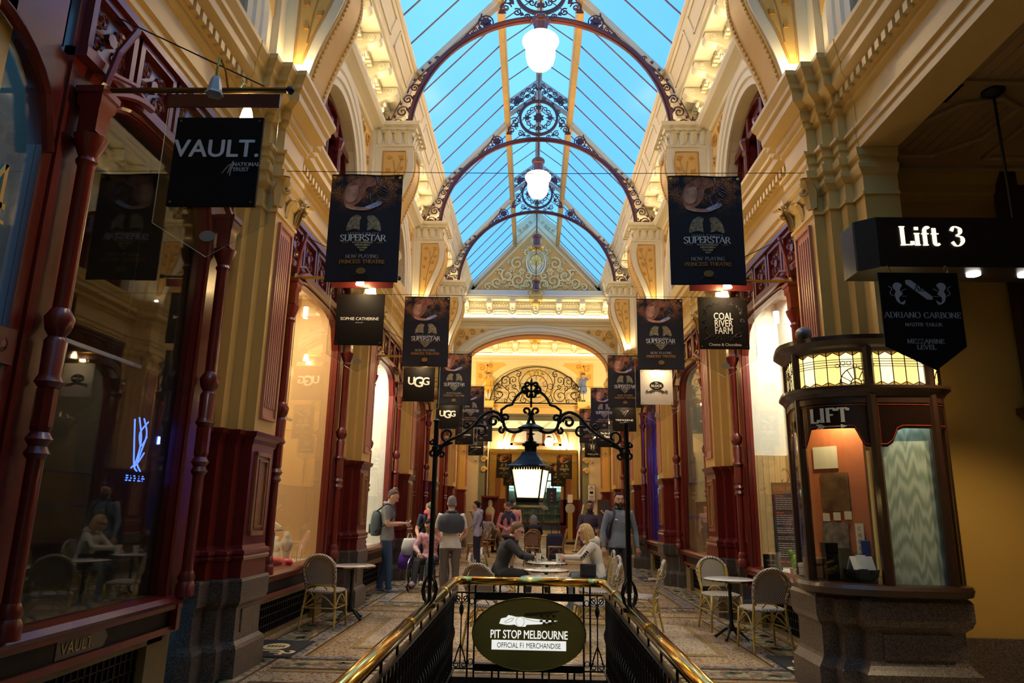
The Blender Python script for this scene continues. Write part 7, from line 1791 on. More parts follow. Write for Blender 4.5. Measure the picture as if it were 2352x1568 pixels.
# door mats
def door_mat(x, y, w, h, label):
    t = thing('door_mat', label, 'mat', (x, y, .004)); obj('mat_base', MB().box(-w/2, w/2, -h/2, h/2, 0, .012), mat('mat_black', (.012, .012, .014), .9), t); obj('mat_rim', MB().box(-w/2-.012, w/2+.012, -h/2-.012, h/2+.012, 0, .006), mat('mat_rubber', (.02, .022, .024), .6), t)
    g_ = mat('mat_buff', (.62, .46, .22), .9); b = MB(); n = 20; b.prism([(.23*w*math.cos(2*PI*i/n), .08*h+.2*h*math.sin(2*PI*i/n)) for i in range(n)], 'z', .0121, .014)
    for q in (-1, 1): b.tube([(q*a*w, c*h, .013) for a, c in catmull([(.0, -.18), (.2, -.17), (.3, -.28), (.42, -.3), (.44, -.2), (.36, -.16)], 4)], [(.001, .022)]*21, 4); b.tube([(q*a*w, c*h, .013) for a, c in catmull([(.06, -.27), (.22, -.28), (.3, -.38), (.2, -.38)], 4)], [(.001, .016)]*13, 4)
    obj('mat_badge', b, g_, t); dk = MB()
    for i in range(5): dk.box(-.15*w+.065*w*i, -.11*w+.065*w*i, .03*h, .13*h, .0141, .0148)
    obj('mat_lettering', dk, MAT['mat_black'], t)
door_mat(-2.78, 7.88, .60, .86, 'black door mat with a buff badge in front of the left pilaster'); door_mat(2.74, 7.68, .60, .86, 'black door mat with a buff badge below the kiosk'); door_mat(2.66, 16.4, .55, .9, 'black door mat far off on the right side')
# notices and small things at the far end
t = thing('lectern_stand', 'dark menu lectern beside the man with folded arms', 'stand', (1.62, 18.3, 0)); obj('stand_pole', MB().tube([(0, 0, .02), (0, 0, 1.0)], .02, 8), BRASSD, t); obj('stand_foot', MB().lathe([(.0, 0), (.16, 0), (.15, .02), (0, .03)], n=14), BLACKM, t); obj('menu_board', MB().prism([(-.14, 1.0), (.14, 1.22), (.15, 1.2), (-.13, .98)], 'x', -.2, .2), BLACKP, t)
t = thing('easel_sign', 'white leaning poster board behind the man with folded arms', 'sign', (1.45, 26.0, 0)); obj('easel_board', MB().prism([(0, 0), (.35, 1.65), (.37, 1.65), (.02, 0)], 'y', -.3, .3), mat('poster_white', (.6, .58, .55), .6), t); obj('easel_foot', MB().box(-.05, .1, -.3, .3, 0, .03), BLACKM, t)
t = thing('wall_notice', 'white framed notice hung on the right far jamb', 'notice', (2.42, 29.9, 2.15), 0); obj('notice_frame', MB().box(-.16, .16, -.02, .0, -.34, .34), REDDK, t); obj('notice_sheet', MB().box(-.145, .145, -.026, -.02, -.325, .325), WHITEP, t); ln = MB()
for i, (w_, h_) in enumerate(((.05, .03), (.10, .02), (.0, 0), (.07, .10), (.0, 0), (.10, .015), (.08, .015), (.10, .015))): ln.box(-w_, w_, -.03, -.026, .24-.075*i-h_/2, .24-.075*i+h_/2) if w_ else None
obj('notice_lines', ln, BLACKP, t)['kind'] = 'stuff'
t = thing('wall_poster', 'dark poster with warm lights beside the far right wall', 'poster', (2.25, 23.2, 1.45), -.2); obj('poster_sheet', MB().box(-.2, .2, -.01, .01, -.35, .35), mat('poster_dark', (.03, .02, .02), .5), t); pg = MB()
for i in range(6): pg.ball((-.12+.05*i, -.012, -.15+.05*((i*3) % 4)), (.03, .004, .03), 8, 5)
obj('poster_lights', pg, GOLDL, t)['kind'] = 'stuff'
t = thing('glass_cabinet', 'small glass cabinet holding a cream statuette at the far left', 'cabinet', (-1.75, 29.2, 0)); obj('cabinet_base', MB().box(-.35, .35, -.25, .25, 0, .85), DARKW, t); obj('cabinet_glass', MB().box(-.33, .33, -.24, -.235, .85, 1.9), GLASS, t); obj('cabinet_frame', MB().box(-.35, .35, -.25, .25, 1.88, 1.95).box(-.35, -.32, -.25, -.2, .85, 1.9).box(.32, .35, -.25, -.2, .85, 1.9).box(-.35, .35, .2, .25, .85, 1.9), RED, t)
tag(obj('statuette', MB().loft([[(rx*math.cos(2*PI*i/12), .1*math.sin(2*PI*i/12), z) for i in range(12)] for rx, z in ((.13, 0), (.12, .1), (.17, .3), (.2, .5), (.14, .62), (.07, .68), (.1, .78), (.08, .9), (.0, .95))]), mat('cream_ceramic', (.72, .62, .45), .4), None, (-1.75, 29.2, .86), smooth=True), 'cream statuette standing inside the small far cabinet', 'statuette')
t = thing('weighing_scale', 'brass column weighing scale with a round dial at the far right', 'scale', (1.62, 31.5, 0)); obj('scale_column', MB().box(-.10, .10, -.06, .06, .0, 1.3), mat('scale_yellow', (.5, .34, .05), .4), t); obj('scale_dial', MB().lathe([(.0, -.05), (.2, -.05), (.22, 0), (.2, .05), (0, .05)], (0, 0, 1.5), 18, 'y'), mat('dial_grey', (.45, .43, .4), .3), t); obj('scale_foot', MB().box(-.2, .2, -.25, .15, 0, .1), BLACKM, t); obj('scale_card', MB().box(-.11, .11, -.02, .02, 1.75, 2.1), WHITEP, t)

# ------------------------------------------------------------------ people
def cloth(name, c, rough=.8, noise=.35): return mat('cloth_'+name, c, rough, noise=noise, nscale=6)
SK1 = mat('skin_fair', (.62, .34, .24), .5, noise=.2, col2=(.55, .25, .18)); SK2 = mat('skin_brown', (.26, .12, .07), .5, noise=.2, col2=(.2, .08, .05)); SK3 = mat('skin_olive', (.42, .22, .14), .5, noise=.2, col2=(.34, .16, .1))
EYEW = mat('eye_white', (.7, .68, .65), .3); EYED = mat('eye_dark', (.03, .02, .015), .2); LIP = mat('lips', (.40, .14, .11), .5)
STAND = dict(pel=(0, 0, .95), chest=(0, .0, 1.27), neck=(0, -.01, 1.47), head=(0, .02, 1.62),
             shL=(-.185, -.01, 1.41), shR=(.185, -.01, 1.41), elL=(-.235, -.03, 1.12), elR=(.235, -.03, 1.12), wrL=(-.245, .03, .87), wrR=(.245, .03, .87),
             hipL=(-.095, 0, .93), hipR=(.095, 0, .93), knL=(-.10, .02, .50), knR=(.10, .02, .50), anL=(-.105, -.02, .085), anR=(.105, -.02, .085))
SIT = dict(pel=(0, -.06, .53), chest=(0, -.04, .85), neck=(0, .0, 1.05), head=(0, .05, 1.20), shL=(-.185, -.01, .99), shR=(.185, -.01, .99), elL=(-.25, .12, .76), elR=(.25, .12, .76), wrL=(-.12, .36, .76), wrR=(.12, .36, .76),
           hipL=(-.09, -.05, .51), hipR=(.09, -.05, .51), knL=(-.11, .38, .50), knR=(.11, .38, .50), anL=(-.11, .36, .085), anR=(.11, .36, .085))
def hand_mb(wr, el, curl=.5, side=1, palm=None):
    """palm with five bent fingers; wr = wrist, direction continues the forearm"""
    mb = MB(); w = Vector(wr); d = (w-Vector(el)).normalized(); pn = Vector(palm) if palm else Vector((0, 0, -1))
    pn = (pn-d*pn.dot(d)).normalized(); s = d.cross(pn).normalized()*side
    mb.loft([[tuple(w+d*t+s*(a*wd)+pn*(b*th)) for a, b in ((-1, -.6), (-.5, -1), (.5, -1), (1, -.6), (1, .6), (.5, 1), (-.5, 1), (-1, .6))] for t, wd, th in ((-.02, .024, .02), (.02, .032, .018), (.06, .040, .016), (.09, .040, .013))])
    for i, (o, L) in enumerate(((-.031, .062), (-.0105, .073), (.0105, .069), (.031, .054))):
        p = w+d*.085+s*o; pts = [p]; dr = d.copy(); a = curl
        for k in range(3):
            dr = (dr*math.cos(a*.9)+pn*math.sin(a*.9)).normalized(); p = p+dr*(L*(.42, .33, .25)[k]); pts.append(p)
        mb.tube([tuple(q) for q in pts], [.0095, .009, .008, .0065], 6)
    th = s*-.8+d*.7+pn*.35; th.normalize(); p = w+d*.03-s*.028
    mb.tube([tuple(p), tuple(p+th*.035), tuple(p+th*.035+(d+pn*.5-s*.1).normalized()*.03), tuple(p+th*.035+(d+pn*.6).normalized()*.052)], [.012, .011, .010, .008], 6)
    return mb
NPERSON = [0]
def person(label, loc, rot, pose, skin, top, legs, shoes, hair, hair_kind='short', scale=1., yaw=0., tilt=0., sleeve='long', female=False, curl=(.45, .45), palms=(None, None), hem=.86, vox=.016, extra=None, beard=None, name='person', cat='person', belly=0., group='people in the arcade', hands=True, base=STAND):
    J = dict(base); J.update(pose); J = {k: Vector(v) for k, v in J.items()}
    t = thing(name, label, cat, loc, rot, group); t.scale = (scale,)*3
    sw = .93 if female else 1.
    segs = []   # a, b, ra, rb, matA, split, matB
    mb = MB()
    def tub(pts, rad, n=12): mb.tube([tuple(p) for p in pts], rad, n)
    # torso as elliptical rings
    up = (J['chest']-J['pel']).normalized(); right = (J['shR']-J['shL']).normalized(); fw = up.cross(right).normalized()*-1
    fw = right.cross(up).normalized()*-1 if False else up.cross(right)
    rings = []
    nk = J['neck']
    spec = [(J['pel']-up*.11, .12, .10), (J['pel']-up*.06, .165, .125), (J['pel']+up*.03, .168 if female else .16, .122), (J['pel'].lerp(J['chest'], .5)-fw*belly*.3, .135*sw+belly*.3, .105+belly), (J['chest'], .175*sw, .128+belly*.4), (J['chest'].lerp(nk, .55), .185*sw, .118), (J['chest'].lerp(nk, .82), .145*sw, .09), (nk.lerp(J['chest'], .02), .075, .075), (nk+(J['head']-nk)*.25, .056, .058)]
    for c, rx, ry in spec: rings.append([tuple(c+right*(rx*math.cos(2*PI*i/16))+fw*(ry*math.sin(2*PI*i/16))) for i in range(16)])
    mb.loft(rings)
    segs.append((J['pel']-up*.12, nk.lerp(J['chest'], .06), .17, top, None, None)); 
    tub([nk-up*.03, J['head']], [.055, .052]); segs.append((nk+(J['head']-nk)*.1, J['head'], .05, skin, None, None))
    for s in 'LR':
        sh, el, wr = J['sh'+s], J['el'+s], J['wr'+s]; sl = .0 if sleeve == 'short' else .006
        tub([sh-(sh-J['chest'])*.25, sh, sh.lerp(el, .3), sh.lerp(el, .75), el], [.07, .068*sw+sl, .058*sw+sl, .048*sw+sl, .044*sw+sl])
        tub([el, el.lerp(wr, .3), el.lerp(wr, .8), wr], [.043*sw+sl, .043*sw+sl, .032*sw+sl, .029*sw+sl])
        if sleeve == 'short': segs.append((sh, sh.lerp(el, .62), .06, top, None, None)); segs.append((sh.lerp(el, .64), el, .05, skin, None, None)); segs.append((el, wr, .04, skin, None, None))
        else: segs.append((sh, el, .06, top, None, None)); segs.append((el, wr, .04, top, None, None))
        hp, kn, an = J['hip'+s], J['kn'+s], J['an'+s]
        tub([hp+(kn-hp)*-.08, hp.lerp(kn, .15), hp.lerp(kn, .6), kn], [.088, .098, .08, .066]); tub([kn, kn.lerp(an, .3), kn.lerp(an, .75), an], [.066, .066, .055, .052])
        segs.append((hp.lerp(kn, .12), kn, .08, legs, None, None)); segs.append((kn, an, .06, legs, None, None))
        fd = Vector((0, 1, 0)); fd.z = 0; fd.normalize(); ft = Vector((an.x, an.y, an.z-.085))
        heel = ft-fd*.065+Vector((0, 0, .035)); toe = ft+fd*.17+Vector((0, 0, .03)); tub([heel, ft+Vector((0, 0, .045)), ft+fd*.09+Vector((0, 0, .04)), toe], [.038, .05, .045, .032], 10); tub([an, ft+Vector((0, 0, .05))], [.045, .05])
        segs.append((heel+Vector((0, 0, -.02)), toe+Vector((0, 0, -.02)), .04, shoes, None, None))
    # head
    HM = Matrix.Translation(J['head']) @ Matrix.Rotation(yaw, 4, 'Z') @ Matrix.Rotation(-tilt, 4, 'X')
    hd = MB()
    prof = [(-.118, .028, .030, .050), (-.105, .046, .046, .040), (-.07, .060, .070, .016), (-.03, .069, .086, .004), (.02, .074, .096, -.004), (.06, .073, .097, -.008), (.10, .058, .078, -.010), (.122, .032, .045, -.012), (.130, .006, .01, -.012)]
    hd.loft([[(rx*math.cos(2*PI*i/18), o+ry*math.sin(2*PI*i/18), z) for i in range(18)] for z, rx, ry, o in prof])
    hd.tube([(0, .085, .03), (0, .108, -.01), (0, .118, -.030), (0, .095, -.040)], [.010, .013, .017, .012], 8)
    for s in (-1, 1): hd.ball((s*.076, -.005, -.005), (.012, .022, .034), 8, 6)
    hd.tube([(-.045, .084, .034), (0, .098, .036), (.045, .084, .034)], [.012, .013, .012], 6); hd.ball((0, .07, -.098), (.03, .025, .022), 8, 6)
    mb.merge(hd, HM)
    hc = J['head']
    # one continuous skin
    me = mb.mesh('tmp'); tmp = bpy.data.objects.new('tmp', me); COL.objects.link(tmp)
    m1 = tmp.modifiers.new('r', 'REMESH'); m1.mode = 'VOXEL'; m1.voxel_size = vox; m2 = tmp.modifiers.new('s', 'SMOOTH'); m2.factor = .5; m2.iterations = 3
    bm_ = bpy.data.meshes.new_from_object(tmp.evaluated_get(bpy.context.evaluated_depsgraph_get())); bpy.data.objects.remove(tmp); bpy.data.meshes.remove(me)
    mats = [skin]
    for s_ in segs:
        if s_[3] not in mats: mats.append(s_[3])
    idx = {m_.name: i for i, m_ in enumerate(mats)}
    import numpy as np
    nv = len(bm_.vertices); co = np.empty(nv*3); bm_.vertices.foreach_get('co', co); co = co.reshape(-1, 3)
    npol = len(bm_.polygons); cen = np.empty(npol*3); bm_.polygons.foreach_get('center', cen); cen = cen.reshape(-1, 3)
    best = np.full(npol, 1e9); bi = np.zeros(npol, int)
    for a, b, r, m_, _, _ in segs:
        A = np.array(a); B = np.array(b); ab = B-A; tt = np.clip(((cen-A) @ ab)/(ab @ ab), 0, 1); dd = np.linalg.norm(cen-A-tt[:, None]*ab, axis=1)-r
        k = dd < best; best[k] = dd[k]; bi[k] = idx[m_.name]
    dh = np.linalg.norm((cen-np.array(hc))*np.array([1, 1, .85]), axis=1); bi[(dh < .115)] = 0
    # clean hem, cuffs and neckline
    P0 = np.array(J['pel']); U = np.array(up); hgt = (cen-P0) @ U; rad = np.linalg.norm(cen-P0-hgt[:, None]*U, axis=1)
    tr = (bi == idx.get(top.name)) & (rad < .26) & (hgt < (hem-.95)); bi[tr] = idx[legs.name]
    if base is STAND: bi[(bi == idx[legs.name]) & (rad < .24) & (hgt >= (hem-.95))] = idx[top.name]
    hj = hand_all = MB()
    fcs = [tuple(p.vertices) for p in bm_.polygons]; V = [tuple(v) for v in co]; M_ = list(bi)
    bpy.data.meshes.remove(bm_)
    if hands:
        for s, sd, cu, pl in (('L', -1, curl[0], palms[0]), ('R', 1, curl[1], palms[1])):
            h_ = hand_mb(J['wr'+s], J['el'+s], cu, sd, pl); b0 = len(V); V += h_.v; fcs += [tuple(b0+i for i in f) for f in h_.f]; M_ += [0]*len(h_.f)
    me = bpy.data.meshes.new('body'); me.from_pydata(V, [], fcs)
    for m_ in mats: me.materials.append(m_)
    me.polygons.foreach_set('material_index', [int(q) for q in M_]); me.polygons.foreach_set('use_smooth', [True]*len(fcs))
    part('body', me, t)
    # face
    def hpart(nm, q, m_, sm=True): q.v = [tuple(HM @ Vector(p)) for p in q.v]; return obj(nm, q, m_, t, smooth=sm)
    ew = MB(); ed = MB()
    for s in (-1, 1): ew.ball((s*.031, .083, .010), (.014, .008, .008), 8, 5); ed.ball((s*.031, .090, .010), (.0065, .004, .0065), 8, 5)
    hpart('eyes', ew, EYEW); hpart('pupils', ed, EYED); hpart('mouth', MB().tube([(-.026, .088, -.064), (0, .099, -.067), (.026, .088, -.064)], [(.004, .006), (.006, .009), (.004, .006)], 6), LIP)
    br = MB()
    for s in (-1, 1): br.tube([(s*.014, .099, .032), (s*.032, .096, .037), (s*.05, .082, .030)], .0045, 5)
    hpart('eyebrows', br, hair)
    # hair
    hb = MB(); g = 1.10 if hair_kind != 'crop' else 1.055
    low = {'short': .0, 'crop': .02, 'long': -.05, 'pony': -.03, 'bob': -.05}.get(hair_kind, 0)
    rows = []
    for z, rx, ry, o in [(-.06, .060, .07, -.014), (-.035, .066, .08, -.006), (-.008, .071, .092, -.002), (.02, .074, .096, -.004), (.053, .074, .097, -.008), (.07, .071, .093, -.009), (.09, .063, .085, -.010), (.108, .05, .07, -.011), (.124, .03, .044, -.012), (.132, .006, .01, -.012)]:
        rg = []
        for i in range(20):
            c_, s_ = math.cos(2*PI*i/20), math.sin(2*PI*i/20)
            zm = .088 if s_ > .45 else (.055 if s_ > .2 else (-.01 if s_ > -.2 else -.06)); kk = (1.015+(g-1.015)*min(1, (z-zm)/.06))*(1+.012*math.sin(i*5+z*90)) if z >= zm else .86
            rg.append((rx*kk*c_, o+ry*kk*s_, z*(1 if z < .1 else 1.03)))
        rows.append(rg)
    hb.loft(rows)
    if hair_kind in ('long', 'bob'):
        L = .20 if hair_kind == 'bob' else .34
        for i in range(15):
            a = PI*.92+1.16*PI*i/14; x, y = .078*math.cos(a), -.008+.098*math.sin(a); wv = random.Random(i*7+NPERSON[0]).uniform(-.012, .012)
            hb.tube([(x*.8, y*.8, .09), (x*1.02, y*1.02, .03), (x*1.12+wv, y*1.1, -.05), (x*1.15-wv, y*1.15-.005, -.05-L*.5), (x*1.05+wv, y*1.1, -.02-L*(.9+.1*math.sin(i*2)))], [.02, .024, .024, .022, .008], 6)
    if hair_kind == 'pony': hb.ball((0, -.115, .04), (.025, .03, .025), 8, 6); hb.tube([(0, -.12, .04), (0, -.16, .01), (0, -.16, -.06), (0, -.14, -.13)], [.02, .028, .022, .006], 7)
    hpart('hair', hb, hair)
    if beard:
        bd = MB(); bd.loft([[(rx*math.cos(PI*i/12), .016+ry*math.sin(PI*i/12)+o, z) for i in range(13)] for z, rx, ry, o in ((-.015, .074, .055, -.02), (-.05, .067, .072, -.004), (-.085, .056, .072, .004), (-.112, .042, .052, .016), (-.13, .02, .03, .03))], closed=False, cap=False)
        bd.tube([(-.034, .084, -.066), (-.02, .096, -.05), (0, .104, -.047), (.02, .096, -.05), (.034, .084, -.066)], .007, 5); hpart('beard', bd, beard)
    t['_'] = 0; del t['_']
    if extra: extra(t, J, hpart, right, fw, up)
    NPERSON[0] += 1
    return t
def collar(t, J, m_, r=.075): obj('collar', MB().tube([tuple(J['neck']+Vector((r*math.cos(a), r*math.sin(a), .02+.018*math.sin(a)*-1))) for a in [2*PI*i/14 for i in range(14)]], [(.022, .012)]*14, 6, True), m_, t, smooth=True)
def backpack(t, J, fw, up, m_, m2):
    c = J['chest']-fw*.2-up*.12
    b = MB(); n = 14
    b.loft([[tuple(c+up*z+J['_r']*(rx*math.copysign(abs(math.cos(2*PI*i/n))**.6, math.cos(2*PI*i/n)))+fw*(ry*math.copysign(abs(math.sin(2*PI*i/n))**.6, math.sin(2*PI*i/n)))) for i in range(n)] for z, rx, ry in ((-.22, .10, .06), (-.2, .14, .085), (-.05, .155, .10), (.12, .14, .085), (.2, .10, .06), (.22, .05, .03))])
    obj('backpack', b, m_, t, smooth=True); p = MB(); p.loft([[tuple(c-fw*.09+up*z+J['_r']*(rx*math.cos(2*PI*i/n))+fw*(.035*math.sin(2*PI*i/n))) for i in range(n)] for z, rx in ((-.18, .08), (-.15, .11), (-.04, .11), (-.02, .08))]); obj('backpack_pocket', p, m2, t, smooth=True)
    for s in 'LR':
        sh = J['sh'+s].lerp(J['neck'], .42)+up*.045; obj('backpack_strap', MB().tube([tuple(q) for q in catmull([tuple(c+up*.2+J['_r']*(.08*(1 if s == 'R' else -1))), tuple(sh), tuple(sh+fw*.115-up*.08), tuple(sh+fw*.12-up*.24+J['_r']*(.05*(1 if s == 'R' else -1))), tuple(c-up*.15+J['_r']*(.16*(1 if s == 'R' else -1)))], 5)], [(.009, .022)]*21, 6), m2, t)
def sunglasses(hpart):
    g = MB()
    for s in (-1, 1): g.ball((s*.033, .094, .010), (.025, .006, .017), 10, 6); g.tube([(s*.055, .092, .014), (s*.082, .03, .012), (s*.080, -.01, .004)], .004, 5)
    g.tube([(-.012, .1, .014), (.012, .1, .014)], .004, 5); hpart('sunglasses', g, BLACKG)
def drape(t, J, fw, up, right, m_, long_back=.34):
    """sweater laid over the shoulders"""
    n = 22; rings = []
    base_ = J['neck']-up*.02
    for k, (d, dz, s) in enumerate(((.06, .03, 1), (.12, .0, 1), (.185, -.04, 1), (.21, -.13, 1), (.205, -.24, 1))):
        rg = []
        for i in range(n):
            a = 2*PI*i/n; c, s_ = math.cos(a), math.sin(a); back = max(0, -s_)
            rg.append(tuple(base_+right*(d*1.12*c)+fw*(d*.72*s_-.02)+up*(dz*(1+ (long_back/.24-1)*back*.9 if k > 2 else 1)*(1 if s_ < .3 else .8)+.006*math.sin(i*2.3))))
        rings.append(rg)
    obj('draped_sweater', MB().loft(rings, cap=False), m_, t, smooth=True)
    obj('sweater_collar', MB().tube([tuple(base_+right*(.075*math.cos(2*PI*i/14))+fw*(.075*math.sin(2*PI*i/14))+up*.03) for i in range(14)], .028, 7, True), m_, t, smooth=True)
WHT = cloth('white', (.72, .68, .64)); GRYP = cloth('grey_polo', (.26, .25, .25)); JEAN = cloth('blue_jeans', (.035, .075, .16), noise=.6); SNEAK = cloth('pale_sneaker', (.42, .40, .42)); NAVY = cloth('navy', (.018, .02, .045)); CHAR = cloth('charcoal', (.035, .036, .042)); BLK = cloth('black', (.010, .010, .012)); TAUP = cloth('taupe', (.13, .10, .085)); PNK = cloth('pink_shirt', (.48, .17, .19)); LAV = cloth('lavender', (.42, .40, .50)); CRM = cloth('cream_hoodie', (.62, .57, .49)); BLUEG = cloth('blue_grey', (.15, .18, .23)); PURP = cloth('plum_shirt', (.045, .022, .045), noise=.6); KHA = cloth('khaki', (.34, .25, .15)); SCARF = cloth('pink_scarf', (.60, .05, .12)); BRNH = cloth('dark_brown_hood', (.03, .014, .012)); CREAMT = cloth('pale_trousers', (.62, .54, .44)); TEALG = cloth('grey_teal_pack', (.10, .13, .13))
H_GREY = mat('hair_grey', (.24, .22, .21), .85, spec=.15, noise=.5, nscale=40); H_BRN = mat('hair_brown', (.11, .06, .03), .6, noise=.5, nscale=40); H_BLK = mat('hair_black', (.012, .009, .008), .7, spec=.2); H_BLO = mat('hair_blonde', (.52, .33, .12), .5, noise=.7, col2=(.28, .15, .05), nscale=30); H_RED = mat('hair_auburn', (.17, .045, .02), .5); H_SAL = mat('hair_salt_pepper', (.10, .07, .055), .85, spec=.15, noise=.6, nscale=40); H_SAND = mat('hair_sandy', (.17, .085, .035), .5, noise=.5, nscale=40)

def ex1(t, J, hp, r, fw, up):
    J['_r'] = r; backpack(t, J, fw, up, TEALG, CHAR); collar(t, J, cloth('polo_collar', (.36, .34, .34)))
    c = (J['wrL']+J['wrR'])/2+Vector((0, .10, .015)); obj('phone', MB().box(c.x-.04, c.x+.04, c.y-.075, c.y+.075, c.z, c.z+.01), BLACKG, t)
person('man in grey polo and jeans reading his phone, standing left', (-2.70, 13.15, 0), -PI/2+.1, dict(elL=(-.225, .02, 1.13), elR=(.225, .02, 1.13), wrL=(-.075, .29, 1.15), wrR=(.075, .29, 1.15), head=(0, .07, 1.61), anL=(-.10, -.09, .085), anR=(.10, .08, .085), knL=(-.10, -.01, .50), knR=(.10, .07, .50)), SK1, GRYP, JEAN, SNEAK, H_SAL, 'crop', 1.03, tilt=.5, sleeve='short', curl=(.5, .5), palms=((0, 0, 1), (0, 0, 1)), extra=ex1, vox=.013)

def ex4(t, J, hp, r, fw, up): drape(t, J, fw, up, r, cloth('slate_sweater', (.045, .05, .065)))
person('grey haired man seen from behind, dark sweater over a white shirt', (-1.40, 11.95, 0), .12, dict(elL=(-.26, .06, 1.14), elR=(.26, .06, 1.14), wrL=(-.16, .26, 1.02), wrR=(.16, .26, 1.02)), SK1, WHT, TAUP, CHAR, H_GREY, 'crop', .955, tilt=.25, sleeve='short', belly=.02, hem=.88, extra=ex4, vox=.013)

def ex2(t, J, hp, r, fw, up):
    J['_r'] = r
    obj('scarf', MB().tube([tuple(J['neck']+Vector((.085*math.cos(2*PI*i/14), .085*math.sin(2*PI*i/14)-.01, .02+.02*math.sin(3*i)))) for i in range(14)], [.042+.006*math.sin(i*2) for i in range(14)], 8, True).tube([tuple(J['neck']+fw*.08), tuple(J['chest']+fw*.14+up*.06), tuple(J['chest']+fw*.15-up*.08)], [.05, .06, .04], 8), SCARF, t, smooth=True)
    hp('cap', MB().loft([[(.080*k*math.cos(2*PI*i/16), -.01+.102*k*math.sin(2*PI*i/16), z) for i in range(16)] for z, k in ((.045, 1), (.085, .98), (.115, .8), (.138, .45), (.142, .05))]).prism([(-.06, .08), (-.05, .14), (0, .165), (.05, .14), (.06, .08)], 'z', .045, .055), cloth('grey_cap', (.10, .10, .10)))
    backpack(t, J, fw, up, CHAR, BLK)
person('woman in grey cap and pink scarf pushing the wheelchair', (-2.12, 14.35, 0), PI+.25, dict(chest=(0, .10, 1.22), neck=(0, .20, 1.38), head=(.0, .29, 1.47), shL=(-.175, .16, 1.33), shR=(.175, .16, 1.33), elL=(-.25, .20, 1.06), elR=(.25, .2, 1.06), wrL=(-.22, .34, .93), wrR=(.22, .34, .93)), SK1, NAVY, CHAR, SNEAK, H_BLO, 'pony', .98, tilt=.55, yaw=.4, sleeve='short', female=True, extra=ex2)

def wheelchair(x, y, rot):
    t = thing('wheelchair', 'black folding wheelchair with silver spoked wheels', 'wheelchair', (x, y, 0), rot)
    sv = mat('wheel_silver', (.55, .55, .52), .25, metal=.7)
    for s in (-1, 1):
        w = MB(); w.tube([(s*.30, .30*math.cos(2*PI*i/30)-.05, .31+.30*math.sin(2*PI*i/30)) for i in range(30)], .014, 6, True); wh = obj('wheel', w, CHAR, t, smooth=True)
        obj('push_rim', MB().tube([(s*.335, .265*math.cos(2*PI*i/30)-.05, .31+.265*math.sin(2*PI*i/30)) for i in range(30)], .008, 6, True), sv, wh)
        sp = MB()
        for i in range(16): a = 2*PI*i/16; sp.tube([(s*.29, -.05+.03*math.cos(a+.5), .31+.03*math.sin(a+.5)), (s*.30, -.05+.295*math.cos(a), .31+.295*math.sin(a))], .0025, 4)
        sp.lathe([(.03, s*.27), (.03, s*.32)], (0, -.05, .31), 10, 'x'); obj('spokes', sp, sv, wh)
        obj('caster', MB().tube([(s*.24, .38+.07*math.cos(2*PI*i/16), .085+.07*math.sin(2*PI*i/16)) for i in range(16)], .016, 6, True).tube([(s*.24, .38, .085), (s*.24, .36, .22)], .012, 6), BLACKM, t)
        f = MB(); f.tube([(s*.23, -.25, .93), (s*.23, -.22, .5), (s*.23, -.2, .25), (s*.23, .3, .25), (s*.23, .36, .45), (s*.23, -.2, .47)], .013, 6); f.tube([(s*.23, -.25, .93), (s*.23, -.37, .95)], .016, 6); f.tube([(s*.23, .34, .45), (s*.2, .48, .2), (s*.16, .5, .12)], .012, 6); f.box(s*.16-.07, s*.16+.07, .46, .60, .10, .115); f.tube([(s*.25, -.2, .68), (s*.25, .12, .68), (s*.25, .16, .5)], .013, 6); obj('side_frame', f, BLACKM, t)
    obj('seat', MB().box(-.23, .23, -.2, .24, .46, .50), BLK, t); obj('backrest', MB().box(-.23, .23, -.25, -.22, .5, .9), BLK, t)
    return t
WCX, WCY, WCR = -1.98, 13.55, PI-.15
wheelchair(WCX, WCY, WCR)
FLO = mat('floral_jacket', (.62, .46, .46), .8, noise=.9, col2=(.52, .03, .09), nscale=16)
def ex3(t, J, hp, r, fw, up): obj('head_support', MB().box(-.08, .08, J['head'].y-.15, J['head'].y-.12, J['head'].z-.10, J['head'].z+.05), BLK, t)
person('person in a pink floral jacket sitting in the wheelchair', (WCX, WCY, 0), WCR, dict(pel=(0, -.08, .57), chest=(0, -.09, .86), neck=(0, -.06, 1.04), head=(.02, -.01, 1.16), shL=(-.17, -.07, .98), shR=(.17, -.07, .98), elL=(-.29, -.02, .76), elR=(.27, .02, .76), wrL=(-.30, .12, .60), wrR=(.12, .20, .66), hipL=(-.09, -.07, .55), hipR=(.09, -.07, .55), knL=(-.12, .34, .54), knR=(.12, .34, .54), anL=(-.13, .47, .20), anR=(.13, .47, .20)), SK3, FLO, CHAR, cloth('pink_white_shoe', (.5, .36, .38)), H_BLK, 'crop', .98, tilt=.45, yaw=-.2, base=SIT, hem=.95, extra=ex3)
for c_, m_, dx, lb in (((.0, .0, .50), cloth('purple_bag', (.10, .02, .28)), 0, 'purple shopping bag hanging from the wheelchair'), ((.02, -.02, .74), WHT, 1, 'white shopping bag hanging on the wheelchair handle')):
    b = MB(); b.loft([[(w*math.cos(2*PI*i/14), d*math.sin(2*PI*i/14), z) for i in range(14)] for z, w, d in ((-.16, .09, .05), (-.13, .15, .08), (.0, .16, .09), (.12, .13, .06), (.16, .11, .04))]); tt = thing('shopping_bag', lb, 'bag', (-2.42+.05*dx, 13.72, c_[2]), .4); obj('bag_body', b, m_, tt, smooth=True); obj('bag_handle', MB().tube([(-.05, 0, .15), (-.03, 0, .25), (.03, 0, .25), (.05, 0, .15)], .008, 5), m_, tt)

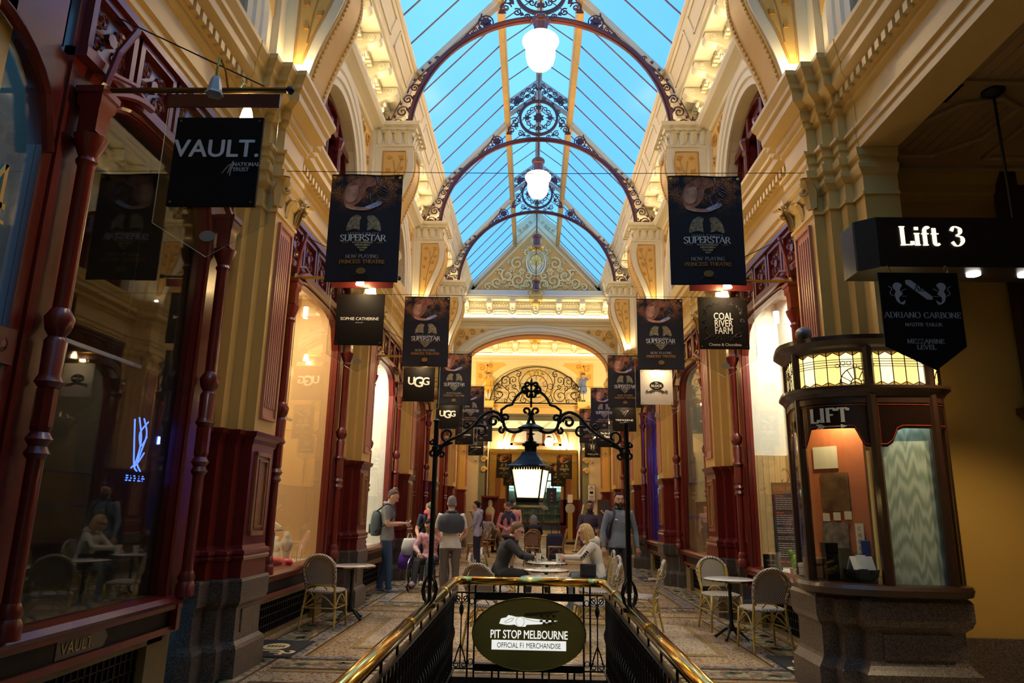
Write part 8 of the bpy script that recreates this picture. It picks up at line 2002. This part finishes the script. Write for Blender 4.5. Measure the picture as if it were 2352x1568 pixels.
def ex9(t, J, hp, r, fw, up):
    sunglasses(hp); obj('hood', MB().tube([tuple(J['neck']-fw*.02+Vector((.09*math.cos(2*PI*i/14), .085*math.sin(2*PI*i/14)-.02, .015-.02*math.sin(2*PI*i/14)))) for i in range(14)], [.04 if 8 <= i <= 13 else .028 for i in range(14)], 8, True), BRNH, t, smooth=True)
person('man in dark jacket and sunglasses seated at the marble table', (-.50, 11.15, 0), -PI/2, dict(chest=(0, .04, .84), neck=(0, .12, 1.02), head=(0, .20, 1.13), shL=(-.18, .09, .96), shR=(.18, .09, .96), elL=(-.24, .28, .78), elR=(.24, .28, .78), wrL=(-.08, .44, .755), wrR=(.06, .46, .755)), SK1, cloth('dark_jacket', (.028, .030, .036)), BLK, BLK, H_SAND, 'short', 1.02, tilt=.4, base=SIT, hem=.93, curl=(.8, .8), extra=ex9, vox=.013)
def ex10(t, J, hp, r, fw, up):
    sunglasses(hp); obj('hood', MB().ball(tuple(J['neck']-fw*.09-up*.02), (.11, .07, .08), 12, 8).tube([tuple(J['neck']+Vector((.085*math.cos(2*PI*i/14), .08*math.sin(2*PI*i/14), .01-.02*math.sin(2*PI*i/14)))) for i in range(14)], .03, 8, True), CRM, t, smooth=True)
    pr = MB(); a, b = J['shL'], J['elL']
    for i in range(7): q = a.lerp(b, .45+.08*i); pr.ball((q.x-.062, q.y+.012*(-1)**i, q.z), (.005, .018, .014), 6, 4)
    obj('sleeve_print', pr, BLK, t); bg = MB(); bg.loft([[(-.17+.09*math.cos(2*PI*i/12), .12+.12*math.sin(2*PI*i/12), z) for i in range(12)] for z in (.52, .56, .68, .70)]); obj('hand_bag', bg, BLK, t, smooth=True)
person('blonde woman in cream hoodie and sunglasses seated at the marble table', (.90, 11.12, 0), PI/2, dict(chest=(0, .02, .84), neck=(0, .08, 1.02), head=(0, .15, 1.15), shL=(-.165, .06, .96), shR=(.165, .06, .96), elL=(-.23, .22, .79), elR=(.22, .24, .78), wrL=(-.03, .46, .79), wrR=(.09, .44, .76)), SK1, CRM, cloth('grey_trousers', (.16, .19, .19)), WHT, H_BLO, 'bob', 1.0, tilt=.22, base=SIT, female=True, hem=.93, curl=(.9, .6), palms=((.6, .3, 0), None), extra=ex10, vox=.013)

def ex12(t, J, hp, r, fw, up):
    J['_r'] = r; backpack(t, J, fw, up, NAVY, NAVY); obj('chest_mark', MB().box(.06, .10, J['chest'].y+.135, J['chest'].y+.14, 1.30, 1.32), WHITEP, t); collar(t, J, BLK, .07)
person('bearded man in blue grey sweatshirt walking behind the right lamp post', (1.42, 12.3, 0), PI+.1, dict(anL=(-.10, .14, .085), knL=(-.10, .12, .50), anR=(.10, -.16, .10), knR=(.10, .0, .48), elL=(-.27, -.03, 1.12), wrL=(-.29, .03, .86), elR=(.27, -.03, 1.12), wrR=(.28, .05, .86)), SK3, BLUEG, BLK, SNEAK, H_BLK, 'crop', 1.02, beard=H_BLK, extra=ex12, vox=.013)
def ex11(t, J, hp, r, fw, up): collar(t, J, PURP); obj('watch', MB().tube([tuple(J['wrR']+Vector((.0, .034*math.cos(2*PI*i/10), .034*math.sin(2*PI*i/10)))) for i in range(10)], .008, 5, True), BLACKG, t)
person('smiling bearded man in plum shirt with folded arms', (1.16, 15.2, 0), PI-.05, dict(elL=(-.26, .07, 1.12), elR=(.26, .07, 1.12), wrL=(.08, .23, 1.15), wrR=(-.08, .25, 1.11), anL=(-.12, 0, .085), anR=(.13, .03, .085)), SK2, PURP, CREAMT, WHT, H_BLK, 'short', .955, beard=H_BLK, hem=.74, sleeve='long', palms=((0, -1, 0), (0, -1, 0)), curl=(.4, .4), extra=ex11, vox=.014)
def ex7(t, J, hp, r, fw, up): drape(t, J, fw, up, r, NAVY, .3); obj('sweater_sleeve', MB().tube([tuple(J['neck']+fw*.09+r*.05), tuple(J['chest']+fw*.15), tuple(J['chest']+fw*.15-up*.14)], [.035, .035, .025], 8).tube([tuple(J['neck']+fw*.09-r*.05), tuple(J['chest']+fw*.155-r*.02), tuple(J['chest']+fw*.15-up*.1-r*.03)], [.035, .035, .025], 8), NAVY, t, smooth=True)
person('grey haired man in pink shirt with navy sweater over his shoulders', (-.66, 18.6, 0), PI, dict(head=(0, .09, 1.60), elL=(-.29, .0, 1.12), elR=(.29, .0, 1.12), wrL=(-.09, .25, 1.08), wrR=(.09, .25, 1.06)), SK1, PNK, KHA, BLK, H_SAL, 'crop', .94, tilt=.7, belly=.02, extra=ex7, curl=(.8, .8))
def ex5(t, J, hp, r, fw, up): J['_r'] = r; obj('bag_strap', MB().tube([tuple(J['shR']-r*.06+up*.05), tuple(J['chest']-fw*.14-up*.02), tuple(J['pel']-fw*.10+up*.1-r*.12)], [(.006, .02)]*3, 6), NAVY, t); obj('hood', MB().ball(tuple(J['neck']-fw*.08-up*.02), (.10, .06, .07), 10, 7), LAV, t, smooth=True)
person('woman with dark ponytail in lavender hoodie, hand at her mouth', (-1.48, 19.0, 0), PI/2-.2, dict(elR=(.20, .12, 1.15), wrR=(.06, .20, 1.40), elL=(-.20, .05, 1.12), wrL=(-.12, .22, 1.0), head=(0, .05, 1.61)), SK1, LAV, NAVY, WHT, H_BLK, 'pony', .95, tilt=.2, female=True, extra=ex5, curl=(.5, 1.), hem=.80)
person('woman with long grey hair in a black top, seated with her back turned', (.0, 21.62, 0), .05, dict(), SK1, BLK, CHAR, BLK, H_GREY, 'bob', .98, base=SIT, female=True)
person('woman with long auburn hair seated far off on the left', (-1.55, 24.6, 0), 2.4-PI, dict(), SK1, mat('dotted_top', (.10, .09, .10), .8, noise=.9, col2=(.5, .48, .46), nscale=40), BLK, BLK, H_RED, 'long', 1., base=SIT, female=True)
person('dark haired person in jeans half hidden behind the bearded man', (2.10, 18.9, 0), PI+.3, dict(head=(-.02, .04, 1.61)), SK2, NAVY, JEAN, WHT, H_BLK, 'short', .94)
person('brown haired person far off behind the man in pink', (-1.02, 27.6, 0), PI/2, dict(), SK1, cloth('rust', (.22, .08, .05)), CHAR, BLK, H_BRN, 'short', .97, vox=.022)
person('long haired woman in a pale pink top far behind the lantern', (-.72, 28.6, 0), PI, dict(), SK1, cloth('pale_pink', (.6, .36, .36)), JEAN, BLK, H_BRN, 'long', .98, female=True, vox=.022)
# suitcase-like bag by the far chairs
t = thing('trolley_bag', 'navy trolley bag standing beside the far right chairs', 'bag', (.62, 21.4, 0), .2); obj('bag_body', MB().loft([[(a, b, z) for a, b in ((-w, -d), (w, -d), (w, d), (-w, d))] for z, w, d in ((.06, .2, .12), (.1, .22, .14), (.7, .22, .14), (.78, .18, .1))]), NAVY, t); obj('bag_handle', MB().tube([(-.1, 0, .78), (-.1, 0, 1.0), (.1, 0, 1.0), (.1, 0, .78)], .012, 6), BLACKM, t)
for s in (-1, 1): obj('bag_wheel', MB().lathe([(.05, -.02), (.05, .02)], (s*.15, -.1, .05), 10, 'x'), BLACKM, t)
# bell-ringer statues on the clock wall
def statue(x, rot, coat, label, arm):
    y, z = 29.68, 5.925; sc = .70; flesh = mat('painted_flesh', (.68, .52, .40), .4); wh = mat('painted_stocking', (.75, .68, .52), .5)
    def exs(t, J, hp, r, fw, up):
        hp('tricorne', MB().loft([[(k*.10*math.cos(2*PI*i/12), k*.11*math.sin(2*PI*i/12)-.01, zz) for i in range(12)] for zz, k in ((.075, 1.1), (.09, 1.05), (.13, .7), (.15, .2))]), BLACKP); obj('cravat', MB().ball(tuple(J['neck']+fw*.07-up*.05), (.05, .03, .07), 8, 6), wh, t)
        sk = MB(); sk.loft([[tuple(J['pel']+up*zz+r*(rx*math.cos(2*PI*i/14))+fw*(ry*math.sin(2*PI*i/14)-.01)) for i in range(14)] for zz, rx, ry in ((.1, .16, .13), (-.05, .2, .16), (-.28, .23, .18))], cap=False); obj('coat_skirt', sk, coat, t, smooth=True)
        bt = MB()
        for i in range(5): bt.ball(tuple(J['chest']+fw*.135+up*(.08-.07*i)), .012, 6, 4)
        obj('buttons', bt, BLACKP, t)['kind'] = 'stuff'
        for s in 'LR': kn = J['kn'+s]; an = J['an'+s]; obj('stocking', MB().tube([tuple(kn), tuple(kn.lerp(an, .4)), tuple(an)], [.07, .068, .05], 10), wh, t, smooth=True)
        w_ = J['wr'+arm]; obj('bell_hammer', MB().tube([tuple(w_), tuple(w_+Vector((.12 if arm == 'L' else -.05, .02, .62)))], .012, 5).ball(tuple(w_+Vector((.12 if arm == 'L' else -.05, .02, .66))), .065, 10, 7), mat('hammer_brown', (.12, .06, .03), .4), t)
    other = 'R' if arm == 'L' else 'L'; sx = -1 if arm == 'L' else 1
    pose = {'el'+arm: (sx*.30, .10, 1.36), 'wr'+arm: (sx*.14, .16, 1.52), 'anL': (-.07, 0, .085), 'anR': (.07, .05, .085)}
    person(label, (x, y, z), rot, pose, flesh, coat, coat, BLACKP, H_SAL, 'short', sc, name='statue', cat='statue', extra=exs, group='bell ringer statues', vox=.02)
statue(-1.98, PI+.1, mat('painted_gold_coat', (.66, .38, .05), .4), 'painted statue in a gold coat holding a bell hammer', 'R')
statue(2.10, PI-.1, mat('painted_blue_coat', (.10, .17, .42), .4), 'painted statue in a blue coat holding a bell hammer', 'L')

# tiny glowing surfaces are seen but not sampled as lamps (their lamp objects do the lighting)
for m_ in bpy.data.materials:
    if m_.name not in ('cove_led', 'kiosk_strip', 'cool_tube', 'blue_tube_glow'): m_.cycles.emission_sampling = 'NONE'
